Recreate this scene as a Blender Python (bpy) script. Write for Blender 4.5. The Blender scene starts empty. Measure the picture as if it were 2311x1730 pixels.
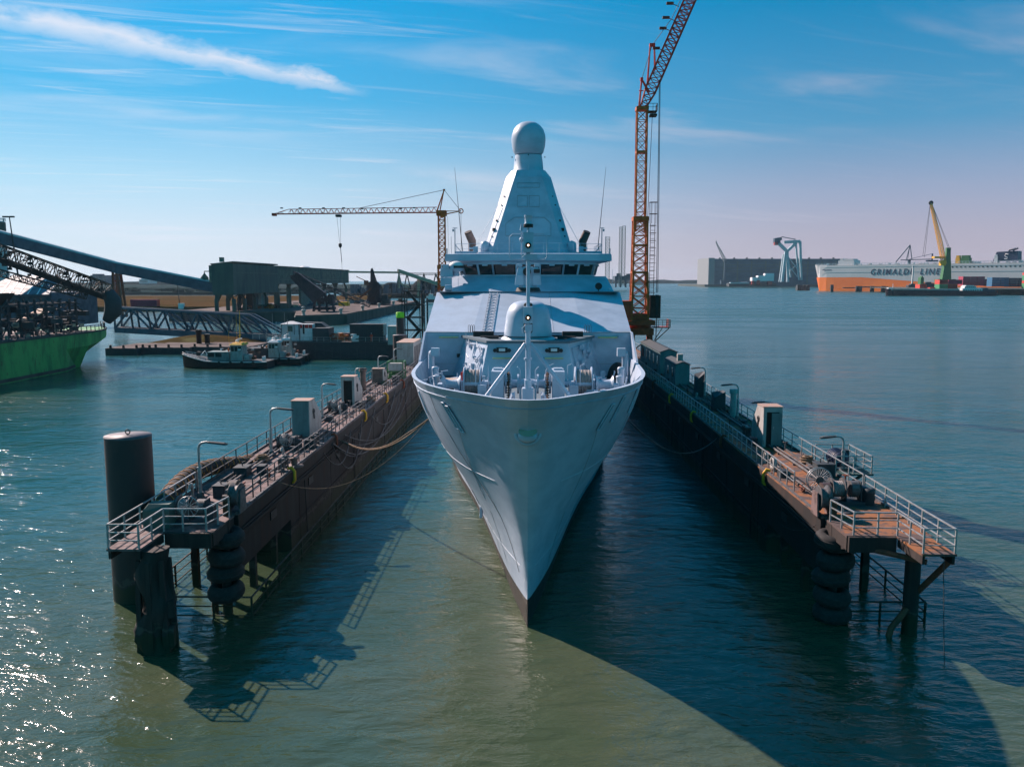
import bpy, math, random
from mathutils import Vector, Matrix, noise
random.seed(7)
C = bpy.context.scene.collection
SC = bpy.context.scene
V = Vector
# ------------------------------------------------------------ camera
CAMZ = 16.8; FPX = 1868.0
PIT = math.atan((865-633)/FPX); YAW = math.atan((1192-1155.5)/FPX*math.cos(PIT))
cd = bpy.data.cameras.new('camera'); cam = bpy.data.objects.new('camera', cd); C.objects.link(cam)
cam.location = (0, 0, CAMZ); cam.rotation_euler = (math.pi/2-PIT, 0, YAW)
cd.sensor_width = 36; cd.lens = FPX/2311*36; cd.clip_start = .5; cd.clip_end = 30000
SC.camera = cam
SC.render.resolution_x = 1024; SC.render.resolution_y = 766
SC.view_settings.view_transform = 'Standard'; SC.view_settings.look = 'None'
SC.view_settings.exposure = .8; SC.view_settings.gamma = 1

def ray(px, py):
    u = (px-1155.5)/FPX; v = -(py-865)/FPX
    f = V((-math.sin(YAW)*math.cos(PIT), math.cos(YAW)*math.cos(PIT), -math.sin(PIT)))
    r = V((math.cos(YAW), math.sin(YAW), 0)); up = r.cross(f)
    return f+u*r+v*up
def at(px, py, z=None, Y=None):
    """the world point where a sight line of the photo meets a level or a distance"""
    d = ray(px, py)
    t = (z-CAMZ)/d.z if z is not None else Y/d.y
    return V((0, 0, CAMZ))+d*t

# ------------------------------------------------------------ sky
SUNDIR = V((1.09, -.93, -1.0)).normalized()      # the way the light travels
W = bpy.data.worlds.new('World'); SC.world = W; W.use_nodes = True
def nd(nt, t, **k):
    n = nt.nodes.new(t)
    for a, b in k.items(): setattr(n, a, b)
    return n
def L(nt, a, b): nt.links.new(a, b)
def mth(nt, op, a, b=None, c=None, clamp=False):
    n = nd(nt, 'ShaderNodeMath', operation=op); n.use_clamp = clamp
    for i, x in enumerate((a, b, c)):
        if x is None: continue
        if isinstance(x, (int, float)): n.inputs[i].default_value = x
        else: L(nt, x, n.inputs[i])
    return n.outputs[0]
def mixc(nt, f, a, b, bt='MIX'):
    n = nd(nt, 'ShaderNodeMix', data_type='RGBA', blend_type=bt)
    for s, x in ((n.inputs[0], f), (n.inputs[6], a), (n.inputs[7], b)):
        if isinstance(x, (int, float)): s.default_value = x
        elif isinstance(x, tuple): s.default_value = (*x, 1)
        else: L(nt, x, s)
    return n.outputs[2]
def ramp(nt, f, stops, mode='LINEAR'):
    n = nd(nt, 'ShaderNodeValToRGB'); cr = n.color_ramp; cr.interpolation = mode
    while len(cr.elements) < len(stops): cr.elements.new(.5)
    for e, (p, c) in zip(cr.elements, stops):
        e.position = p; e.color = (*c, 1) if isinstance(c, tuple) else (c, c, c, 1)
    L(nt, f, n.inputs[0]); return n.outputs[0]
def mrange(nt, x, a, b, c=0., d=1., smooth=True):
    n = nd(nt, 'ShaderNodeMapRange', interpolation_type='SMOOTHSTEP' if smooth else 'LINEAR')
    L(nt, x, n.inputs[0])
    for i, q in enumerate((a, b, c, d)): n.inputs[i+1].default_value = q
    return n.outputs[0]
nt = W.node_tree; nt.nodes.clear()
bg = nd(nt, 'ShaderNodeBackground'); wo = nd(nt, 'ShaderNodeOutputWorld'); L(nt, bg.outputs[0], wo.inputs[0])
tc = nd(nt, 'ShaderNodeTexCoord'); D = tc.outputs['Generated']
sp = nd(nt, 'ShaderNodeSeparateXYZ'); L(nt, D, sp.inputs[0]); dx, dy, dz = sp.outputs
el = mth(nt, 'MAXIMUM', dz, 0.)
elr = mth(nt, 'MINIMUM', el, 1.)
left = ramp(nt, elr, [(0, (.86, .83, .92)), (.05, (.76, .81, .93)), (.11, (.50, .74, .92)), (.2, (.10, .50, .86)), (.32, (.004, .40, .84)), (.6, (.0, .34, .80)), (1, (.0, .17, .38))])
rite = ramp(nt, elr, [(0, (.57, .44, .53)), (.05, (.50, .43, .54)), (.1, (.36, .40, .56)), (.17, (.10, .33, .56)), (.3, (.0, .235, .50)), (.6, (.0, .22, .56)), (1, (.0, .14, .36))])
back = ramp(nt, elr, [(0, (.0, .44, .58)), (.2, (.0, .42, .57)), (.5, (.0, .28, .44)), (1, (.0, .14, .30))])
# towards the sun (left) bright, away from it dimmer and pinker
c1 = mixc(nt, mrange(nt, dx, -.42, .40), left, rite)
c2 = mixc(nt, mrange(nt, dy, .78, .25), c1, back)
sky = nd(nt, 'ShaderNodeTexSky', sky_type='NISHITA'); sky.sun_disc = False
sd = -SUNDIR
sky.sun_elevation = math.asin(sd.z); sky.sun_rotation = math.atan2(sd.x, sd.y)
skt = mixc(nt, 1., sky.outputs[0], (.0012, .07, .11), 'MULTIPLY')
c3 = mixc(nt, .12, c2, skt)
# streaky high cloud: noise on a flat cloud layer
inv = mth(nt, 'DIVIDE', 1., mth(nt, 'ADD', el, .07))
cx_ = mth(nt, 'MULTIPLY', dx, inv); cy_ = mth(nt, 'MULTIPLY', dy, inv)
cb = nd(nt, 'ShaderNodeCombineXYZ')
L(nt, mth(nt, 'MULTIPLY', mth(nt, 'ADD', mth(nt, 'MULTIPLY', cx_, .95), mth(nt, 'MULTIPLY', cy_, .12)), .55), cb.inputs[0])
L(nt, mth(nt, 'MULTIPLY', mth(nt, 'ADD', mth(nt, 'MULTIPLY', cy_, .9), mth(nt, 'MULTIPLY', cx_, -.30)), 1.5), cb.inputs[1])
nz = nd(nt, 'ShaderNodeTexNoise'); nz.inputs['Scale'].default_value = 1.1; nz.inputs['Detail'].default_value = 7; nz.inputs['Roughness'].default_value = .55; nz.inputs['Distortion'].default_value = .5
L(nt, cb.outputs[0], nz.inputs['Vector'])
nz2 = nd(nt, 'ShaderNodeTexNoise'); nz2.inputs['Scale'].default_value = .33; nz2.inputs['Detail'].default_value = 3
L(nt, cb.outputs[0], nz2.inputs['Vector'])
cl = mth(nt, 'MULTIPLY', mrange(nt, nz.outputs[0], .47, .73), mrange(nt, nz2.outputs[0], .42, .60))
cl = mth(nt, 'MULTIPLY', cl, mrange(nt, dz, .0, .05))
cl = mth(nt, 'MULTIPLY', cl, mrange(nt, dz, .55, .2))
# finer fibres, mostly towards the sun
nf = nd(nt, 'ShaderNodeTexNoise'); nf.inputs['Scale'].default_value = 3.4; nf.inputs['Detail'].default_value = 9; nf.inputs['Roughness'].default_value = .62; nf.inputs['Distortion'].default_value = .9
mf = nd(nt, 'ShaderNodeMapping'); mf.inputs['Scale'].default_value = (.5, 1.5, 1); mf.inputs['Rotation'].default_value = (0, 0, .16); L(nt, cb.outputs[0], mf.inputs[0]); L(nt, mf.outputs[0], nf.inputs['Vector'])
fib = mth(nt, 'MULTIPLY', mth(nt, 'MULTIPLY', mrange(nt, nf.outputs[0], .52, .74), mrange(nt, dx, .2, -.35, .15, .8)), mrange(nt, dz, .02, .09))
fib = mth(nt, 'MULTIPLY', fib, mrange(nt, dz, .5, .25))
cl = mth(nt, 'MAXIMUM', mth(nt, 'MULTIPLY', cl, .7), mth(nt, 'MULTIPLY', fib, .55))
# a contrail: a long band across the sky
a_ = ray(-60, 20).normalized(); b_ = ray(850, 208).normalized()
n_ = a_.cross(b_).normalized(); t_ = (b_-a_).normalized(); s0 = a_.dot(t_); s1 = b_.dot(t_)
def dotn(v):
    n = nd(nt, 'ShaderNodeVectorMath', operation='DOT_PRODUCT'); L(nt, D, n.inputs[0]); n.inputs[1].default_value = v
    return n.outputs['Value']
dd = dotn(n_); tt = mrange(nt, dotn(t_), s0, s1, 0, 1, False)
nz3 = nd(nt, 'ShaderNodeTexNoise'); nz3.inputs['Scale'].default_value = 14; nz3.inputs['Detail'].default_value = 8; nz3.inputs['Roughness'].default_value = .62
mp = nd(nt, 'ShaderNodeMapping'); L(nt, D, mp.inputs[0]); mp.inputs['Scale'].default_value = (1, 1, 2.2); mp.inputs['Rotation'].default_value = (0, .35, 0)
L(nt, mp.outputs[0], nz3.inputs['Vector'])
wob = mth(nt, 'MULTIPLY', mth(nt, 'SUBTRACT', nz3.outputs[0], .5), .034)
wid = ramp(nt, tt, [(0, .012), (.35, .0165), (.7, .012), (1, .005)])
dist = mth(nt, 'ABSOLUTE', mth(nt, 'ADD', dd, wob))
band = mth(nt, 'SUBTRACT', 1., mth(nt, 'DIVIDE', dist, mth(nt, 'MULTIPLY', wid, 1.1)), clamp=True)
band = mth(nt, 'MULTIPLY', mth(nt, 'POWER', band, .8), mrange(nt, dy, .2, .4))
band = mth(nt, 'MULTIPLY', band, mrange(nt, tt, 1.0, .86))
band = mth(nt, 'MULTIPLY', band, mrange(nt, nz3.outputs[0], .25, .6, .3, .88))
allc = mth(nt, 'MAXIMUM', cl, band, clamp=True)
ccol = mixc(nt, mrange(nt, dx, -.42, .45), (.80, .84, .95), (.50, .50, .62))
c4 = mixc(nt, allc, c3, ccol)
L(nt, c4, bg.inputs[0]); bg.inputs[1].default_value = .575
# ------------------------------------------------------------ sun
sl = bpy.data.lights.new('sun', 'SUN'); sl.energy = 5.0; sl.angle = math.radians(.5); sl.color = (1, .79, .70)
so = bpy.data.objects.new('sun', sl); C.objects.link(so); so.rotation_euler = SUNDIR.to_track_quat('-Z', 'Y').to_euler()
so.location = (-60, 80, 90)

# ------------------------------------------------------------ materials
MATS = {}
def mat(name, c, c2=None, sc=1.5, rough=.6, metal=0., bump=0., st=(1, 1, 1), lo=.42, hi=.62, c3=None, emit=None, spec=.5, detail=6, tide=False):
    if name in MATS: return MATS[name]
    m = bpy.data.materials.new(name); m.use_nodes = True; t = m.node_tree
    p = t.nodes['Principled BSDF']; p.inputs['Roughness'].default_value = rough; p.inputs['Metallic'].default_value = metal
    p.inputs['Specular IOR Level'].default_value = spec
    p.inputs['Base Color'].default_value = (*c, 1)
    g = nd(t, 'ShaderNodeTexCoord'); mp = nd(t, 'ShaderNodeMapping'); mp.inputs['Scale'].default_value = st
    L(t, g.outputs['Object'], mp.inputs[0])
    n = nd(t, 'ShaderNodeTexNoise'); n.inputs['Scale'].default_value = sc; n.inputs['Detail'].default_value = detail; n.inputs['Roughness'].default_value = .6
    L(t, mp.outputs[0], n.inputs['Vector'])
    if c2 is None: c2 = tuple(x*.8 for x in c)
    col = mixc(t, mrange(t, n.outputs[0], lo, hi), c, c2)
    if c3:
        n2 = nd(t, 'ShaderNodeTexNoise'); n2.inputs['Scale'].default_value = sc*3.3; n2.inputs['Detail'].default_value = 8; n2.inputs['Roughness'].default_value = .7
        L(t, mp.outputs[0], n2.inputs['Vector']); col = mixc(t, mrange(t, n2.outputs[0], .56, .66), col, c3)
    if tide:        # weed and slime up to the high-water line, with a ragged top
        sz = nd(t, 'ShaderNodeSeparateXYZ'); L(t, g.outputs['Object'], sz.inputs[0])
        nw = nd(t, 'ShaderNodeTexNoise'); nw.inputs['Scale'].default_value = 2.2; nw.inputs['Detail'].default_value = 6; L(t, g.outputs['Object'], nw.inputs['Vector'])
        lv = mth(t, 'ADD', sz.outputs[2], mth(t, 'MULTIPLY', nw.outputs[0], -1.3))
        col = mixc(t, mrange(t, lv, .35, .15), col, (.022, .026, .012))
        col = mixc(t, mrange(t, mth(t, 'ABSOLUTE', mth(t, 'SUBTRACT', lv, .5)), .16, .04, 0, .55), col, (.085, .078, .065))
    L(t, col, p.inputs['Base Color'])
    rr = mrange(t, n.outputs[0], .3, .7, max(0, rough-.08), min(1, rough+.1)); L(t, rr, p.inputs['Roughness'])
    if bump:
        b = nd(t, 'ShaderNodeBump'); b.inputs['Strength'].default_value = bump; b.inputs['Distance'].default_value = .05
        L(t, n.outputs[0], b.inputs['Height']); L(t, b.outputs[0], p.inputs['Normal'])
    if emit:
        p.inputs['Emission Color'].default_value = (*emit[0], 1); p.inputs['Emission Strength'].default_value = emit[1]
    MATS[name] = m; return m
mat('ship_paint', (.43, .51, .63), (.33, .41, .52), sc=.55, rough=.42, bump=.22, st=(1, 1, 1.6), lo=.35, hi=.68, detail=5)
mat('ship_deck', (.09, .14, .18), (.12, .16, .19), sc=2, rough=.8, c3=(.09, .10, .11))
mat('hull_black', (.016, .015, .014), (.035, .03, .024), sc=2, rough=.6)
mat('ship_seam', (.30, .34, .40), rough=.5)
mat('ship_seam_light', (.66, .70, .78), rough=.5)
mat('glass', (.012, .018, .022), (.02, .03, .035), rough=.08)
mat('dark', (.012, .012, .014), (.02, .02, .022), rough=.6)
mat('rubber', (.014, .014, .016), (.035, .033, .034), sc=5, rough=.85, bump=.3)
mat('rust_wall', (.008, .0065, .0075), (.036, .018, .013), sc=.8, rough=.8, bump=.5, st=(1, 1, .18), lo=.46, hi=.70, c3=(.012, .009, .010), tide=True)
mat('rust_deck', (.17, .115, .115), (.07, .05, .05), sc=.9, rough=.85, bump=.4, lo=.45, hi=.58, c3=(.06, .035, .028))
mat('orange_deck', (.25, .095, .035), (.085, .06, .058), sc=.8, rough=.85, bump=.4, lo=.44, hi=.56, c3=(.05, .026, .018))
mat('rust_red', (.24, .06, .03), (.12, .04, .025), sc=2, rough=.8, bump=.2)
mat('galv', (.38, .40, .42), (.24, .25, .26), sc=4, rough=.45, metal=.4)
mat('rail_dark', (.10, .10, .11), (.06, .055, .055), sc=4, rough=.6)
mat('hut_grey', (.36, .36, .36), (.28, .27, .26), sc=1.3, rough=.7, st=(1, 1, .4), c3=(.22, .15, .12))
mat('hut_teal', (.13, .20, .21), (.10, .15, .16), sc=1.3, rough=.7, st=(1, 1, .4))
mat('hut_roof', (.38, .22, .17), (.30, .26, .24), sc=2, rough=.8)
mat('pile_steel', (.026, .020, .024), (.055, .030, .030), sc=.8, rough=.55, st=(1, 1, .3), c3=(.028, .022, .024), tide=True)
mat('pile_top', (.10, .09, .11), (.07, .065, .08), sc=3, rough=.6)
mat('timber_black', (.018, .014, .014), (.04, .030, .028), sc=3, rough=.85, bump=.6, st=(1, 1, .12), tide=True)
mat('crane_orange', (.50, .105, .004), (.36, .065, .004), sc=2, rough=.6)
mat('crane_red', (.50, .045, .018), (.38, .035, .015), sc=2, rough=.6)
mat('crane_base', (.55, .06, .008), (.40, .04, .006), sc=2, rough=.6)  # redder copy of crane orange; shade on the base parts offset in the colour
mat('crane_dark', (.07, .03, .02), rough=.7)
mat('cable', (.05, .05, .055), rough=.6)
mat('rope', (.26, .17, .11), (.14, .10, .07), sc=8, rough=.9)
mat('chain', (.09, .045, .03), (.16, .08, .05), sc=8, rough=.8)
mat('rope_grey', (.30, .28, .28), (.16, .15, .15), sc=14, rough=.9, st=(6, 1, 1))
mat('orange_hose', (.55, .20, .04), (.35, .12, .04), sc=5, rough=.8)
mat('yellow', (.80, .40, .02), (.62, .30, .02), sc=4, rough=.6)
mat('red', (.50, .03, .025), rough=.6)
mat('white', (.70, .70, .72), (.6, .6, .62), rough=.5)
mat('green_paint', (.03, .16, .05), (.02, .10, .04), sc=3, rough=.6)
mat('lime', (.30, .75, .02), rough=.6)
mat('green_hull', (.03, .34, .085), (.02, .20, .06), sc=.5, rough=.65, st=(1, 1, .3), c3=(.030, .09, .035))
mat('steel_blue', (.035, .075, .12), (.022, .05, .085), sc=.4, rough=.6)
mat('steel_dark', (.022, .032, .042), (.035, .045, .055), sc=1.2, rough=.7)
mat('pier_green', (.045, .095, .085), (.03, .07, .07), sc=.25, rough=.75, st=(1, 1, .3))
mat('pier_stripe', (.12, .17, .14), (.06, .10, .09), sc=.5, rough=.7)
mat('concrete', (.13, .105, .10), (.09, .07, .068), sc=.12, rough=.9, spec=.1, c3=(.16, .13, .12))
mat('quay_wall', (.055, .070, .065), (.035, .045, .045), sc=.2, rough=.9, st=(1, 1, .2))
mat('field', (.085, .050, .026), (.055, .042, .02), sc=.03, rough=1, spec=0, c3=(.10, .09, .045))
mat('field_green', (.018, .035, .038), (.028, .042, .040), sc=.02, rough=1, spec=0)
mat('tree_far', (.012, .024, .022), (.009, .018, .016), sc=.08, rough=1, bump=.5, spec=0)
mat('coal', (.015, .020, .022), (.028, .03, .032), sc=.05, rough=1, spec=0)
mat('purple_dark', (.05, .022, .035), (.035, .02, .03), sc=.5, rough=.7)
mat('hall', (.03, .085, .13), (.02, .065, .10), sc=.03, rough=.8, st=(1, 1, 3))
mat('hall_end', (.22, .24, .26), rough=.8)
mat('pale_steel', (.36, .47, .52), (.28, .38, .43), sc=.3, rough=.6)
mat('carrier_white', (.52, .52, .54), (.46, .48, .50), sc=.02, rough=.6)
mat('carrier_orange', (.95, .20, .015), (.85, .16, .015), sc=.02, rough=.6)
mat('navy', (.015, .035, .09), rough=.5)
mat('box_crimson', (.34, .025, .07), rough=.7); mat('box_red', (.55, .05, .035), rough=.7)
mat('box_blue', (.02, .13, .26), rough=.7); mat('box_green', (.05, .26, .12), rough=.7); mat('box_navy', (.02, .06, .12), rough=.7)
mat('tan', (.45, .33, .25), rough=.8)
mat('lamp_lit', (.9, .8, .7), emit=((1, .66, .45), 2.5), rough=.4)
mat('tube_light', (.62, .56, .30), rough=.4)
mat('skin', (.45, .28, .2), rough=.6); mat('hivis', (.65, .06, .03), rough=.7)
mat('pipe_rust', (.16, .10, .085), (.10, .07, .065), sc=2, rough=.7)
mat('soot', (.03, .025, .025), rough=.7)
mat('moss', (.03, .028, .016), (.045, .04, .02), sc=2, rough=.9)

# ------------------------------------------------------------ mesh helpers
class MB:
    def __init__(s): s.v = []; s.f = []; s.m = []; s.ms = []; s.cur = 0; s.sm = []
    def mat(s, name):
        if name not in s.ms: s.ms.append(name)
        s.cur = s.ms.index(name); return s
    def add(s, vs, fs, smooth=False):
        if not s.ms: s.ms.append(None)
        o = len(s.v); s.v += [tuple(x) for x in vs]
        for f in fs: s.f.append([i+o for i in f]); s.m.append(s.cur); s.sm.append(smooth)
        return s
    def box(s, c, d, rz=0, M=None):
        hx, hy, hz = d[0]/2, d[1]/2, d[2]/2
        pts = [V((x*hx, y*hy, z*hz)) for z in (-1, 1) for x, y in ((-1, -1), (1, -1), (1, 1), (-1, 1))]
        R = M or Matrix.Rotation(rz, 3, 'Z')
        return s.add([V(c)+R@p for p in pts], [(3, 2, 1, 0), (4, 5, 6, 7), (0, 1, 5, 4), (1, 2, 6, 5), (2, 3, 7, 6), (3, 0, 4, 7)])
    def bx(s, x0, x1, y0, y1, z0, z1): return s.box(((x0+x1)/2, (y0+y1)/2, (z0+z1)/2), (abs(x1-x0), abs(y1-y0), abs(z1-z0)))
    def beam(s, a, b, w, h=None):
        a, b = V(a), V(b); d = b-a; l = d.length
        if l < 1e-5: return s
        h = h or w; z = d.normalized(); u = V((0, 0, 1)) if abs(z.z) < .95 else V((0, 1, 0))
        x = z.cross(u).normalized(); y = x.cross(z).normalized()
        pts = [p+x*i*w/2+y*j*h/2 for p in (a, b) for i, j in ((-1, -1), (1, -1), (1, 1), (-1, 1))]
        return s.add(pts, [(3, 2, 1, 0), (4, 5, 6, 7), (0, 1, 5, 4), (1, 2, 6, 5), (2, 3, 7, 6), (3, 0, 4, 7)])
    def tube(s, pts, r, n=6, cap=True):
        pts = [V(p) for p in pts]; k = len(pts); rs = r if isinstance(r, (list, tuple)) else [r]*k
        vs = []; px = None
        for i, p in enumerate(pts):
            d = (pts[min(i+1, k-1)]-pts[max(i-1, 0)]).normalized()
            if px is None:
                u = V((0, 0, 1)) if abs(d.z) < .9 else V((1, 0, 0)); x = d.cross(u).normalized()
            else: x = (px-d*px.dot(d)).normalized()
            px = x; y = d.cross(x)
            vs += [p+(x*math.cos(2*math.pi*j/n)+y*math.sin(2*math.pi*j/n))*rs[i] for j in range(n)]
        fs = [(i*n+j, i*n+(j+1) % n, (i+1)*n+(j+1) % n, (i+1)*n+j) for i in range(k-1) for j in range(n)]
        s.add(vs, fs, True)
        if cap: s.add(vs[:n], [tuple(range(n-1, -1, -1))]); s.add(vs[-n:], [tuple(range(n))])
        return s
    def cyl(s, a, b, r, n=16): return s.tube([a, b], r, n)
    def lathe(s, prof, c=(0, 0, 0), n=20, axis='z', caps=True):
        c = V(c); vs = []
        for r, h in prof:
            for j in range(n):
                a = 2*math.pi*j/n; q = (r*math.cos(a), r*math.sin(a))
                vs.append(c+(V((q[0], q[1], h)) if axis == 'z' else V((h, q[0], q[1])) if axis == 'x' else V((q[1], h, q[0]))))
        k = len(prof)
        s.add(vs, [(i*n+j, i*n+(j+1) % n, (i+1)*n+(j+1) % n, (i+1)*n+j) for i in range(k-1) for j in range(n)], True)
        if caps: s.add(vs[:n], [tuple(range(n-1, -1, -1))]); s.add(vs[-n:], [tuple(range(n))])
        return s
    def torus(s, c, R, r, axis='z', n=20, m=8, sz=1.):
        vs = []; c = V(c)
        for i in range(n):
            a = 2*math.pi*i/n
            for j in range(m):
                b = 2*math.pi*j/m; q = R+r*math.cos(b); h = r*math.sin(b)*sz
                p = (q*math.cos(a), q*math.sin(a))
                vs.append(c+(V((p[0], p[1], h)) if axis == 'z' else V((h, p[0], p[1])) if axis == 'x' else V((p[1], h, p[0]))))
        return s.add(vs, [(i*m+j, ((i+1) % n)*m+j, ((i+1) % n)*m+(j+1) % m, i*m+(j+1) % m) for i in range(n) for j in range(m)], True)
    def ell(s, c, r, n=16, m=10, zmin=-1.):
        prof = []
        a0 = math.asin(zmin)
        for i in range(m+1):
            a = a0+(math.pi/2-a0)*i/m; prof.append((max(.001, math.cos(a)), math.sin(a)))
        c = V(c); vs = [c+V((q*math.cos(2*math.pi*j/n)*r[0], q*math.sin(2*math.pi*j/n)*r[1], h*r[2])) for q, h in prof for j in range(n)]
        return s.add(vs, [(i*n+j, i*n+(j+1) % n, (i+1)*n+(j+1) % n, (i+1)*n+j) for i in range(m) for j in range(n)], True)
    def prism(s, poly, z0, z1):
        n = len(poly); a = [(x, y, z0) for x, y in poly]; b = [(x, y, z1) for x, y in poly]
        return s.add(a+b, [tuple(range(n-1, -1, -1)), tuple(range(n, 2*n))]+[(i, (i+1) % n, n+(i+1) % n, n+i) for i in range(n)])
    def loft(s, rings, closed=True, caps=True, smooth=False):
        n = len(rings[0]); vs = [p for r in rings for p in r]
        m = n if closed else n-1
        s.add(vs, [(i*n+j, i*n+(j+1) % n, (i+1)*n+(j+1) % n, (i+1)*n+j) for i in range(len(rings)-1) for j in range(m)], smooth)
        if caps: s.add(rings[0], [tuple(range(n-1, -1, -1))]); s.add(rings[-1], [tuple(range(n))])
        return s
    def quad(s, *p): return s.add(p, [tuple(range(len(p)))])
    def slab(s, pts, t):
        """flat polygon given thickness t along its normal"""
        p = [V(q) for q in pts]; nn = (p[1]-p[0]).cross(p[2]-p[0]).normalized()*t; n = len(p)
        return s.add(p+[q-nn for q in p], [tuple(range(n)), tuple(range(2*n-1, n-1, -1))]+[(i, n+i, n+(i+1) % n, (i+1) % n) for i in range(n)])
    def lattice(s, a, b, w0, w1, n, ch=.1, br=.05, up=None, zig=False):
        """square lattice girder from a to b"""
        a, b = V(a), V(b); z = (b-a).normalized(); u = V(up) if up else (V((0, 1, 0)) if abs(z.z) > .5 else V((0, 0, 1)))
        x = z.cross(u).normalized(); y = x.cross(z).normalized(); cs = ((-1, -1), (1, -1), (1, 1), (-1, 1))
        def P(t, k): w = (w0+(w1-w0)*t)/2; return a.lerp(b, t)+x*cs[k][0]*w+y*cs[k][1]*w
        for k in range(4): s.beam(P(0, k), P(1, k), ch)
        for i in range(n):
            t0, t1 = i/n, (i+1)/n
            for k in range(4):
                k2 = (k+1) % 4
                s.beam(P(t1, k), P(t1, k2), br)
                if zig: s.beam(P(t0, k if i % 2 else k2), P(t1, k2 if i % 2 else k), br)
                else: s.beam(P(t0, k), P(t1, k2), br); s.beam(P(t0, k2), P(t1, k), br)
        return s
    def rail(s, pts, h=1.1, sp=1.6, nr=3, r=.025, pr=.03, closed=False):
        pts = [V(p) for p in pts]
        if closed: pts = pts+[pts[0]]
        for k in range(nr):
            q = [p+V((0, 0, h*(k+1)/nr)) for p in pts]
            for i in range(len(q)-1): s.beam(q[i], q[i+1], r*2 if k == nr-1 else r*1.5)
        for i in range(len(pts)-1):
            d = pts[i+1]-pts[i]; n = max(1, round(d.length/sp))
            for j in range(n+(1 if i == len(pts)-2 else 0)):
                p = pts[i]+d*(j/n); s.beam(p, p+V((0, 0, h)), pr*2)
        return s
    def build(s, name, m=None, parent=None, bevel=0, local=False):
        me = bpy.data.meshes.new(name)
        off = V((0, 0, 0))
        if parent and not local:
            r = parent
            while r: off += V(r.location); r = r.parent
        me.from_pydata([V(v)-off for v in s.v], [], s.f); me.update()
        names = s.ms if s.ms and s.ms != [None] else [m]
        for nm in names: me.materials.append(MATS[nm or m])
        me.polygons.foreach_set('material_index', s.m); me.polygons.foreach_set('use_smooth', s.sm); me.update()
        o = bpy.data.objects.new(name, me); C.objects.link(o)
        if parent: o.parent = parent
        if bevel:
            b = o.modifiers.new('b', 'BEVEL'); b.width = bevel; b.segments = 2; b.limit_method = 'ANGLE'; b.angle_limit = math.radians(40); b.use_clamp_overlap = True
        return o
def tag(o, label=None, cat=None, group=None, kind=None):
    for k, x in (('label', label), ('category', cat), ('group', group), ('kind', kind)):
        if x: o[k] = x
    return o
def thing(name, label, cat, loc=(0, 0, 0), group=None):
    o = bpy.data.objects.new(name, None); C.objects.link(o); o.location = loc; o.empty_display_size = .3
    return tag(o, label, cat, group)
def dup(o, loc=None, rz=None, label=None, parent=None):
    c = o.copy(); C.objects.link(c)
    if parent: c.parent = parent
    for k in o.children: dup(k, parent=c)
    if loc is not None: c.location = loc
    if rz is not None: c.rotation_euler = (0, 0, rz)
    if label: c['label'] = label
    return c
def interp(x, pts):
    if x <= pts[0][0]: return pts[0][1]
    for (a, b), (c, d) in zip(pts, pts[1:]):
        if x <= c: return b+(d-b)*(x-a)/(c-a)
    return pts[-1][1]
def smooth_interp(x, pts):
    """monotone cubic through points"""
    n = len(pts)
    if x <= pts[0][0]: return pts[0][1]
    if x >= pts[-1][0]: return pts[-1][1]
    def sl(i): return (pts[i+1][1]-pts[i][1])/(pts[i+1][0]-pts[i][0])
    for i in range(n-1):
        if x <= pts[i+1][0]:
            d = sl(i)
            m0 = d if i == 0 else (0 if sl(i-1)*d <= 0 else 2*sl(i-1)*d/(sl(i-1)+d))
            m1 = d if i == n-2 else (0 if sl(i+1)*d <= 0 else 2*sl(i+1)*d/(sl(i+1)+d))
            h = pts[i+1][0]-pts[i][0]; t = (x-pts[i][0])/h
            return (2*t**3-3*t*t+1)*pts[i][1]+(t**3-2*t*t+t)*h*m0+(-2*t**3+3*t*t)*pts[i+1][1]+(t**3-t*t)*h*m1

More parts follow.
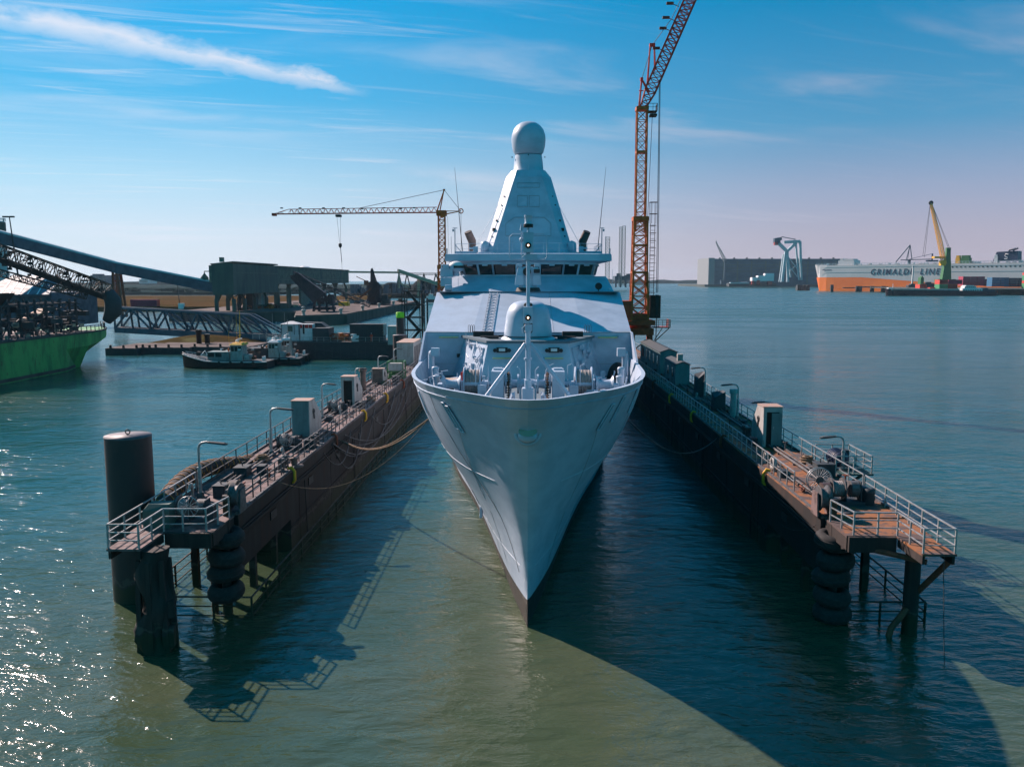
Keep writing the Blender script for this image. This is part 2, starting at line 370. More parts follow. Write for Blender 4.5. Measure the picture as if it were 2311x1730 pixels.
# ------------------------------------------------------------ water
def water():
    m = bpy.data.materials.new('water'); m.use_nodes = True; t = m.node_tree; p = t.nodes['Principled BSDF']
    g = nd(t, 'ShaderNodeNewGeometry'); P = g.outputs['Position']
    def nz(scale, st, det=5, rough=.55, dist=0, rot=.35):
        mp = nd(t, 'ShaderNodeMapping'); mp.inputs['Scale'].default_value = st; mp.inputs['Rotation'].default_value = (0, 0, rot); L(t, P, mp.inputs[0])
        n = nd(t, 'ShaderNodeTexNoise'); n.inputs['Scale'].default_value = scale; n.inputs['Detail'].default_value = det; n.inputs['Roughness'].default_value = rough; n.inputs['Distortion'].default_value = dist
        L(t, mp.outputs[0], n.inputs['Vector']); return n.outputs[0]
    silt = nz(.028, (1, 1.6, 1), 5, .55, 1.2)
    col = mixc(t, mrange(t, silt, .36, .64), (.038, .062, .034), (.064, .080, .046))
    # silty olive water stirred up round the dock, turquoise farther out puts sky reflection into the body colour
    ds = nd(t, 'ShaderNodeVectorMath', operation='DISTANCE'); L(t, P, ds.inputs[0]); ds.inputs[1].default_value = (1, 22, 0)
    far = mrange(t, mth(t, 'ADD', ds.outputs['Value'], mth(t, 'MULTIPLY', mth(t, 'SUBTRACT', silt, .5), 60.)), 22, 62)
    col = mixc(t, far, col, (.010, .070, .074))
    cl = nz(.35, (1, 1.8, 1), 6, .6, 1.)
    col = mixc(t, mrange(t, cl, .45, .75, 0, .35), col, (.030, .056, .028))
    L(t, col, p.inputs['Base Color']); p.inputs['IOR'].default_value = 1.46; p.inputs['Roughness'].default_value = .10
    # unresolved chop makes the open water rougher than the sheltered basin; wind streaks vary it
    ws = nz(.012, (1, 4.5, 1), 5, .6, .6, .1)
    L(t, mth(t, 'ADD', mrange(t, ds.outputs['Value'], 60, 420, .09, .25), mrange(t, ws, .35, .65, -.03, .07)), p.inputs['Roughness'])
    col = mixc(t, mth(t, 'MULTIPLY', mrange(t, ws, .42, .62), mrange(t, ds.outputs['Value'], 50, 160, 0, .85)), col, (.022, .060, .044)); L(t, col, p.inputs['Base Color'])
    rip = nz(2.6, (.55, 1.25, 1), 4, .6, .3, .25); mid = nz(.75, (.6, 1.2, 1), 4, .55, .5, .3); big = nz(.16, (.7, 1.1, 1), 3, .5, .3, .5)
    silt2 = nz(.05, (1, 1.5, 1), 4, .5, 1.)
    mp_ = nd(t, 'ShaderNodeMapping'); mp_.inputs['Scale'].default_value = (.5, 1.2, 1); mp_.inputs['Rotation'].default_value = (0, 0, .2); L(t, P, mp_.inputs[0])
    n_r = nd(t, 'ShaderNodeTexNoise', noise_type='RIDGED_MULTIFRACTAL'); n_r.inputs['Scale'].default_value = .9; n_r.inputs['Detail'].default_value = 4; L(t, mp_.outputs[0], n_r.inputs['Vector']); rdg = n_r.outputs[0]
    h = mth(t, 'ADD', mth(t, 'MULTIPLY', mth(t, 'MULTIPLY', rip, .055), mrange(t, silt2, .3, .65, .5, 1.25)), mth(t, 'ADD', mth(t, 'ADD', mth(t, 'MULTIPLY', mid, .175), mth(t, 'MULTIPLY', rdg, .06)), mth(t, 'MULTIPLY', big, .42)))
    b = nd(t, 'ShaderNodeBump'); b.inputs['Strength'].default_value = 1.; b.inputs['Distance'].default_value = 1.
    L(t, h, b.inputs['Height']); L(t, b.outputs[0], p.inputs['Normal'])
    MATS['water'] = m
    w = MB()
    w.quad((-16000, -3000, 0), (16000, -3000, 0), (16000, 20000, 0), (-16000, 20000, 0))
    tag(w.build('water', 'water'), kind='structure')
water()
# ============================================================ the warship
ship = thing('warship', 'light grey naval patrol ship, bow on, afloat between the dock walls, tall radar mast', 'warship', (0, 38.7, 0))
BR = [(0, 0), (.2, .62), (.8, 1.25), (1.9, 2.0), (3.5, 3.08), (5.1, 4.07), (8.6, 5.54), (13, 6.62), (18.8, 7.40), (28, 7.75), (110, 7.75)]
BW = [(0, 0), (3.3, .62), (9.3, 1.60), (15, 2.55), (22, 3.9), (30, 5.7), (38, 7.1), (46, 7.7), (55, 7.75), (110, 7.75)]
def rimz(Y): return max(11.15, 12-.045*max(0, Y-33.2))
def stemY(z):
    return interp(z, [(0, 38.7), (1.5, 38.55), (5, 37.6), (9, 35.6), (10.5, 34.55), (12, 33.2)])
def hull_b(s, z):
    w = smooth_interp(z, [(0, 0), (2, .12), (5, .42), (7, .68), (8.5, .84), (10, .94), (12, 1)])
    return (1-w)*smooth_interp(s, BW)+w*smooth_interp(s, BR)
def hull_pt(Y, z, side=1): return V((side*hull_b(max(0, Y-stemY(z)), z), Y, z))
SS = [0]+[.04*1.0, .12, .25, .45, .7, 1.0, 1.4, 1.9, 2.5, 3.2, 4.0, 5.0, 6.2, 7.5, 9, 11, 13, 15.5, 18, 21, 24, 28, 32, 36, 40, 46, 52, 60, 75, 90, 105]
ZL = [0, .8, 1.45, 2.4, 3.6, 4.8, 6, 7.2, 8.4, 9.4, 10.2, 10.7, 11.12]
def hull_mesh(mb, lo, hi):
    rows = []
    for k in range(lo, hi+1):
        z = ZL[k]; row = []
        for s in SS:
            # last level follows the sheer
            Y = stemY(z)+s; zz = z
            if k >= 11:
                e = (k-10)/2.0; zz = ZL[10]+(rimz(stemY(z)+s)-.45-ZL[10])*e; 
            if k in (1, 2): zz = z*interp(s, [(0, 1), (12, .62), (40, .35)])
            Y = stemY(zz)+s
            row.append((hull_b(s, zz), Y, zz))
        rows.append(row)
    for sd in (-1, 1):
        vs = [(p[0]*sd, p[1], p[2]) for r in rows for p in r]; n = len(SS)
        fs = [(i*n+j, i*n+j+1, (i+1)*n+j+1, (i+1)*n+j) if sd > 0 else (i*n+j, (i+1)*n+j, (i+1)*n+j+1, i*n+j+1) for i in range(len(rows)-1) for j in range(n-1)]
        mb.add(vs, fs, True)
    # transom
    a = [(r[-1][0], r[-1][1], r[-1][2]) for r in rows]; b = [(-r[-1][0], r[-1][1], r[-1][2]) for r in rows]
    mb.add(a+b[::-1], [tuple(range(2*len(a)))])
h = MB(); hull_mesh(h, 2, 12)
hull = h.build('hull', 'ship_paint', ship)
h = MB(); hull_mesh(h, 0, 2); h.build('waterline_band', 'hull_black', ship)
# rim band (bulwark cap strake) with inner face
RS = [s for s in SS if s < 30]
def rim_ring(Y0s, out, z_off):
    pts = []
    for sd in (-1, 1):
        seq = RS if sd > 0 else RS[::-1]
        for s in seq:
            zt = rimz(33.2+s)
            Ys = stemY(zt+z_off) if z_off < 0 else 33.2
            b = hull_b(s, min(12, zt+z_off) if z_off < 0 else 12)
            pts.append((s, sd, Ys, b, zt))
    return pts
def rim_curve(dz, inset):
    P = []
    for sd in (-1, 1):
        seq = RS if sd > 0 else RS[::-1]
        for s in seq:
            if sd > 0 and s == 0: continue
            zt = rimz(33.2+s)+dz; zz = min(12, zt)
            P.append(V((sd*hull_b(s, zz), stemY(zz)+s, zt)))
    Q = []
    for i, p in enumerate(P):
        d = (P[min(i+1, len(P)-1)]-P[max(i-1, 0)]); n = V((d.y, -d.x, 0)).normalized()   # outward
        Q.append(p+n*(-inset))
    return Q
bw_ = MB()
A = rim_curve(-.45, 0); B = rim_curve(0, -.06); Cc = rim_curve(.0, .16); Dd = rim_curve(-.06, .17); Ee = rim_curve(-1.3, .30)
bw_.loft([A, B, Cc, Dd, Ee], closed=False, caps=False, smooth=False)
# knuckle lip
K = rim_curve(-.45, -.05); K2 = rim_curve(-.50, .02)
bw_.loft([[p for p in K2], [p for p in K], [p+V((0, 0, .02)) for p in A]], closed=False, caps=False)
bulwark = bw_.build('bulwark', 'ship_paint', ship)
# thick bulwark stiffeners
st = MB()
for i in range(3, len(Ee)-3, 1):
    if i % 2: continue
    p, q = Dd[i], Ee[i]; d = (Dd[i+1]-Dd[i-1]).normalized(); n = V((-d.y, d.x, 0))
    st.slab([p, q, q+n*.55], .03)
st.build('bulwark_stiffener', 'ship_paint', ship)
# side plates rising to the deckhouse
for sd in (-1, 1):
    w = MB(); w.slab([(sd*7.70, 57.6, 11.0), (sd*7.76, 61.7, 11.0), (sd*7.74, 61.7, 13.0), (sd*7.74, 61.3, 13.0), (sd*7.70, 57.9, 11.25)], .14*sd); w.build('side_plate', 'ship_paint', ship)
# weld seams and knuckles on the bow
sm = MB().mat('ship_seam_light')
def seam(sd, f, r):
    pts = [f(t/24) for t in range(25)]
    sm.tube([hull_pt(Y, z, sd)+V((sd*.012, -.008, 0)) for Y, z in pts], r*1.5, 4)
for sd in (-1, 1):
    for zz, a, b in ((3.1, 38.8, 74), (5.2, 38.4, 74), (7.4, 38.3, 72)):
        seam(sd, lambda t, zz=zz, a=a, b=b: (a+(b-a)*t, zz-.018*(b-a)*t), .008)
sm.mat('ship_seam')
for sd in (-1, 1):
    for s0 in (4.2, 9.5, 16, 23, 31):
        pts = [hull_pt(stemY(z)+s0, z, sd)+V((sd*.010, -.004, 0)) for z in [1.6+i*.5 for i in range(18)]]
        sm.tube(pts, .011, 4)
sm.build('hull_seam', None, ship)
# line hanging down the side to the water
ln = MB(); Yl = 42.6
ln.tube([hull_pt(Yl-1.4, 11.2, -1)+V((-.1, 0, .3)), hull_pt(Yl-1.3, 10.4, -1)+V((-.05, 0, 0))]+[hull_pt(Yl-1.2-2.2*t, 10.2-7.6*t, -1)+V((-.03, 0, 0)) for t in [i/12 for i in range(13)]], .011, 5)
ln.build('draft_line', 'cable', ship)
# bullnose opening on the stem
Zb = 10.35; Yb = stemY(Zb)
nb = MB(); nb.lathe([(.62, -.02), (.60, -.08), (.52, -.14), (.47, -.13)], (0, Yb+.32, Zb), 28, 'y', caps=False)
nbo = nb.build('bullnose', 'ship_paint', ship)
nb = MB(); nb.ell((0, Yb+.12, Zb-.12), (.42, .30, .30), 24, 12, -.99); nb.build('bullnose_lip', 'ship_paint', nbo)
nb = MB(); nb.add([(.40*math.cos(a), Yb-.16+.18*math.sin(a), Zb+.13+.19*math.sin(a)) for a in [k*math.pi/12 for k in range(24)]], [tuple(range(24))]); nb.box((.03, Yb-.1, Zb+.26), (.12, .1, .10)); nb.build('bullnose_opening', 'tan', nbo)
# fairlead slots in the bow
for sd, lst in ((-1, ((1017, 937), (1028, 945), (957, 908))), (1, ((1366, 940), (1393, 922), (1427, 903)))):
    for (px, py) in lst:
        # find the hull point on this sight line
        best = None
        for k in range(400):
            Y = 34+k*.08; p = at(px, py, Y=Y)
            if p.z > 11.1: continue
            e = abs(abs(p.x)-hull_b(max(0, Y-stemY(p.z)), p.z))
            if best is None or e < best[0]: best = (e, Y, p.z)
        _, Y, z = best; f = MB()
        hgt = .62; a = hull_pt(Y-.12, z-hgt, sd); b = hull_pt(Y+.0, z+hgt, sd); tdir = (hull_pt(Y+.5, z, sd)-hull_pt(Y-.5, z, sd)).normalized()
        o = V((sd*.06, -.05, 0)); wq = .15
        f.mat('ship_paint')
        for e in (-1, 1): f.tube([a+tdir*wq*e+o, b+tdir*wq*e+o], .028, 6)
        f.tube([a-tdir*wq+o, a+tdir*wq+o], .035, 6); f.tube([b-tdir*wq+o, b+tdir*wq+o], .035, 6)
        f.mat('ship_seam').slab([a-tdir*wq+o*.5, a+tdir*wq+o*.5, b+tdir*wq+o*.5, b-tdir*wq+o*.5], .02)
        f.build('fairlead', None, ship)
# anchor recess and anchor on the left bow, folded in the plating
an = MB(); Y, z = 50.5, 4.2
an.mat('steel_blue').slab([hull_pt(54.5, 5.6, -1)+V((-.07, 0, 0)), hull_pt(49.4, 3.2, -1)+V((-.07, 0, 0)), hull_pt(49.0, 3.7, -1)+V((-.07, 0, 0)), hull_pt(52.2, 5.9, -1)+V((-.07, 0, 0))], .04)
an.build('anchor_recess', None, ship)
an = MB(); p = hull_pt(48.2, 3.2, -1)+V((-.12, -.05, 0))
an.box(p+V((.04, 0, 0)), (.16, .3, .5)); an.box(p+V((.04, -.1, -.25)), (.18, .9, .2)); an.beam(p+V((.04, -.5, -.3)), p+V((.04, -.35, .25)), .14); an.beam(p+V((.04, .4, -.3)), p+V((.04, .3, .25)), .14)
an.build('anchor', 'ship_paint', ship, bevel=.03)
# ---------------- foredeck
def deckz(Y): return 9.75+(61.6-min(61.6, Y))*.022
dk = MB(); Ys = [34.8+i*1.0 for i in range(28)]
rows = []
for Y in Ys: z = deckz(Y); b = hull_b(max(0, Y-stemY(z)), z)-.12; rows.append([(-b, Y, z), (b, Y, z)])
dk.loft(rows, closed=False, caps=False); deck = dk.build('foredeck', 'ship_deck', ship)
# windlass: chains, gypsies, housings, rope drums
def on(Y): return deckz(Y)
for sd in (-1, 1):
    Yw = 46.2; z = on(Yw)
    w = MB(); w.mat('ship_paint')
    w.bx(sd*1.68-.34, sd*1.68+.34, Yw-1.0, Yw+.9, z, z+1.75)          # tall gear housing
    w.box((sd*1.68, Yw, z+1.8), (.5, .5, .12)); w.box((sd*2.55, Yw, z+.5), (.5, 1.1, .9))
    for x in (.55, .98, 1.24): w.lathe([(.55, -.05), (.55, .05)], (sd*x, Yw, z+.95), 20, 'x')
    w.lathe([(.30, -.5), (.22, 0), (.30, .5)], (sd*.6, Yw, z+.95), 16, 'x'); w.tube([(sd*.3, Yw, z+.95), (sd*3.6, Yw, z+.95)], .13, 10)
    for x in (.42, 1.0): w.box((sd*x, Yw, z+.5), (.12, .8, 1.0)); w.tube([(sd*x, Yw-.2, z+1.2), (sd*x, Yw-.25, z+1.75), (sd*(x+.18), Yw-.3, z+1.95)], .03, 5)
    for x in (1.2, 2.2, 2.9): w.tube([(sd*x, Yw-.6, z+.9), (sd*x, Yw-.6, z+2.05), (sd*(x+.22), Yw-.6, z+2.15)], .025, 5)
    win = w.build('windlass', None, ship, bevel=.03)
    c = MB()                                                            # chain over the gypsy
    n = 26
    for i in range(n):
        t = i/(n-1)
        if t < .5: a = math.pi*(.5+(1-t*2)*.55); p = V((sd*1.08, Yw-.62*math.cos(math.pi-a)*-1 if False else Yw-.6*math.sin((.5-t)*0+t*2*math.pi/2), z+.95+.6*math.cos(t*2*math.pi/2)))
        else: p = V((sd*1.08, Yw-.6-(t-.5)*1.2, z+.9-(t-.5)*1.55))
        c.torus(p, .085, .030, 'x' if i % 2 else 'z', 8, 5)
    for i in range(26): c.torus((sd*(1.08-.012*i), Yw-1.2-.17*i, on(44)+.16), .10, .032, 'z' if i % 2 else 'x', 8, 5)
    c.build('anchor_chain', 'chain', ship)
    # rope drum with flanges, rope wound
    Yd = 46.8; z = on(Yd); xd = 3.15
    d = MB().mat('ship_paint')
    for x in (-.46, .46): d.lathe([(.86, -.04), (.88, 0), (.86, .04)], (sd*xd+x, Yd, z+1.0), 28, 'x')
    d.lathe([(.36, -.5), (.36, .5)], (sd*xd, Yd, z+1.0), 16, 'x'); d.box((sd*xd, Yd+.3, z+.16), (1.3, 1.6, .3))
    for x in (-.62, .62): d.box((sd*xd+x, Yd, z+.5), (.10, .5, 1.1))
    dr = d.build('rope_drum', None, ship)
    r = MB()
    for i in range(9): r.torus((sd*xd-.40+i*.10, Yd, z+1.0), .62+.02*(i % 2), .07, 'x', 26, 6)
    r.lathe([(.60, -.44), (.60, .44)], (sd*xd, Yd, z+1.0), 24, 'x'); r.build('wound_rope', 'rope_grey', dr)
    # warping head beside it
    d = MB(); d.lathe([(.52, -.5), (.50, -.46), (.30, -.34), (.24, 0), (.32, .36), (.5, .46), (.52, .5)], (sd*4.35, 46.9, z+.85), 24, 'x'); d.box((sd*4.9, 46.9, z+.45), (.5, .7, .9)); d.box((sd*5.4, 46.7, z+.3), (.45, .5, .6))
    d.build('warping_head', 'ship_paint', ship, bevel=.02)
    for (x, Y, hh, rr) in ((4.2, 41.9, .75, .20), (3.7, 41.4, .75, .20), (6.2, 55.0, 1.2, .22), (5.9, 53.0, .8, .22), (5.0, 53.0, .5, .16), (2.1, 39.6, .8, .14)):
        b = MB(); z = on(Y); b.lathe([(rr*1.4, 0), (rr*1.4, .06), (rr, .1), (rr, hh*.8), (rr*1.1, hh*.85), (rr*1.1, hh*.95), (rr*.7, hh)], (sd*x, Y, z), 14); b.build('bollard', 'ship_paint', ship)
    v = MB(); z = on(58); v.tube([(sd*6.75, 57.5, z), (sd*6.75, 57.5, z+1.75), (sd*6.72, 57.4, z+1.95), (sd*6.6, 57.2, z+2.0)], .22, 12); v.box((sd*6.45, 57.3, z+2.05), (.55, .5, .55)); v.build('vent_pipe', 'ship_paint', ship)
    # chain stopper and small gear near the stem
    g = MB(); z = on(41); g.box((sd*1.0, 41.6, z+.15), (.45, .9, .3)); g.beam((sd*1.0, 41.9, z+.2), (sd*.75, 41.2, z+.95), .13, .2); g.beam((sd*1.3, 41.2, z+.2), (sd*1.55, 41.9, z+.6), .1); g.box((sd*1.25, 41.0, z+.35), (.25, .3, .3), .5)
    g.tube([(sd*.7, 42.5, z), (sd*.7, 42.5, z+.9)], .05); g.tube([(sd*1.9, 42.0, z), (sd*1.9, 42.0, z+.7), (sd*2.15, 42.0, z+.75), (sd*2.15, 42.0, z)], .04)
    g.build('chain_stopper', 'ship_paint', ship, bevel=.015)
    g = MB(); rr = random.Random(3 if sd > 0 else 5)
    for i in range(9):
        x = sd*rr.uniform(2.6, 5.8); Y = rr.uniform(46, 56)
        if abs(x) > hull_b(Y-34.8, 10)-.9: x *= .72
        hq = rr.uniform(.25, .7); g.box((x, Y, on(Y)+hq/2), (rr.uniform(.2, .7), rr.uniform(.3, .8), hq), rr.uniform(0, 1))
        g.tube([(x, Y, on(Y)), (x, Y, on(Y)+hq+.3)], .03)
    for i in range(4): g.tube([(sd*(6.3-.25*i), 50+i*1.7, on(52)), (sd*(6.4-.2*i), 50+i*1.7, on(52)+.8), (sd*(6.3-.25*i)+.2, 50+i*1.7, on(52)+.85)], .05, 6)
    g.build('deck_fitting', 'ship_paint', ship, bevel=.02)
hose = MB(); hose.tube([(-3.95, 48.6, 10.2), (-3.9, 48.4, 11.0), (-3.75, 48.2, 11.7), (-3.7, 48.2, 11.2), (-3.85, 48.2, 10.5), (-4.0, 48.0, 10.8), (-3.85, 48.0, 11.5)], .07, 6); hose.build('fire_hose', 'red', ship)
# dark rope reel cover on the right of the deck
rc = MB(); rc.ell((6.45, 59.2, 9.9), (.75, .7, 1.1), 20, 10, -.2); rc.build('covered_reel', 'rubber', ship)
rc = MB(); rc.box((5.15, 56.8, 10.35), (.32, .2, .55)); rc.build('locker', 'ship_paint', ship)
# catenary of small details on the forward coaming: hatch
hb = MB(); hb.box((-4.6, 52.5, 10.25), (1.5, 1.1, .5)); hb.box((-4.6, 52.5, 10.53), (1.6, 1.2, .06)); hb.box((4.9, 51.0, 10.2), (1.2, .8, .4)); hb.build('deck_hatch', 'tan', ship, bevel=.02)
# ---------------- foremast
FY = 40.4; fz = on(FY)
fm = MB().mat('ship_paint')
fm.tube([(0, FY, fz+1.2), (0, FY, fz+4.6), (0, FY, fz+4.65)], .125, 12); fm.tube([(0, FY, fz+4.6), (0, FY, 18.6)], .095, 10)
fm.lathe([(.2, 0), (.2, .08)], (0, FY, fz+2.75), 12); fm.lathe([(.17, 0), (.17, .08)], (0, FY, fz+4.1), 12)
fm.tube([(0, FY, 18.6), (0, FY, 19.4)], .06, 8)
foremast = fm.build('foremast', None, ship)
b = MB(); b.bx(-.28, .28, FY-.25, FY+.35, fz, fz+1.35); b.tube([(.0, FY-.05, fz+1.3), (0, FY-.05, fz+1.75)], .18, 10)
b.mat('dark').box((.05, FY-.27, fz+.45), (.16, .06, .4)); b.ms[0:1] = ['ship_paint'] if b.ms[0] is None else b.ms[0:1]
b.build('mast_foot', 'ship_paint', foremast, bevel=.03)
for sd in (-1, 1):
    b = MB(); b.tube([(sd*.13, FY, 13.75), (sd*2.55, FY-.7, on(40)+.3)], .095, 10); b.lathe([(.16, 0), (.16, .12)], (sd*2.55, FY-.7, on(40)+.1), 10); b.build('mast_brace', 'ship_paint', foremast)
# light boxes on the foremast
for zc, w, hh in ((15.15, .46, .8), (18.62, .50, .95)):
    b = MB(); b.bx(-w/2, w/2, FY-.30, FY+.18, zc-hh/2, zc+hh/2); b.tube([(-.05, FY-.2, zc-hh/2-.02), (-.3, FY-.2, zc-hh/2-.25), (-.25, FY, zc-hh/2-.5)], .02, 5)
    b.box((.02, FY, zc-hh/2-.22), (.36, .3, .30)); lb = b.build('mast_light', 'ship_paint', foremast, bevel=.02)
    b = MB(); b.lathe([(.13, -.10), (.15, .02)], (0, FY-.33, zc-hh*.16), 14, 'y'); b.build('light_rim', 'dark', lb)
    b = MB(); b.ell((0, FY-.42, zc-hh*.16), (.05, .035, .05), 12, 8, -.99); b.build('light_lens', 'lamp_lit', lb)
b = MB(); b.lathe([(.20, 0), (.22, .12), (.17, .20), (.17, .46), (.20, .5), (.19, .56)], (0, FY, 19.35), 14); b.mat('dark'); b.ms[0] = 'ship_paint'
b.lathe([(.235, .0), (.235, .16)], (0, FY, 19.33), 14); b.build('masthead_lamp', 'ship_paint', foremast)
b = MB()
for sd in (-1, 1): b.tube([(sd*.2, FY, 19.02), (sd*.75, FY, 19.02), (sd*.9, FY, 18.9), (sd*.9, FY, 17.95), (sd*.78, FY, 17.8), (sd*.2, FY, 17.8)], .02, 5)
b.tube([(-.33, FY, 18.0), (-.33, FY, 19.3)], .02, 5); b.ell((-.33, FY, 18.75), (.10, .10, .12), 8, 6, -.99); b.lathe([(.08, 0), (.02, .3)], (-.33, FY, 19.2), 8); b.box((.3, FY, 17.95), (.25, .2, .2))
b.build('guard_frame', 'ship_paint', foremast)
# halyard on the mast
# ---------------- gun platform
gp = MB()
pl = [(-2.7, 56.0), (2.7, 56.0), (4.65, 61.58), (-4.65, 61.58)]
plb = [(-3.3, 55.3), (3.3, 55.3), (5.7, 61.58), (-5.7, 61.58)]
gp.loft([[(x, y, 9.6) for x, y in plb], [(x, y, 12.62) for x, y in pl]], caps=False)
plat = gp.build('gun_platform', 'ship_paint', ship)
g = MB(); po = [(-2.82, 55.88), (2.82, 55.88), (4.95, 61.56), (-4.95, 61.56)]; pi = [(-2.3, 56.5), (2.3, 56.5), (3.9, 61.56), (-3.9, 61.56)]
g.loft([[(x, y, 12.60) for x, y in po], [(x, y, 12.76) for x, y in po], [(x, y, 12.76) for x, y in pi], [(x, y, 12.63) for x, y in pi]], caps=False)
g.prism(pi, 12.50, 12.64); g.build('platform_coaming', 'ship_deck', plat)
g = MB()
for x in (-3.25, 3.25): g.box((x, 60.4, 12.95), (1.5, .5, .35)); g.box((x*.85, 59.5, 12.75), (1.3, .4, .16))
g.build('platform_locker', 'dark', plat, bevel=.02)
for sd in (-1, 1):                          # lights and boxes on the platform front
    g = MB().mat('dark'); g.box((sd*1.75, 55.72, 12.15), (.75, .16, .34)); g.mat('white').box((sd*1.75, 55.62, 12.17), (.42, .06, .20)); g.mat('dark')
    for e in (-1, 1): g.lathe([(.13, -.05), (.13, .05)], (sd*1.75+e*.48, 55.64, 12.13), 12, 'y')
    g.build('light_fixture', None, plat)
    g = MB().mat('tube_light'); g.tube([(sd*1.75-.62, 55.50, 11.62), (sd*1.75+.62, 55.50, 11.62)], .06, 8); g.mat('dark'); g.box((sd*1.75-.7*sd, 55.5, 11.6), (.1, .1, .14)); g.build('tube_lamp', None, plat)
    # hatch frame, pipes and ladders on the slanted sides
    a = V((sd*3.1, 55.7, 10.6)); c = V((sd*5.25, 61.0, 10.6)); dv = (c-a).normalized(); nv = V((sd*dv.y, -sd*dv.x, 0)).normalized()*.16
    nv = V((sd*abs(dv.y), -abs(dv.x), 0)).normalized()
    def S(t, z): lean = (12.6-z)*.17; p = V((sd*2.7, 56.0, z)).lerp(V((sd*4.65, 61.58, z)), t); return p+nv*(lean*1.25+.10)
    g = MB(); rr = random.Random(4+sd)
    for t0, t1, z0, z1 in ((.08, .40, 9.95, 12.2), (.46, .86, 10.2, 12.3)):
        q = [S(t0, z0), S(t1, z0), S(t1, z1), S(t0, z1)]
        for i in range(4): g.beam(q[i], q[(i+1) % 4], .09)
        g.slab([x-nv*.08 for x in q], .03)
    for i in range(22):
        t = rr.random()*.85+.05; z = rr.uniform(10, 12.2); g.tube([S(t, z)+nv*.05, S(min(1, t+rr.uniform(.02, .16)), z+rr.uniform(-.8, .8))+nv*.12], rr.uniform(.02, .05), 5)
    for i in range(10):
        t = rr.random()*.85+.05; z = rr.uniform(10.2, 12.2); g.box(S(t, z)+nv*.1, (rr.uniform(.1, .3), rr.uniform(.1, .3), rr.uniform(.1, .4)), rr.random())
    g.build('hatch_frame', 'ship_paint', plat)
# ---------------- gun
gun = MB()
base = (0, 59.3, 12.64)
gun.lathe([(1.95, 0), (1.9, .12), (1.45, .36)], base, 36)
gm = gun.build('gun_ring', 'ship_paint', ship)
g = MB(); prof = [(1.72, .30), (1.72, .42), (1.66, 1.0), (1.58, 1.6), (1.48, 2.0), (1.30, 2.36), (1.02, 2.60), (.6, 2.72), (.02, 2.76)]
vs = []
for r, hh in prof:
    for j in range(40):
        a = 2*math.pi*j/40; cx, sy = math.cos(a), math.sin(a); e = .78
        vs.append((base[0]+r*math.copysign(abs(cx)**e, cx), base[1]+1.18*r*math.copysign(abs(sy)**e, sy)+.1, base[2]+hh))
g.add(vs, [(i*40+j, i*40+(j+1) % 40, (i+1)*40+(j+1) % 40, (i+1)*40+j) for i in range(len(prof)-1) for j in range(40)], True)
turret = g.build('gun_turret', 'ship_paint', gm)
g = MB(); g.bx(-.30, .30, base[1]-2.02, base[1]-.6, base[2]+.55, base[2]+2.62); g.build('gun_slot', 'dark', gm, bevel=.12)
g = MB(); g.tube([(0, base[1]-1.3, base[2]+1.45), (0, base[1]-2.3, base[2]+1.5), (0, base[1]-2.35, base[2]+1.5), (0, base[1]-6.3, base[2]+1.75)], [.2, .17, .10, .075], 12); g.build('gun_barrel', 'ship_paint', gm)
# ---------------- deckhouse
wall = MB()
YF = 61.6
wall.bx(-7.74, -.001, YF, YF+.2, 9.4, 13.0); wall.bx(0, 7.74, YF, YF+.2, 9.4, 13.0)
wf = wall.build('front_wall', 'ship_paint', ship)
# sloped front in three facets
def facets(z0, z1, yb, yt, xb, xt, cb, ct, sw, name, parent, extra=0):
    """centre facet and two side facets that sweep back by sw at the outer edge"""
    o = None
    for part, q in (('centre', [(-cb, yb, z0), (cb, yb, z0), (ct, yt, z1), (-ct, yt, z1)]),
                    ('left', [(-xb, yb+sw, z0), (-cb, yb, z0), (-ct, yt, z1), (-xt, yt+sw, z1)]),
                    ('right', [(cb, yb, z0), (xb, yb+sw, z0), (xt, yt+sw, z1), (ct, yt, z1)])):
        m = MB(); m.slab(q, .12); o = m.build(name, 'ship_paint', parent)
    return o
facets(13.0, 15.80, 61.56, 69.5, 7.76, 7.76, 4.15, 3.72, 1.1, 'sloping_panel', ship)
sd_ = MB()
for s in (-1, 1):
    sd_.slab([(s*7.76, 62.66, 13.0), (s*7.76, 135, 13.0), (s*7.7, 135, 15.78), (s*7.76, 70.6, 15.80)][::s], .1)
    sd_.slab([(s*7.76, 61.6, 11.0), (s*7.76, 143, 11.0), (s*7.76, 143, 13.0), (s*7.76, 61.6, 13.0)][::s], .1)
sd_.bx(-7.65, 7.65, 70.6, 135, 15.60, 15.74); sd_.bx(-7.6, 7.6, 134.8, 135, 10, 15.6); sd_.bx(-7.6, 7.6, 135, 143, 10.9, 11.0)
sd_.build('side_wall', 'ship_paint', ship)
tb = MB(); tb.bx(-7.74, 7.74, YF-.02, YF+1.3, 12.955, 12.99); tb.build('ledge', 'ship_deck', ship)
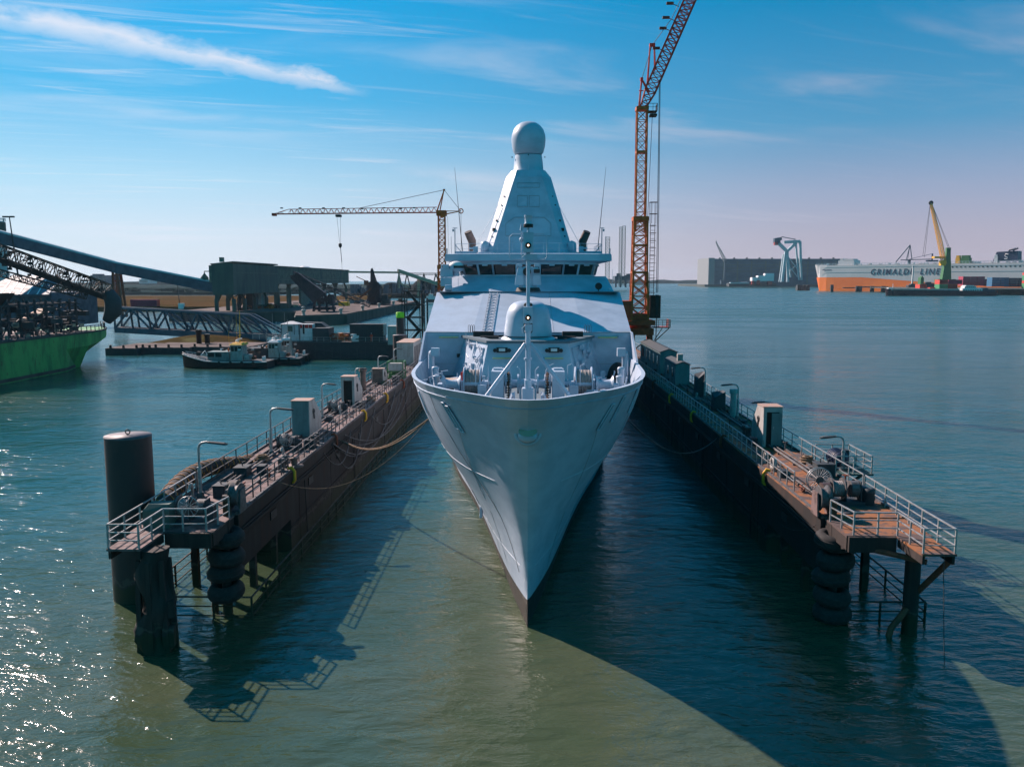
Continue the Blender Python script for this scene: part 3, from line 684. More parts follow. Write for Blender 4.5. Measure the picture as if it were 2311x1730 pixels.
# vertical welded seams and small stuff on the front wall
for x0 in (-5.9, 5.9):
    t = MB().mat('tube_light'); t.tube([(x0-.72, YF-.16, 12.62), (x0+.72, YF-.16, 12.62)], .07, 8); t.mat('ship_paint').box((x0+.85, YF-.14, 12.68), (.14, .16, .22)); t.box((x0-.82, YF-.14, 12.64), (.1, .12, .12)); t.build('tube_lamp', None, wf)
t = MB(); t.box((-5.15, YF-.1, 12.0), (.28, .15, .16)); t.tube([(-5.15, YF-.06, 12.0), (-5.15, YF-.06, 11.6)], .02); t.build('floodlight', 'ship_paint', wf)
t = MB(); t.box((-5.1, YF-.08, 11.25), (.42, .12, .26)); t.build('junction_box', 'dark', wf)
t = MB(); t.box((5.2, YF-.05, 12.1), (.35, .08, .45)); t.bx(5.0, 5.4, YF-.08, YF-.02, 11.9, 11.94); t.build('bracket', 'ship_paint', wf)
t = MB(); t.bx(-7.6, -4.6, YF-.02, YF, 10.62, 10.645); t.bx(4.6, 7.6, YF-.02, YF, 10.62, 10.645); t.build('wall_seam', 'ship_seam', wf)
for x in (-4.45, 4.2):
    for k in (0, .14, .28):
        pass
    t = MB(); 
    for k in (0, .17, .34): t.tube([(x+k, 61.55, 13.0), (x+k, 61.5, 13.45), (x+k+.07, 61.5, 13.55), (x+k+.14, 61.5, 13.45), (x+k+.14, 61.5, 13.0)], .018, 5)
    t.build('rail_hoop', 'cable', ship)
# ladder on the sloping panel
def slope(x, t): return V((x, 61.56+(69.5-61.56)*t, 13.0+2.80*t))
ld = MB(); nn = V((0, -.333, .943))*.10
for x in (-3.38, -2.72): ld.beam(slope(x, .02)+nn, slope(x+.18, .97)+nn, .045)
n = 13
for i in range(n+1):
    t = .02+.95*i/n; ld.beam(slope(-3.38+.18*t, t)+nn, slope(-2.72+.18*t, t)+nn, .03)
    if i < n:
        t2 = t+.95/n; ld.beam(slope(-3.38+.18*t, t)+nn, slope(-3.05+.18*t, t2)+nn, .022); ld.beam(slope(-2.72+.18*t, t)+nn, slope(-3.05+.18*t, t2)+nn, .022)
ld.build('ladder', 'ship_seam', ship)
sm = MB()
for x0, x1, a, b in ((-6.2, -5.9, 0, 1), (6.0, 5.7, 0, 1), (1.9, 1.75, 0, 1)):
    off = 1.1*(abs(x0)-3.9)/3.6 if abs(x0) > 4 else 0
    sm = MB(); sm.tube([slope(x0, .01)+V((0, off-.01, .01)), slope(x1, .99)+V((0, off-.01, .01))], .012, 4); sm.build('panel_seam', 'ship_seam', ship)
# ---------------- bridge base
dz = MB(); dz.bx(-7.2, 7.2, 66.35, 68.5, 15.86, 15.93); dz.build('bridge_ledge', 'ship_deck', ship)
facets(15.93, 17.16, 66.45, 69.0, 7.0, 6.55, 3.05, 2.75, 1.5, 'bridge_base', ship)
bb = MB()
for s in (-1, 1): bb.slab([(s*7.0, 67.95, 15.93), (s*7.0, 80, 15.93), (s*6.6, 80, 17.16), (s*6.55, 70.5, 17.16)][::s], .1)
bb.bx(-6.45, 6.45, 70.3, 80, 17.10, 17.155); bb.build('bridge_deck', 'ship_paint', ship)
# wheelhouse with glazed band
WL = [(-2.85, 69.2), (2.85, 69.2), (5.35, 70.4), (5.75, 72.2), (5.75, 80), (-5.75, 80), (-5.75, 72.2), (-5.35, 70.4)]
wh = MB(); wh.prism(WL, 17.13, 17.28)
TL = [(x*1.035, 69.2-(.22) if y < 70 else y-.12) for x, y in WL]
wh.prism([(x*1.02, y-.12 if y < 79 else y) for x, y in TL], 18.12, 18.36)
bridge = wh.build('wheelhouse', 'ship_paint', ship)
bi = MB(); bi.prism([(x*.93, y+.35 if y < 79 else y-.2) for x, y in WL], 17.2, 18.2); bi.build('dark_interior', 'dark', bridge)
def edge(a, b, n, gap):
    a0, b0 = V((*WL[a], 17.28)), V((*WL[b], 17.28)); a1, b1 = V((*TL[a], 18.12)), V((*TL[b], 18.12))
    fr = MB()
    for i in range(n+1):
        t = i/n; p, q = a0.lerp(b0, t), a1.lerp(b1, t); fr.beam(p, q, .16, .14)
    fr.build('window_frame', 'ship_paint', bridge)
    for i in range(n):
        t0, t1 = i/n+gap, (i+1)/n-gap
        w = MB(); w.slab([a0.lerp(b0, t0), a0.lerp(b0, t1), a1.lerp(b1, t1), a1.lerp(b1, t0)], .03); g_ = w.build('window', 'glass', bridge)
        m_ = a0.lerp(b0, (t0+t1)/2).lerp(a1.lerp(b1, (t0+t1)/2), .93); w = MB(); w.box(m_+V((0, -.12, 0)), (.45, .16, .12)); w.build('window_wiper', 'ship_paint', g_)
edge(0, 1, 3, .03); edge(1, 2, 2, .04); edge(7, 0, 2, .04); edge(2, 3, 1, .06); edge(6, 7, 1, .06); edge(3, 4, 4, .03); edge(5, 6, 4, .03)
rf = MB(); RL = [(-2.9, 68.5), (2.9, 68.5), (6.95, 69.7), (6.95, 80), (-6.95, 80), (-6.95, 69.7)]
rf.loft([[(x*.93, y+.45, 18.30) for x, y in RL], [(x, y, 18.42) for x, y in RL], [(x*.995, y+.05, 18.98) for x, y in RL], [(x*.96, y+.3, 19.02) for x, y in RL]]); roof = rf.build('bridge_roof', 'ship_paint', bridge)
rl = MB()
rl.rail([(-6.2, 72, 19.02), (-2.6, 70.3, 19.02), (2.6, 70.3, 19.02), (6.2, 72, 19.02), (6.2, 79, 19.02)], .9, 1.3, 2, .014, .018); rl.build('roof_railing', 'ship_paint', roof)
# director in front of the bridge windows
dr = MB(); dr.lathe([(.98, 0), (.75, .25), (.70, .45)], (0, 66.9, 15.95), 20); dr.mat('dark'); dr.ms[0] = 'ship_paint'; dr.lathe([(1.02, 0), (.9, .30)], (0, 66.9, 15.94), 20)
dr.mat('ship_paint')
for s in (-1, 1):
    dr.loft([[(s*.35, 66.2, 16.45), (s*1.05, 66.2, 16.45), (s*1.05, 67.4, 16.45), (s*.35, 67.4, 16.45)], [(s*.35, 66.2, 17.2), (s*.98, 66.2, 17.2), (s*.98, 67.4, 17.2), (s*.35, 67.4, 17.2)], [(s*.4, 66.4, 17.85), (s*.80, 66.4, 17.85), (s*.80, 67.2, 17.85), (s*.4, 67.2, 17.85)]])
    dr.box((s*.7, 66.6, 18.0), (.45, .5, .25))
dr.bx(-.4, .4, 66.4, 67.3, 16.4, 17.9); dr.mat('dark').lathe([(.32, 0), (.30, .1)], (-.1, 66.15, 17.5), 16, 'y'); dr.box((.68, 66.1, 17.55), (.5, .25, .3))
dr.build('gun_director', None, ship, bevel=.04)
# remote weapon, dome and gear on the port wing
dm = MB().mat('ship_paint'); dm.lathe([(.25, 0), (.25, .35), (.55, .45), (.62, .62), (.62, .68)], (-5.95, 69.0, 17.16), 18); dm.mat('dark').lathe([(.66, .66), (.66, .85)], (-5.95, 69.0, 17.16), 18); dm.mat('white').ell((-5.95, 69.0, 17.98), (.60, .60, .42), 18, 8, 0)
dm.build('sensor_dome', None, ship)
dm = MB(); dm.box((-6.7, 68.7, 17.45), (1.0, .7, .75)); dm.box((-6.75, 68.4, 17.95), (.5, .4, .3)); dm.tube([(-7.1, 68.3, 17.6), (-7.1, 68.3, 18.1)], .04); dm.box((-6.3, 68.4, 17.85), (.3, .3, .3), .4); dm.box((-6.7, 68.2, 16.7), (.9, .4, .7)); dm.build('small_gun_mount', 'ship_paint', ship, bevel=.03)
sp_ = MB(); sp_.lathe([(.27, 0), (.28, .2), (.2, .35)], (5.65, 66.85, 16.35), 16, 'y'); sp_.tube([(5.65, 67.0, 15.95), (5.65, 67.0, 16.3)], .05); sp_.build('loudhailer', 'dark', ship)
sp_ = MB(); sp_.lathe([(.26, -.35), (.27, .1), (.18, .2)], (-6.3, 66.7, 16.2), 14, 'x'); sp_.tube([(-6.3, 66.7, 15.95), (-6.3, 66.7, 16.2)], .05); sp_.ell((6.6, 67.1, 16.05), (.22, .22, .2), 12, 6, 0); sp_.tube([(6.75, 67.1, 15.95), (6.75, 67.1, 17.7)], .015); sp_.tube([(-5.6, 66.7, 15.95), (-5.6, 66.7, 17.0)], .015); sp_.build('signal_lamp', 'ship_paint', ship)
# ---------------- integrated mast
MY = 75.0
def octo(hw, c, yf, yb, z):
    return [(-c, yf, z), (c, yf, z), (hw, yf+(hw-c)*1.05, z), (hw, yb-(hw-c), z), (c, yb, z), (-c, yb, z), (-hw, yb-(hw-c), z), (-hw, yf+(hw-c)*1.05, z)]
ms = MB()
ms.loft([octo(4.1, 3.38, 73.6, 81.5, 18.9), octo(2.05, 1.22, 76.0, 80.4, 26.05), octo(1.5, 1.05, 76.4, 80.0, 26.7)])
mast = ms.build('radar_mast', 'ship_paint', ship)
def fm_(x, z, o=.03): t = (z-18.9)/(26.05-18.9); return V((x, 73.6+2.4*t-o, z+.01))
pn = MB()
def outline(pts):
    q = [fm_(x, z, .02) for x, z in pts]
    for i in range(len(q)): pn.beam(q[i], q[(i+1) % len(q)], .035)
outline([(-1.55, 22.1), (-2.0, 21.8), (-2.0, 21.0), (-2.0, 19.6+1.1), (2.0, 20.7), (2.0, 21.8), (1.4, 22.35), (-1.2, 22.35)][1:])
outline([(-1.0, 25.45), (1.0, 25.45), (1.0, 25.05), (-1.0, 25.05)]); outline([(.08, 24.3), (.98, 24.3), (.98, 23.3), (.08, 23.3)]); outline([(-.98, 24.3), (-.08, 24.3), (-.08, 23.3), (-.98, 23.3)])
pn.build('mast_panel', 'ship_seam', mast)
dt = MB(); rr = random.Random(2)
for s in (-1, 1):
    for z, w in ((19.9, .07), (20.7, .08), (21.3, .2), (22.1, .12), (23.5, .08), (24.3, .07)):
        t = (z-18.9)/7.15; c = 3.38+(1.22-3.38)*t; hw = 4.1+(2.05-4.1)*t
        x = s*(c+hw)/2; Y = 73.6+2.4*t+(hw-c)*.52; dt.box((x+s*.03, Y-.03, z), (w, w, w*1.3), s*.8)
dt.build('mast_sensor', 'dark', mast)
nk = MB(); nk.lathe([(1.50, 0), (1.40, .12), (1.28, 1.2), (1.22, 1.55)], (0, 78.0, 26.62), 36); nk.box((0, 76.4, 26.85), (.10, .06, .55)); nk.build('mast_neck', 'ship_paint', mast)
rd = MB(); rd.lathe([(1.20, -1.32), (1.36, -1.12), (1.50, -.65), (1.57, 0), (1.53, .45), (1.36, .92), (1.08, 1.28), (.72, 1.52), (.35, 1.62), (.01, 1.65)], (0, 78.0, 29.55), 48); rd.build('radome', 'ship_paint', mast)
rd = MB(); rd.box((0, 76.62, 28.05), (.1, .1, .1)); rd.box((1.5, 77.8, 28.0), (.1, .1, .1)); rd.box((-1.5, 77.8, 28.0), (.1, .1, .1)); rd.build('marker_lamp', 'dark', mast)
# exhaust pipes, domes, aerials
for s, px in ((-1, 1067), (1, 1313)):
    x = (px-1192)/FPX*79
    e = MB().mat('pipe_rust'); e.tube([(x, 79, 18.9), (x, 79, 20.2), (x, 78.95, 20.45), (x+s*.34, 78.6, 21.25)], [.36, .36, .38, .36], 16)
    e.mat('soot').tube([(x+s*.335, 78.61, 21.23), (x+s*.37, 78.57, 21.33)], .345, 16)
    e.build('exhaust_pipe', None, ship)
    b = MB(); xx = s*3.85; b.lathe([(.45, 0), (.45, .35)], (xx, 74.4, 19.02), 16); b.lathe([(.30, .3), (.42, .4), (.42, .9), (.34, 1.15), (.01, 1.3)], (xx, 74.4, 19.02), 18); b.build('satellite_dome', 'ship_paint', ship)
    b = MB(); b.tube([(s*6.35, 74, 19.0), (s*6.15+s*.0, 74, 19.8), (s*6.75-s*-.0, 74, 26.6)] if s > 0 else [(-5.75, 74, 19.0), (-5.85, 74, 19.8), (-6.45, 74, 26.6)], [.05, .04, .012], 6); b.build('whip_aerial', 'cable', ship)
    b = MB(); b.tube([(s*6.35, 72.6, 19.0), (s*6.35, 72.6, 21.3)], .045, 6); b.box((s*6.35, 72.6, 21.3), (.4, .05, .05)); b.box((s*6.5, 72.6, 21.1), (.14, .14, .2)); b.tube([(s*6.7, 72.9, 19), (s*6.7, 72.9, 20.6)], .02, 5); b.tube([(s*5.6, 72.6, 19.0), (s*6.35, 72.6, 19.9)], .03, 5); b.tube([(s*6.9, 71, 19), (s*6.9, 71, 19.5)], .06, 6); b.build('wind_sensor', 'ship_seam', ship)
    b = MB(); b.tube([(s*2.65, 75.6, 23.6), (s*5.05, 74.8, 19.2)], .018, 5); b.build('stay_wire', 'ship_seam_light', ship)
    b = MB(); b.bx(s*4.5-.0, s*6.4, 72.6, 76, 19.02, 19.32); b.bx(s*3.0, s*4.3, 72.0, 74, 19.02, 19.22); b.box((s*4.6, 73.2, 19.5), (.4, .3, .5)); b.box((s*4.9, 73.0, 19.6), (.5, .15, .12), .4); b.build('roof_locker', 'ship_paint', ship, bevel=.02)

# the upper works stand 3.1 m farther aft and 4.7 % larger than first drawn
def shift_aft(o, k=1.0467, a=V((0, 66.4, 15.92)), b=V((0, 69.5, 15.88))):
    if o.type == 'MESH':
        off = V(ship.location)
        if min((v.co.y for v in o.data.vertices))+off.y > 66.2 and o.name.split('.')[0] not in ('side_wall',):
            for v in o.data.vertices: v.co = b+(v.co+off-a)*k-off
    for c in o.children: shift_aft(c, k, a, b)
shift_aft(ship)
# ============================================================ floating dock walls
DZ = 5.0; XI, XO = 14.8, 18.9; Y0, Y1 = 40.8, 166
walls = {}
for sd, wd in ((-1, 'left'), (1, 'right')):
    w = thing('dock_wall', 'long rusty dock side wall with walkway on top, %s of the warship' % wd, 'dock wall', (sd*16.8, Y0, 0)); walls[sd] = w
    b = MB(); b.bx(sd*XI, sd*XO, 50, Y1, -2, DZ-.06); b.bx(sd*XI, sd*(XI+.18), Y0, 49.99, 2.0, DZ-.06); b.bx(sd*(XI+.18), sd*XO, Y0, 49.99, DZ-.6, DZ-.06)
    b.bx(sd*(XI-.05), sd*XI, Y0-.02, Y1, 4.25, DZ-.05)                       # sheer strake
    b.bx(sd*(XI-.22), sd*XI, Y0, Y1, 3.95, 4.07)                            # pipe shelf
    b.tube([(sd*(XI-.12), Y0+.2, 4.16), (sd*(XI-.12), Y1, 4.16)], .06, 6); b.tube([(sd*(XI-.12), Y0+.2, 3.85), (sd*(XI-.12), Y1, 3.85)], .05, 6)
    for k in range(13): b.bx(sd*(XI-.03), sd*XI, 52+k*8.6, 52.08+k*8.6, .1, 3.9)
    for y_ in (44, 47.8): b.beam((sd*(XI+.4), y_, -2), (sd*(XI+.4), y_, DZ-.6), .34); b.beam((sd*18.4, y_, -2), (sd*18.4, y_, DZ-.6), .34)
    b.bx(sd*(XI-.10), sd*XI, 50, Y1, 1.5, 1.58)
    b.bx(sd*XO, sd*(XO+.08), Y0, Y1, 4.3, 4.95)
    b.build('side_plating', 'rust_wall', w)
    d = MB(); d.bx(sd*(XI-.06), sd*(XO+.10), Y0-.02, Y1, DZ-.058, DZ)
    d.build('walkway_deck', 'orange_deck' if sd > 0 else 'rust_deck', w)
    e = MB(); e.bx(sd*XI, sd*(XI+.1), Y0, Y1, DZ+.004, DZ+.10); e.bx(sd*(XO-.9), sd*(XO-.82), Y0+6, Y1, DZ+.004, DZ+.16); e.bx(sd*(XO-.1), sd*XO, Y0, Y1, DZ+.004, DZ+.12); e.build('deck_kerb', 'rail_dark', w)
    rm = 'galv' if sd > 0 else 'rail_dark'
    r = MB(); r.rail([(sd*(XI+.25), 46 if sd > 0 else 44, DZ), (sd*(XI+.25), 95, DZ), (sd*(XI+.25), 160, DZ)], 1.1, 1.3, 3 if sd < 0 else 2, .026, .03); r.build('inner_railing', rm, w)
    r = MB(); r.rail([(sd*(XO-.2), 45.5, DZ), (sd*(XO-.2), 58, DZ), (sd*(XO-.2), 150, DZ)], 1.1, 2.0, 2, .026, .03); r.build('outer_railing', rm, w)
    # end platform and outer catwalk
    p = MB(); z = 4.95
    p.bx(sd*14.95, sd*18.95, 37.9, Y0-.04, z-.10, z); p.bx(sd*17.25, sd*18.75, 35.3, 37.9, z-.10, z)
    p.build('end_platform', 'rust_deck' if sd < 0 else 'orange_deck', w)
    p = MB(); p.bx(sd*15.0, sd*17.2, 37.7, 37.88, z-.75, z-.02); p.bx(sd*18.8, sd*18.95, 37.9, Y0-.1, z-.7, z-.12); p.bx(sd*17.3, sd*17.42, 35.4, 37.85, z-.5, z-.105); p.bx(sd*18.6, sd*18.72, 35.4, 37.85, z-.5, z-.105)
    p.bx(sd*14.95, sd*15.1, 37.9, Y0-.1, z-.7, z-.12); p.beam((sd*15.2, Y0-.3, z-1.4), (sd*15.2, 38, z-.6), .16); p.build('platform_beam', 'timber_black', w)
    r = MB()
    r.rail([(sd*15.0, 40.2, z), (sd*15.3, 38.0, z), (sd*16.4, 37.95, z), (sd*17.32, 37.95, z), (sd*17.32, 35.4, z), (sd*18.7, 35.4, z), (sd*18.7, 38.5, z), (sd*18.8, 45.5, z)], 1.1, 1.35, 3, .03, .036)
    r.build('platform_railing', 'galv', w)
    # posts under the platform
    p = MB(); p.cyl((sd*16.0, 41.0-.6, -2), (sd*16.0, 40.4, 4.8), .17, 10); p.build('support_post', 'timber_black', w)
    # half-sunk railing of the flooded pontoon
    r = MB(); q = [(sd*(XI-1.0), 150, -.35), (sd*(XI-1.0), 39.5, -.35), (sd*19.6, 39.5, -.35), (sd*19.6, 60, -.35)]
    if sd > 0: q = [(sd*(XI+.4), 39.5, -.35)]+q[2:]
    r.rail(q, 1.45, 2.3, 3, .035, .045); r.build('pontoon_railing', 'timber_black', w)
    rr = random.Random(12+sd)
    # pipes, brackets and dark openings on the inner face
    m = MB().mat('dark')
    for k in range(14): Y = 46+k*8.3; m.bx(sd*(XI-.06), sd*(XI+.02), Y, Y+1.1, 3.1, 3.6)
    for k in range(7): Y = 53+k*15.; m.tube([(sd*(XI-.12), Y, 3.9), (sd*(XI-.14), Y+.2, 1.4), (sd*(XI-.13), Y+.3, .1)], .045, 6)
    pass
    m.build('wall_opening', None, w)
    for k in range(9):
        Y = 50.5+k*11.5; f = MB().mat('yellow' if k % 3 != 1 else 'rust_red')
        f.lathe([(.18, 0), (.18, .05)], (sd*(XI-.18), Y, 4.55), 10, 'x') if False else None
        f.tube([(sd*(XI-.04), Y, 4.2), (sd*(XI-.2), Y, 4.4), (sd*(XI-.2), Y, 4.95), (sd*(XI-.02), Y, 5.2), (sd*(XI+.2), Y, 5.12)], .10, 8)
        f.build('fender_bracket', None, w)
# small fittings on the walkway
for sd in (-1, 1):
    rr = random.Random(31+sd); w = walls[sd]
    for k in range(3):
        xx = sd*(XI+(1.0, 2.4, 2.75)[k]); b = MB(); b.tube([(xx, 43+k*2, DZ+.16), (xx, 92, DZ+.16), (xx, 150, DZ+.16)], (.06, .09, .05)[k], 6)
        for j in range(30): b.box((xx, 44+k*2+j*3.3, DZ+.07), (.26, .12, .14))
        b.build('deck_pipe', 'rail_dark', w)
    for k in range(40):
        Y = 42+k*1.9+rr.uniform(-.5, .5); x = sd*(XI+rr.choice((.65, 1.5, 1.9, 3.2, 3.6))); q = k % 5; b = MB()
        if q == 0: b.lathe([(.28, 0), (.28, .05), (.22, .07)], (x, Y, DZ+.005), 16); b.tube([(x-.12, Y, DZ+.07), (x-.12, Y, DZ+.16), (x+.12, Y, DZ+.16), (x+.12, Y, DZ+.07)], .02, 5); b.build('manhole_cover', 'rail_dark', w)
        elif q == 1: b.tube([(x, Y, DZ), (x, Y, DZ+.55), (x, Y-.1, DZ+.75), (x, Y-.32, DZ+.78), (x, Y-.36, DZ+.6)], .09, 8); b.build('gooseneck_vent', 'hut_grey', w)
        elif q == 2: b.box((x, Y, DZ+.12), (.16, .5, .10)); b.tube([(x, Y-.4, DZ+.26), (x, Y+.4, DZ+.26)], .05, 6); b.box((x, Y, DZ+.2), (.1, .24, .14)); b.build('deck_cleat', 'rust_red', w)
        elif q == 3: b.tube([(x, Y, DZ), (x, Y, DZ+.6)], .05, 6); b.torus((x, Y, DZ+.62), .17, .022, 'z', 14, 5); b.beam((x-.16, Y, DZ+.62), (x+.16, Y, DZ+.62), .025); b.beam((x, Y-.16, DZ+.62), (x, Y+.16, DZ+.62), .025); b.build('valve_wheel', 'rust_red' if k % 2 else 'rail_dark', w)
        else: b.bx(x-.25, x+.25, Y-.35, Y+.35, DZ, DZ+rr.uniform(.25, .6)); b.box((x, Y-.37, DZ+.2), (.3, .04, .12)); b.build('junction_box', 'steel_dark', w, bevel=.02)
# hoses slung over the left wall
for i, (ya, yb, sag, r_) in enumerate(((61, 78, 2.6, .05), (60.5, 90, 3.2, .06), (62, 99, 3.0, .05), (60, 71, 2.9, .055), (64, 104, 3.2, .045), (57, 66, 1.7, .04), (74, 92, 2.2, .04))):
    h = MB(); pts = []
    for k in range(25):
        t = k/24; z = 4.75-4*sag*t*(1-t); pts.append((-XI+.16+.05*i+.25*math.sin(math.pi*t), ya+(yb-ya)*t, z))
    h.tube(pts, r_, 6); tag(h.build('slung_hose', 'cable'), ['first black hose hanging in a loop down the left dock wall', 'black hose in a long loop, second on the left dock wall', 'black hose running far along the left dock wall, third from the front', 'short deep loop of black hose on the left dock wall near the bollard', 'longest black hose hanging low beside the warship on the left dock wall', 'small foremost loop of thin hose on the left dock wall', 'thin black hose loop behind the others on the left dock wall'][i], 'hose', 'black hoses slung over the left dock wall')
# ---------------- lamps
def lamp(sd, base, hgt, reach, label, drop=.25):
    x, y = base
    t = thing('dock_lamp', label, 'lamp post', (x, y, DZ), 'bent lamp posts along the dock walls')
    b = MB(); b.tube([(x, y, DZ), (x, y, DZ+hgt*.55)], .10, 10); b.tube([(x, y, DZ+hgt*.55), (x, y, DZ+hgt-.3), (x-sd*.06, y, DZ+hgt-.12), (x-sd*.2, y, DZ+hgt), (x-sd*.5, y, DZ+hgt+.05)], .065, 10)
    b.tube([(x, y, DZ+hgt*.55-.02), (x, y, DZ+hgt*.55+.06)], .13, 10); b.box((x-sd*.08, y-.08, DZ+hgt*.58), (.1, .1, .1)); b.build('post', 'galv', t)
    b = MB(); b.tube([(x, y, DZ+.01), (x, y, DZ+.35)], [.24, .16], 8); b.box((x, y, DZ+.04), (.5, .5, .08)); b.build('base', 'rail_dark', t)
    b = MB(); hx = x-sd*.45; b.loft([[(hx-sd*q, y+v*w, DZ+hgt+.03-drop*q*.4+u*hh) for v, u in ((-1, -.4), (1, -.4), (1, .6), (0, 1), (-1, .6))] for q, w, hh in ((0, .05, .05), (.15, .12, .09), (reach-.6, .14, .10), (reach-.45, .07, .05))]); b.build('lamp_head', 'steel_dark', t, bevel=.01)
    return t
for px, py, tp, lab in ((453, 1124, 1005, 'nearest bent lamp post on the left dock wall, beside the winch'), (613, 1028, 925, 'bent lamp post on the left dock wall just before the teal fronted hut'), (728, 948, 868, 'bent lamp post on the left dock wall between the two huts'), (803, 893, 832, 'bent lamp post half hidden behind the vent pipe on the left dock wall'), (854, 865, 804, 'pale bent lamp post beside the green crate on the left dock wall'), (889, 832, 787, 'farthest bent lamp post on the left dock wall, by the grey container')):
    p = at(px, py, z=DZ); lamp(-1, (p.x, p.y), 16.8-p.y*(tp-633)/FPX*1.0-DZ-.05*0, 1.6 if px < 700 else 1.25, lab)
for px, py, tp, lab in ((1590, 899, 829, 'farthest bent lamp post on the right dock wall, in front of the grey sheds'), (1664, 947, 867, 'bent lamp post beside the tall vent pipe on the right dock wall'), (1738, 985, 907, 'bent lamp post standing behind the open grey hut'), (1901, 1060, 986, 'nearest bent lamp post on the right dock wall, by the hose reel')):
    p = at(px, py, z=DZ); lamp(1, (p.x, p.y), 16.8-p.y*(tp-633)/FPX-DZ, 1.5, lab)
# ---------------- companion huts
def hut(sd, x0, x1, y, h, dt, db, name, label, open_=False, front='hut_grey', leaf=False, roof=True):
    t = thing(name, label, 'hut', ((x0+x1)/2, y, DZ))
    b = MB(); pts = [(y, 0), (y+db, 0), (y+db, h*.42), (y+dt, h), (y, h)]
    for x in (x0, x1):
        xa, xb = (x, x+.06) if x == x0 else (x-.06, x)
        b.loft([[(xa, q, DZ+z+.005) for q, z in pts], [(xb, q, DZ+z+.005) for q, z in pts]])
    b.slab([(x0, y+db, DZ+h*.42), (x1, y+db, DZ+h*.42), (x1, y+dt, DZ+h), (x0, y+dt, DZ+h)], .05); b.bx(x0, x1, y+db-.05, y+db, DZ, DZ+h*.42)
    b.build('hut_wall', 'hut_grey', t)
    f = MB()
    if open_:
        f.bx(x0+.06, x0+.22, y, y+.05, DZ+.02, DZ+h-.02); f.bx(x1-.22, x1-.06, y, y+.05, DZ+.02, DZ+h-.02); f.bx(x0+.22, x1-.22, y, y+.05, DZ+h-.35, DZ+h-.02)
    else: f.bx(x0+.06, x1-.06, y, y+.05, DZ+.02, DZ+h-.02)
    f.build('hut_front', front, t)
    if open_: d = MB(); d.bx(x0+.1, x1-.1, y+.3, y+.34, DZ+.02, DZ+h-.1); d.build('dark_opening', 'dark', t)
    if open_: d = MB(); d.bx(x0+.07, x1-.07, y+.06, y+.3, DZ+.02, DZ+.06); d.build('sill', 'rail_dark', t)
    if leaf:
        d = MB(); d.box(((x0+x1)/2+.25, y-.12, DZ+h*.46), (.72, .05, h*.80), -.12); d.build('door', 'hut_teal', t)
        d = MB(); d.box(((x0+x1)/2+.02, y-.12, DZ+h*.5), (.05, .08, .2)); d.build('door_handle', 'galv', t)
    if roof: r = MB(); r.bx(x0-.05, x1+.05, y-.05, y+dt+.05, DZ+h, DZ+h+.05); r.build('hut_roof', 'hut_roof', t)
    xs = x1 if sd < 0 else x0
    w = MB(); w.torus((xs-sd*.04, y+dt*.8, DZ+h*.66), .17, .05, 'x', 16, 6); w.tube([(xs-sd*.05, y+dt*.8, DZ+h*.62), (xs-sd*.06, y+dt*.8+.05, DZ+h*.45)], .05, 6); w.build('hanging_coil', 'cable', t)
    return t
hut(-1, -17.9, -16.55, 61.6, 2.75, 1.5, 3.6, 'companion_hut', 'grey slant-backed hut with teal front and rusty roof on the left dock wall', front='hut_teal')
hut(-1, -17.7, -16.45, 77.5, 2.75, 1.5, 3.8, 'companion_hut', 'grey slant-backed hut with black open doorway on the left dock wall', open_=True)
hut(1, 16.72, 18.05, 58.3, 2.9, 1.5, 3.0, 'companion_hut', 'pale slant-backed hut with its door ajar on the right dock wall', open_=True, leaf=True)
hut(-1, -17.9, -16.6, 94, 1.75, 1.1, 3.0, 'rusty_housing', 'low rusty brown slant-sided housing behind the vent pipe on the left dock wall', front='pipe_rust')
def ventpipe(x, y, h, r, label, m='hut_grey'):
    t = MB().mat(m); t.tube([(x, y, DZ), (x, y, DZ+h-.35)], r*.72, 14); t.lathe([(r, 0), (r, .28), (r*.9, .36)], (x, y, DZ+h-.42), 18); t.lathe([(r*.95, 0), (r*.95, .12)], (x, y, DZ), 14); tag(t.build('vent_pipe', None), label, 'vent pipe')
p = at(820, 884, z=DZ); ventpipe(p.x, p.y, 2.6, .42, 'grey capped vent pipe standing beside the open hut on the left dock wall', 'pipe_rust')
p = at(1654, 942, z=DZ); ventpipe(p.x, p.y, 2.55, .36, 'grey capped vent pipe next to the lamp post on the right dock wall')
# dark machinery boxes and tanks on the right wall
for (px, py, w, h, lab) in ((1581, 898, .9, 2.6, 'tall dark locker behind the far lamp post on the right dock wall'), (1624, 928, 1.0, 1.8, 'dark slanted machine casing before the vent pipe on the right dock wall')):
    p = at(px, py, z=DZ); m = MB(); x, y = p.x, p.y
    m.loft([[(x-w/2, y, DZ), (x+w/2, y, DZ), (x+w/2, y+1.4, DZ), (x-w/2, y+1.4, DZ)], [(x-w/2, y, DZ+h*.7), (x+w/2, y, DZ+h), (x+w/2, y+1.2, DZ+h), (x-w/2, y+1.2, DZ+h*.9)]]); m.bx(x-w/2-.05, x+w/2+.05, y-.04, y+1.44, DZ+.3, DZ+.38)
    tag(m.build('machine_casing', 'steel_dark', bevel=.03), lab, 'casing')
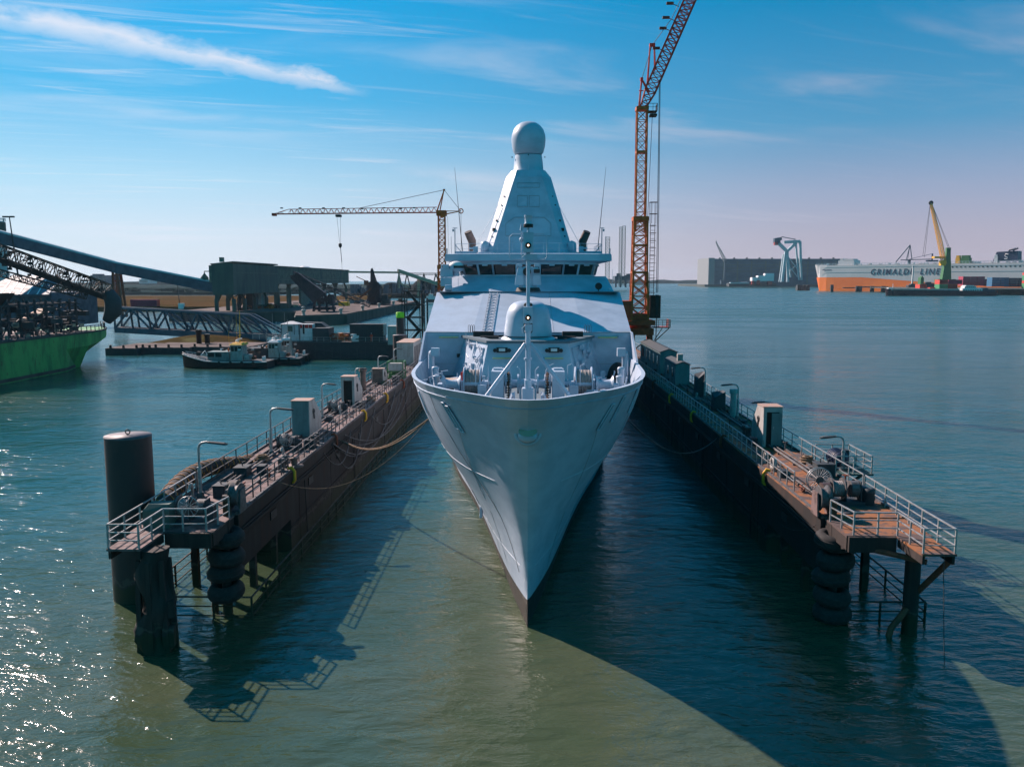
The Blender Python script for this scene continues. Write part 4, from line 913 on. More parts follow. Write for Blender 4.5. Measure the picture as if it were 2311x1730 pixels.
# ---------------- sheds on the right wall
def shed(x0, x1, y0, y1, h, rise, label, wins, name='dock_shed', m='hut_teal', chim=False):
    t = thing(name, label, 'shed', ((x0+x1)/2, y0, DZ))
    xm = (x0+x1)/2; b = MB()
    b.loft([[(x0, y, DZ), (x1, y, DZ), (x1, y, DZ+h), (xm, y, DZ+h+rise), (x0, y, DZ+h)] for y in (y0, y1)]); b.build('wall', m, t)
    r = MB()
    r.slab([(x0-.1, y0-.1, DZ+h-.02), (xm, y0-.1, DZ+h+rise+.04), (xm, y1+.1, DZ+h+rise+.04), (x0-.1, y1+.1, DZ+h-.02)], -.07); r.slab([(x1+.1, y0-.1, DZ+h-.02), (xm, y0-.1, DZ+h+rise+.04), (xm, y1+.1, DZ+h+rise+.04), (x1+.1, y1+.1, DZ+h-.02)], .07); r.build('roof', 'steel_dark', t)
    for k in range(wins): y = y0+(y1-y0)*(k+.6)/(wins+.4); w = MB(); w.bx(x0-.03, x0+.02, y-.5, y+.5, DZ+h*.35, DZ+h*.8); w.build('window', 'glass', t)
    if chim: c = MB(); c.bx(xm-.3, xm+.3, y0+1.6, y0+2.2, DZ+h+rise*.5, DZ+h+rise+.8); c.build('chimney', 'hut_grey', t)
    return t
shed(16.7, 18.3, 93.5, 101, 2.35, .25, 'nearer grey shed with a small chimney on the right dock wall', 2, chim=True)
shed(16.6, 18.75, 104, 122, 2.85, .35, 'long grey shed with dark windows on the right dock wall', 5)
# ---------------- left wall far end: container, crate, dolphins

t = thing('grey_container', 'pale grey container with rusty roof at the far end of the left dock wall', 'container', (-17.2, 116, DZ))
b = MB(); b.bx(-18.5, -16.15, 116, 124, DZ, DZ+3.1)
for k in range(5): b.bx(-18.2+k*.5, -18.15+k*.5, 115.96, 116, DZ+.1, DZ+3)
b.build('container_body', 'hut_grey', t); b = MB(); b.bx(-18.6, -16.05, 115.9, 124.1, DZ+3.1, DZ+3.17); b.build('container_roof', 'hut_roof', t)
for k in range(3): b = MB(); b.bx(-16.15, -16.1, 117+k*2.3, 118.4+k*2.3, DZ+.2, DZ+2.5); b.build('side_door', 'rail_dark', t)
p = at(892, 855, z=DZ); x, y = p.x, p.y
t = thing('green_crate', 'green framed crate holding a pale tank on the left dock wall', 'crate', (x, y, DZ))
b = MB(); w = .95
for i in (-1, 1):
    for j in (0, 1): b.beam((x+i*w, y+j*2, DZ), (x+i*w, y+j*2, DZ+2.1), .12)
for z in (DZ+.1, DZ+.9, DZ+2.05):
    for a_, b_2 in (((x-w, y), (x+w, y)), ((x-w, y+2), (x+w, y+2)), ((x-w, y), (x-w, y+2)), ((x+w, y), (x+w, y+2))): b.beam((*a_, z), (*b_2, z), .12)
b.build('crate_frame', 'green_paint', t)
b = MB(); b.bx(x-w+.1, x+w-.1, y+.1, y+1.9, DZ+.95, DZ+1.9); b.build('tank', 'hut_grey', t, bevel=.1); b = MB(); b.bx(x-w+.1, x+w-.1, y+.15, y+1.85, DZ+.02, DZ+.7); b.build('crate_load', 'green_paint', t, bevel=.2)
# ---------------- mooring piles
def pile(x, y, r, z, name, label, cap='pile_top'):
    t = thing(name, label, 'mooring pile', (x, y, 0)); b = MB(); b.lathe([(r, -3), (r, z)], (x, y, 0), 48); b.build('pile_tube', 'pile_steel', t)
    b = MB(); b.lathe([(r+.015, z-.05), (r+.015, z+.02), (.01, z+.05)], (x, y, 0), 48); b.build('pile_cap', cap, t)
    b = MB(); b.torus((x, y, z+.2), .12, .03, 'y', 14, 6); b.build('lifting_eye', 'dark', t)
    pass
pile(-20.95, 42.3, 1.15, 8.75, 'mooring_pile', 'huge dark steel tube pile at the near corner of the left dock wall')
pile(-20.2, 130, 1.1, 8.3, 'mooring_pile', 'brown steel tube pile behind the pale grey container at the far dock end')
# battered timber pile under left catwalk
t = thing('battered_pile', 'battered black timber pile under the left catwalk', 'timber pile', (-17.0, 35.9, 0))
b = MB(); rings = []
for k in range(15):
    z = -1+k*(5.75/14); f = 1.18-.30*k/14; R = []
    for j in range(22):
        a = 2*math.pi*j/22; n = noise.noise(V((math.cos(a)*1.4, math.sin(a)*1.4, z*.7)))*.22+noise.noise(V((math.cos(a)*5, math.sin(a)*5, z*2)))*.09
        r = .60*f+n*(1.3-.5*k/14); R.append((-17.0+.12*math.sin(k)+r*1.15*math.cos(a), 36.0+r*math.sin(a), z))
    rings.append(R)
b.loft(rings, smooth=True); b.build('pile_body', 'timber_black', t)
for i in range(7):
    b = MB(); a = i*.9+2; x, y = -17.0+.66*math.cos(a), 36.0+.6*math.sin(a); b.beam((x+.2*math.cos(a), y, -.8), (x, y, 4.3), .22, .16); b.build('timber_plank', 'timber_black', t)
b = MB(); b.box((-16.3, 35.9, 2.0), (.35, .5, .8), .4); b.beam((-16.5, 35.8, 2.4), (-16.1, 35.9, 1.9), .2); b.build('torn_fender', 'timber_black', t); b = MB(); b.box((-16.35, 35.8, .7), (.5, .5, .9), .2); b.build('torn_fender', 'timber_black', t)
t = thing('platform_pile', 'dark pile with a rusty red slanting brace under the right catwalk', 'pile', (18.35, 38.6, 0))
b = MB(); b.tube([(18.35, 38.4, -2), (18.35, 38.4, 4.3)], .36, 14); b.build('pile_post', 'timber_black', t)
b = MB(); b.tube([(18.6, 38.3, 2.1), (19.0, 36.2, 4.45)], .14, 10); b.tube([(15.8, 38.0, 4.35), (18.3, 37.0, 4.0)], .13, 10); b.build('slant_brace', 'rust_red', t)
b = MB(); b.tube([(18.1, 38.2, 1.3), (17.3, 38.0, .4), (17.1, 38.0, -.6)], .15, 8); b.build('lower_pipe', 'rust_red', t)
# tyre columns at the wall ends
for sd in (-1, 1):
    x, y = sd*15.15, 39.9
    t = thing('tyre_fender_column', 'stack of big black tyres hung at the near end of the %s dock wall' % ('left' if sd < 0 else 'right'), 'tyre fender', (x, y, 0))
    b = MB(); b.cyl((x, y, -2), (x, y, 4.9), .24, 12); b.build('fender_post', 'timber_black', t)
    for k in range(4 if sd < 0 else 5):
        b = MB(); z = 4.05-k*.92; b.torus((0, 0, 0), .62-.03*(k % 2), .31+.02*math.sin(k*2.3), 'z', 34, 12, 1.3); b.torus((0, 0, .12), .90-.03*(k % 2), .035, 'z', 34, 5); b.torus((0, 0, -.12), .90-.03*(k % 2), .035, 'z', 34, 5); R_ = Matrix.Rotation(.10*math.sin(k*2.1+1), 3, 'X')@Matrix.Rotation(.12*math.cos(k*1.7+sd), 3, 'Y'); b.v = [tuple(V((x+.08*math.sin(k*2), y+.08*math.cos(k*3), z))+R_@V(q_)) for q_ in b.v]; b.build('tyre', 'rubber', t)
# tyre and pulley on the wall end
for sd in (-1, 1):
    x, y = sd*15.1, 41.3
    t = thing('rope_sheave', 'big dark rope sheave block at the near end of the %s dock wall' % ('left' if sd < 0 else 'right'), 'sheave', (x, y, DZ))
    b = MB()
    for o in (-.35, .35): b.slab([(x-sd*.1+o, y-.5, DZ), (x-sd*.1+o, y+.5, DZ), (x-sd*.1+o, y+.35, DZ+1.2), (x-sd*.1+o, y-.35, DZ+1.2)], .08)
    b.build('sheave_cheek', 'rail_dark' if sd < 0 else 'rust_deck', t)
    b = MB(); b.lathe([(.62, -.26), (.66, -.22), (.5, -.1), (.5, .1), (.66, .22), (.62, .26)], (x-sd*.1, y, DZ+.85), 28, 'x'); b.build('sheave_wheel', 'rail_dark', t)
    b = MB(); b.lathe([(.62, -.22), (.62, .22)], (x+sd*.55, y+1.5, DZ+.65), 24, 'x'); b.build('guide_roller', 'pile_steel', t); b = MB(); b.lathe([(.2, 0), (.2, 1.1)], (x+sd*.2, y-.6, DZ-.1), 14); b.build('guide_post', 'pile_steel', t)
# ---------------- winches
def winch(x, y, s, label, reel=True, m='steel_dark', z=DZ):
    t = thing('deck_winch', label, 'winch', (x, y, z), 'mooring winches on the dock walls')
    b = MB(); b.box((x, y, z+.08), (1.9*s, 1.1*s, .16)); 
    for o in (-.75, .05, .8): b.slab([(x+o*s, y-.45*s, z), (x+o*s, y+.45*s, z), (x+o*s, y+.3*s, z+1.15*s), (x+o*s, y-.3*s, z+1.15*s)], .07)
    b.box((x+.95*s, y, z+.5*s), (.4*s, .6*s, .7*s)); b.build('winch_frame', m, t, bevel=.015)
    b = MB()
    for o in (-.66, -.05): b.lathe([(.58*s, -.03), (.58*s, .03)], (x+o*s, y, z+.72*s), 24, 'x')
    b.lathe([(.28*s, -.3*s), (.28*s, .3*s)], (x-.35*s, y, z+.72*s), 18, 'x'); b.lathe([(.42*s, -.15*s), (.42*s, .25*s)], (x+.45*s, y, z+.72*s), 20, 'x'); b.build('winch_drum', 'rail_dark', t)
    b = MB()
    for k in range(6): b.torus((x+(-.58+k*.095)*s, y, z+.72*s), .36*s, .05*s, 'x', 20, 6)
    b.build('winch_rope', 'rope_grey', t)
    if reel:
        b = MB(); b.torus((x+.1*s, y-.7*s, z+.95*s), .5*s, .025, 'y', 24, 6)
        for k in range(6): a = k*math.pi/6; b.beam((x+.1*s-.5*s*math.cos(a), y-.7*s, z+.95*s-.5*s*math.sin(a)), (x+.1*s+.5*s*math.cos(a), y-.7*s, z+.95*s+.5*s*math.sin(a)), .025)
        b.build('hand_wheel', 'galv', t)
    return t
p = at(655, 1010, z=DZ); winch(p.x, p.y-.6, .85, 'dark winch with hand wheel in front of the teal fronted hut')
p = at(760, 930, z=DZ); winch(p.x, p.y, .85, 'dark winch in front of the open hut on the left dock wall')
winch(-16.6, 39.6, 1.0, 'large dark winch on the near platform of the left dock wall', True, z=4.95)
winch(16.9, 43.6, 1.05, 'large dark winch near the rust sheave on the right dock wall', False)
b = MB(); x, y = -17.9, 38.9; b.loft([[(x-.65, y-.5, 4.96), (x+.65, y-.5, 4.96), (x+.65, y+.5, 4.96), (x-.65, y+.5, 4.96)], [(x-.65, y-.5, 5.8), (x+.65, y-.5, 5.8), (x+.65, y+.5, 5.8), (x-.65, y+.5, 5.8)], [(x-.45, y-.25, 6.1), (x+.6, y-.35, 6.1), (x+.6, y+.35, 6.1), (x-.45, y+.25, 6.1)]])
tag(b.build('motor_box', 'pier_green', bevel=.04), 'dark green motor box on the near platform of the left dock wall', 'motor box')
# hose reel wheels, bollards, tyre, blue motor on the right wall
x, y = 16.3, 45.6; t = thing('hose_reel', 'grey spoked hose reel on the right dock wall before the winch', 'hose reel', (x, y, DZ))
b = MB()
for o in (-.12, .12):
    b.torus((x, y+o, DZ+.75), .68, .03, 'y', 30, 6)
    for k in range(8): a = k*math.pi/8; b.beam((x-.68*math.cos(a), y+o, DZ+.75-.68*math.sin(a)), (x+.68*math.cos(a), y+o, DZ+.75+.68*math.sin(a)), .03)
b.build('reel_wheel', 'galv', t); b = MB(); b.lathe([(.22, -.14), (.22, .14)], (x, y, DZ+.75), 16, 'y'); b.beam((x-.35, y-.2, DZ), (x, y-.2, DZ+.75), .05); b.beam((x+.35, y-.2, DZ), (x, y-.2, DZ+.75), .05); b.build('reel_stand', 'rail_dark', t)
def bollards(x, y, label, m='rail_dark', r=.2):
    b = MB(); b.box((x, y, DZ+.04), (.7, 1.5, .07))
    for o in (-.45, .45): b.lathe([(r, 0), (r, .6), (r*1.3, .64), (r*1.3, .74), (r*.9, .78)], (x, y+o, DZ+.07), 16)
    tag(b.build('mooring_bollard', m), label, 'bollard', 'twin bollards on the dock walls')
for px, py, lab in ((712, 1005, 'twin bollard on the left dock wall inboard of the teal fronted hut'), (818, 925, 'twin bollard on the left dock wall level with the open hut'), (640, 1060, 'twin bollard where the long rope ends on the left dock wall'), (1684, 985, 'twin bollard on the right dock wall left of the pale hut'), (1572, 918, 'twin bollard in the shade on the right dock wall by the grey sheds')):
    p = at(px, py, z=DZ); bollards(p.x, p.y, lab)
b = MB(); p = at(1759, 1062, z=DZ); b.torus((15.35, p.y, DZ+.48), .33, .13, 'x', 26, 10); tag(b.build('worn_fender', 'hut_grey'), 'pale worn tyre hung on the inner railing of the right dock wall', 'tyre')
p = at(664, 1052, z=DZ); b = MB(); b.lathe([(.6, 0), (.6, .06), (.2, .08), (.24, .45), (.30, .55), (.12, .6)], (p.x, p.y, DZ), 20); tag(b.build('capstan', 'pipe_rust'), 'rusty round capstan on its base plate on the left dock wall', 'capstan')
x, y = 19.9, 52.5; t = thing('motor_platform', 'railed side platform carrying a blue motor outboard of the right dock wall', 'platform', (x, y, DZ))
b = MB(); b.bx(18.95, 21.3, 50.3, 54.2, DZ-.12, DZ-.02); b.beam((18.95, 51, DZ-1.6), (21.0, 51, DZ-.15), .14); b.beam((18.95, 53.8, DZ-1.6), (21.0, 53.8, DZ-.15), .14); b.build('platform_floor', 'pier_green', t)
b = MB(); b.rail([(19.0, 50.4, DZ-.02), (21.2, 50.4, DZ-.02), (21.2, 54.1, DZ-.02), (19.0, 54.1, DZ-.02)], 1.1, 1.1, 3, .03, .035); b.build('platform_railing', 'galv', t)
t = thing('blue_motor', 'dark blue electric motor on the side platform of the right dock wall', 'motor', (19.6, 52.4, DZ))
b = MB(); b.lathe([(.3, -.75), (.5, -.65), (.52, .5), (.4, .62)], (19.75, 52.2, DZ+.6), 24, 'y')
for k in range(5): b.torus((19.75, 51.7+k*.25, DZ+.6), .53, .03, 'y', 24, 6)
b.build('motor_body', 'navy', t); b = MB(); b.box((19.75, 52.2, DZ+.06), (1.2, 1.6, .14)); b.box((20.3, 53.1, DZ+.5), (.8, .7, .95)); b.build('motor_base', 'steel_dark', t, bevel=.03)
# clutter on the wall tops
cl_names = [('timber_bundle', 'rust_red', 'timber'), ('coiled_rope', 'rope', 'rope coil'), ('steel_box', 'rail_dark', 'steel box')]
for i, (px, py, kind, lab) in enumerate(((1823, 1045, 1, 'tangled pale rope coil on the orange deck behind the pale hut'), (1850, 1075, 2, 'low rusty hatch box on the right dock wall between the railings'), (548, 1072, 2, 'open dark hatch box on the left dock wall near the first lamp'), (500, 1120, 2, 'dark steel cabinet at the near left dock wall stairs'), (590, 1042, 1, 'yellowish rope coil on the left dock wall behind the second lamp'), (870, 868, 1, 'tan rope coil beside the warship on the left dock wall'), (915, 862, 2, 'small steel box by the green crate on the left dock wall'), (1930, 1075, 2, 'dark oil stained drum stand on the right dock wall by the winch'), (845, 905, 1, 'brown rope coil on the left dock wall edge next to the bow'), (750, 1010, 2, 'grey junction chest on the left dock wall inboard of the first hut'))):
    p = at(px, py, z=DZ); x, y = p.x, p.y; x = math.copysign(min(18.2, max(15.5, abs(x))), x); b = MB(); rr = random.Random(i)
    if kind == 1:
        for k in range(9): b.torus((x+rr.uniform(-.1, .1), y+rr.uniform(-.1, .1), DZ+.06+.05*k), .42-.02*k+rr.uniform(-.06, .06), .045, 'z', 20, 6)
        tag(b.build('rope_coil', 'rope'), lab, 'rope coil')
    else:
        w, d_, hh = rr.uniform(.6, .8), rr.uniform(.6, 1.0), rr.uniform(.5, .9); b.bx(x-w/2, x+w/2, y-d_/2, y+d_/2, DZ, DZ+hh); b.bx(x-w/2-.04, x+w/2+.04, y-d_/2-.04, y+d_/2+.04, DZ+hh, DZ+hh+.06)
        b.box((x-w*.3, y-d_/2-.03, DZ+hh*.5), (.06, .06, .2)); b.tube([(x, y, DZ+hh), (x, y, DZ+hh+.3), (x+.2, y, DZ+hh+.35)], .04, 6); tag(b.build('steel_box', 'steel_dark', bevel=.02), lab, 'steel box')
b = MB(); b.tube([(16.8, 49, DZ), (16.8, 49, DZ+.1)], .3); rr = random.Random(8)
# barrel standing by the winch
b = MB(); b.lathe([(.28, 0), (.30, .03), (.28, .3), (.30, .33), (.28, .6), (.30, .63), (.28, .88), (.1, .9)], (18.1, 43.2, DZ), 20); tag(b.build('oil_drum', 'steel_dark'), 'dark oil drum beside the large winch on the right dock wall', 'drum')
# big corrugated hose over the left edge
t = MB(); pts = []
for k in range(40):
    s = k/39; pts.append((-18.9-.65*math.sin(math.pi*min(1, s*1.15))*1.0, 41.0+14*s, DZ-.35+.95*math.sin(math.pi*min(1, .12+s*.95))))
t.tube(pts, .48, 16)
hz = t.build('flexible_hose', 'timber_black'); tag(hz, 'thick black spiral ribbed flexible hose along the outer edge of the left dock wall', 'big hose')
b = MB()
for k in range(1, 38, 2):
    p0 = V(pts[k]); d = (V(pts[k+1])-V(pts[k-1])).normalized(); u = d.cross(V((0, 0, 1))).normalized(); v = u.cross(d)
    b.tube([p0+(u*math.cos(a)+v*math.sin(a))*.49+d*(a/(2*math.pi)*.3) for a in [q*2*math.pi/16 for q in range(17)]], .035, 5, False)
b.build('hose_rib', 'orange_hose', hz)
# ---------------- mooring ropes
def rope(a, b_, sag, r, name, label, m='rope', strands=1, group='mooring ropes'):
    a, b_ = V(a), V(b_); mb = MB()
    for s in range(strands):
        pts = []; off = V((.07*math.sin(s*2.1), .07*math.cos(s*2.1), .12*s))
        for k in range(29):
            t = k/28; p = a.lerp(b_, t); p.z -= 4*(sag*(1+.06*s))*t*(1-t); pts.append(p+off*min(1, 6*t, 6*(1-t)))
        mb.tube(pts, r, 6)
    tag(mb.build(name, m), label, 'rope', group)
fl = hull_pt(44.2, 8.9, -1)
f2 = at(985, 930, Y=47.0); ff = V((-hull_b(47-stemY(8.9), 8.9), 47, 8.9))
rope(ff, (-14.6, 62.5, 4.7), 1.3, .032, 'mooring_rope', 'bundle of tan mooring ropes from the bow down to the left dock wall', strands=3)
rope(ff, (-14.9, 47.5, 5.1), 1.9, .016, 'mooring_rope', 'single thin pale rope sagging from the bow to the near left dock wall')
fr = V((hull_b(47-stemY(8.9), 8.9), 47, 8.9))
rope(fr, (14.8, 64, 4.6), 1.6, .026, 'mooring_rope', 'pair of dark mooring ropes from the bow to the right dock wall', 'cable', 2)
rope((14.9, 55, 5.0), (14.75, 41.5, 4.4), 2.0, .02, 'hanging_line', 'thin line drooping along the shaded inner face of the right dock wall', 'cable', 1, None)
rope((18.2, 35.3, 4.9), (18.5, 35.2, -.3), 0, .018, 'hanging_line', 'thin rope hanging from the right catwalk into the water', 'cable', 1, None)
# ============================================================ tall crane on the right wall
cx, cy = 16.9, 126.0
K = thing('luffing_crane', 'tall orange crane with raised red lattice boom on the right dock wall', 'crane', (cx, cy, DZ))
b = MB()
for i in (-1, 1):
    for j in (-1, 1): b.beam((cx+i*1.5+.2, cy+j*1.6, DZ), (cx+i*1.3+.2, cy+j*1.4, 9.0), .5)
b.beam((cx-1.3, cy-1.6, 6.2), (cx+1.6, cy-1.6, 8.6), .15); b.bx(cx-2.6, cx+1.9, cy-1.9, cy+1.9, 8.7, 9.7); b.lathe([(1.7, 0), (1.7, .5)], (cx, cy, 9.7), 24)
b.build('crane_base', 'crane_base', K, bevel=.05)
b = MB(); b.bx(cx-2.3, cx+2.0, cy-2.6, cy+2.2, 10.2, 10.9); b.bx(cx-1.5, cx+1.2, cy-1.2, cy+1.6, 10.9, 11.9); b.box((cx-2.1, cy, 12.3), (1.6, 2.6, 3.0)); b.build('machine_deck', 'crane_base', K, bevel=.04)
b = MB(); b.bx(cx+1.4, cx+2.9, cy-1.5, cy+1.5, 11.2, 14.6); b.build('operator_cab', 'crane_dark', K, bevel=.05)
b = MB(); b.bx(cx+1.9, cx+4.4, cy-1.6, cy+1.6, 9.75, 9.85); b.beam((cx+1.6, cy-1.4, 7.2), (cx+4.2, cy-1.4, 9.7), .12); b.beam((cx+1.6, cy-1.4, 7.2), (cx+3.2, cy-1.4, 9.7), .1)
b.rail([(cx+2, cy-1.6, 9.85), (cx+4.4, cy-1.6, 9.85), (cx+4.4, cy+1.6, 9.85)], 1.1, .6, 3, .03, .03); b.build('side_platform', 'crane_base', K)
b = MB(); b.lattice((cx-.15, cy, 10.9), (cx-.15, cy, 18.0), 2.5, 2.1, 4, .30, .14); b.lattice((cx-.2, cy, 18.0), (cx-.2, cy, 26.2), 2.1, 1.95, 6, .24, .10); b.box((cx-.2, cy, 25.9), (2.3, 2.3, .6)); b.box((cx-.2, cy, 18.0), (2.4, 2.4, .3)); b.box((cx-.2, cy, 22), (2.1, 2.1, .2))
b.build('lower_mast', 'crane_orange', K)
b = MB(); b.lattice((cx-.2, cy, 24), (cx-.25, cy, 41.6), 1.45, 1.45, 12, .18, .08); b.box((cx-.25, cy, 35.6), (1.6, 1.6, .3)); b.box((cx-.25, cy, 41.8), (1.8, 1.8, .5)); b.build('upper_mast', 'crane_orange', K)
b = MB()
for i in (-1, 1): b.beam((cx+1.6+i*.32, cy-.6, 11.9), (cx+1.6+i*.32, cy-.6, 25.2), .07)
for k in range(22): b.beam((cx+1.28, cy-.6, 12.2+k*.6), (cx+1.92, cy-.6, 12.2+k*.6), .05)
for k in range(12): b.torus((cx+1.6, cy-.9, 12.8+k*1.1), .5, .03, 'z', 10, 4)
b.torus((cx+1.65, cy-.6, 26.6), .6, .04, 'z', 12, 4); b.torus((cx+1.65, cy-.6, 28.3), .6, .04, 'z', 12, 4)
for k in range(6): a = k*math.pi/3; b.beam((cx+1.65+.6*math.cos(a), cy-.6+.6*math.sin(a), 25.2), (cx+1.65+.6*math.cos(a), cy-.6+.6*math.sin(a), 28.3), .05)
b.build('caged_ladder', 'crane_dark', K)
b = MB(); b.bx(cx+.5, cx+1.9, cy-.8, cy+.8, 41.3, 41.42); b.bx(cx+.9, cx+1.9, cy-.7, cy+.7, 40.7, 41.0); b.rail([(cx+.6, cy-.8, 41.42), (cx+1.9, cy-.8, 41.42), (cx+1.9, cy+.8, 41.42)], 1.0, .6, 2, .03, .03); b.build('top_platform', 'crane_dark', K)
j0 = V((cx-.2, cy, 41.8)); tip = at(1640, -190, Y=cy-7)
b = MB(); b.lattice(j0, j0.lerp(tip, .10), .7, 1.55, 3, .16, .08); b.lattice(j0.lerp(tip, .10), tip, 1.55, 1.45, 30, .16, .075)
b.build('boom', 'crane_red', K)
def jp(t, o): d = (tip-j0).normalized(); s = V((-d.z, 0, d.x)); return j0.lerp(tip, t)+s*o
b = MB(); a1 = at(1448, 179, Y=cy); a2 = at(1472, 102, Y=cy-1)
for o in (-.45, .45):
    b.beam(j0+V((-.5, o, 0)), a1+V((0, o*.4, 0)), .18); b.beam(jp(.09, 0)+V((0, o, 0)), a1+V((0, o*.4, 0)), .16)
    b.beam(at(1461, 190, Y=cy)+V((0, o, 0)), a2+V((-.3, o*.4, 0)), .15); b.beam(at(1478, 160, Y=cy)+V((0, o, 0)), a2+V((.3, o*.4, 0)), .15)
b.box(a2, (.8, .6, .4)); b.box(a1, (.4, .6, .4)); b.beam(at(1442, 205, Y=cy), at(1452, 205, Y=cy), .12); b.build('a_frame', 'crane_red', K)
b = MB(); b.tube([a1, a2], .045, 5); b.tube([a2, at(1516, 42, Y=cy-3), tip+V((-.6, 0, .5))], .045, 5); b.tube([j0+V((-.6, 0, .2)), a1], .04, 5); b.tube([(cx+1.3, cy, 41.3), (cx+.9, cy, 26)], .04, 5); b.build('stay_cable', 'cable', K)
for px, py in ((1503, 40), (1481, 109), (1496, 64), (1512, 8)):
    b = MB(); p = at(px, py, Y=cy-2); b.box(p, (1.0, .5, .28), 0); b.beam(p+V((.4, 0, -.1)), p+V((1.3, 0, -.45)), .08); b.build('boom_floodlight', 'crane_dark', K)
hx = V((19.15, cy-2, 0)); b = MB(); b.tube([at(1488, 180, Y=cy-2), (19.05, cy-2, 15.0)], .05, 5); b.tube([at(1490, 180, Y=cy-2), (19.25, cy-2, 15.0)], .05, 5)
b.build('hoist_cable', 'cable', K)
hb = MB(); hb.box((19.15, cy-2, 13.6), (.45, .4, 2.2)); hb.box((19.15, cy-2, 12.2), (.3, .3, .7)); hb.torus((19.15, cy-2, 11.6), .22, .07, 'y', 12, 6); hb.tube([(19.15, cy-2, 11.4), (19.05, cy-2, 5.2)], .07, 5); hb.build('hook_block', 'dark', K)
# ============================================================ smaller crane on the left wall
cx2, cy2 = -16.7, 162.0
K2 = thing('tower_crane', 'orange tower crane with long level boom at the far end of the left dock wall', 'crane', (cx2, cy2, DZ))
zt = 16.8+cy2*(633-487)/FPX
b = MB(); b.lattice((cx2, cy2, DZ), (cx2, cy2, 19.5), 1.5, 1.5, 11, .22, .10); b.box((cx2, cy2, 19.4), (1.8, 1.8, .8)); b.lattice((cx2, cy2, 19.6), (cx2, cy2, zt), 1.25, 1.25, 9, .18, .09); b.build('mast', 'crane_orange', K2)
b = MB(); b.box((cx2, cy2, zt+.2), (1.9, 1.8, 1.0)); b.box((cx2+.3, cy2-.8, zt-.1), (1.0, 1.0, 1.1)); b.build('slewing_head', 'crane_orange', K2, bevel=.05)
tpx = cx2-(1001-627)/FPX*cy2; zl = 16.8+(cy2)*(633-486)/FPX; zu = zl+.95
b = MB(); n = 26
for o in (-.55, .55): b.beam((cx2-.9, cy2+o, zl+.25), (tpx, cy2+o, zl), .14)
b.beam((cx2-.9, cy2, zu+.3), (tpx+2.8, cy2, zu-.05), .12)
for i in range(n):
    xa = cx2-.9+(tpx+2.8-cx2+.9)*i/n; xb = cx2-.9+(tpx+2.8-cx2+.9)*(i+1)/n; xm = (xa+xb)/2; za = zl+.25*(1-i/n)
    for o in (-.55, .55): b.beam((xa, cy2+o, za), (xm, cy2, zu+.3*(1-i/n)), .06); b.beam((xb, cy2+o, za), (xm, cy2, zu+.3*(1-i/n)), .06)
    b.beam((xa, cy2-.55, za), (xa, cy2+.55, za), .05)
for o in (-.55, .55): b.beam((tpx, cy2+o, zl), (tpx+2.8, cy2, zu-.05), .08)
b.box((tpx, cy2, zl-.1), (.7, 1.1, .5)); b.build('boom', 'crane_red', K2)
pk = V((cx2+(1007-1001)/FPX*cy2, cy2, 16.8+cy2*(633-434)/FPX)); ce = V((cx2+(1044-1001)/FPX*cy2, cy2, 16.8+cy2*(633-480)/FPX))
b = MB()
for o in (-.4, .4): b.beam((cx2-.9, cy2+o, zt+.6), pk+V((0, o*.3, 0)), .16); b.beam((cx2-.3, cy2+o, zt+.8), pk+V((0, o*.3, 0)), .12); b.beam((cx2+.6, cy2+o, zt), ce, .14); b.beam((cx2+.6, cy2+o, zt+.6), ce, .10)
b.torus(ce, .42, .10, 'y', 14, 6); b.box(pk, (.4, .4, .3)); b.build('tie_frame', 'crane_orange', K2)
xm = cx2-(1001-815)/FPX*cy2; b = MB(); b.tube([pk, (xm, cy2, zu+.1)], .05, 5); b.tube([pk, ce], .04, 5); b.tube([ce, (ce.x, cy2, 9)], .035, 5); b.tube([ce+V((-2.6, 0, -1)), (ce.x-2.0, cy2, 9)], .02, 4); b.build('tie_cable', 'cable', K2)
xt = cx2-(1001-771)/FPX*cy2; zh = 16.8+cy2*(633-556)/FPX
b = MB(); b.box((xt, cy2, zl-.35), (1.0, 1.2, .45)); b.build('trolley', 'dark', K2, bevel=.05)
b = MB(); b.tube([(xt-.35, cy2, zl-.4), (xt+.1, cy2, zh+.3)], .025, 4); b.tube([(xt+.35, cy2, zl-.4), (xt+.25, cy2, zh+.3)], .025, 4); b.tube([(xt+.2, cy2, zh), (xt+.4, cy2, zh-3.2)], .06, 5); b.tube([(xt+.4, cy2, zh-3.2), (xt+.5, cy2, 11)], .025, 4); b.build('hoist_cable', 'cable', K2)
b = MB(); b.lathe([(.1, -.5), (.33, -.2), (.33, .3), (.1, .4)], (xt+.17, cy2, zh+.1), 12); b.build('hook_block', 'dark', K2)
b = MB(); rr = random.Random(5)
for t in (.13, .21, .31, .44, .55, .67, .81, .92): x = cx2-1+(tpx-cx2)*t; b.box((x, cy2-.4, zl+rr.choice((.2, .95, 1.1))), (.5, .3, .2)); b.beam((x-.6, cy2-.5, zl+.3), (x+.4, cy2-.5, zl+.1), .07)
b.build('boom_fitting', 'dark', K2)
# ============================================================ left side harbour
def X(px, Y): return (px-1192)/FPX*Y
def Z(py, Y): return 16.8+Y*(633-py)/FPX
def P(px, py, Y): return V((X(px, Y), Y, Z(py, Y)))
def span(b, px0, px1, pt, pb, Y, dp, m=None):
    if m: b.mat(m)
    return b.bx(X(px0, Y), X(px1, Y), Y, Y+dp, Z(pb, Y), Z(pt, Y))
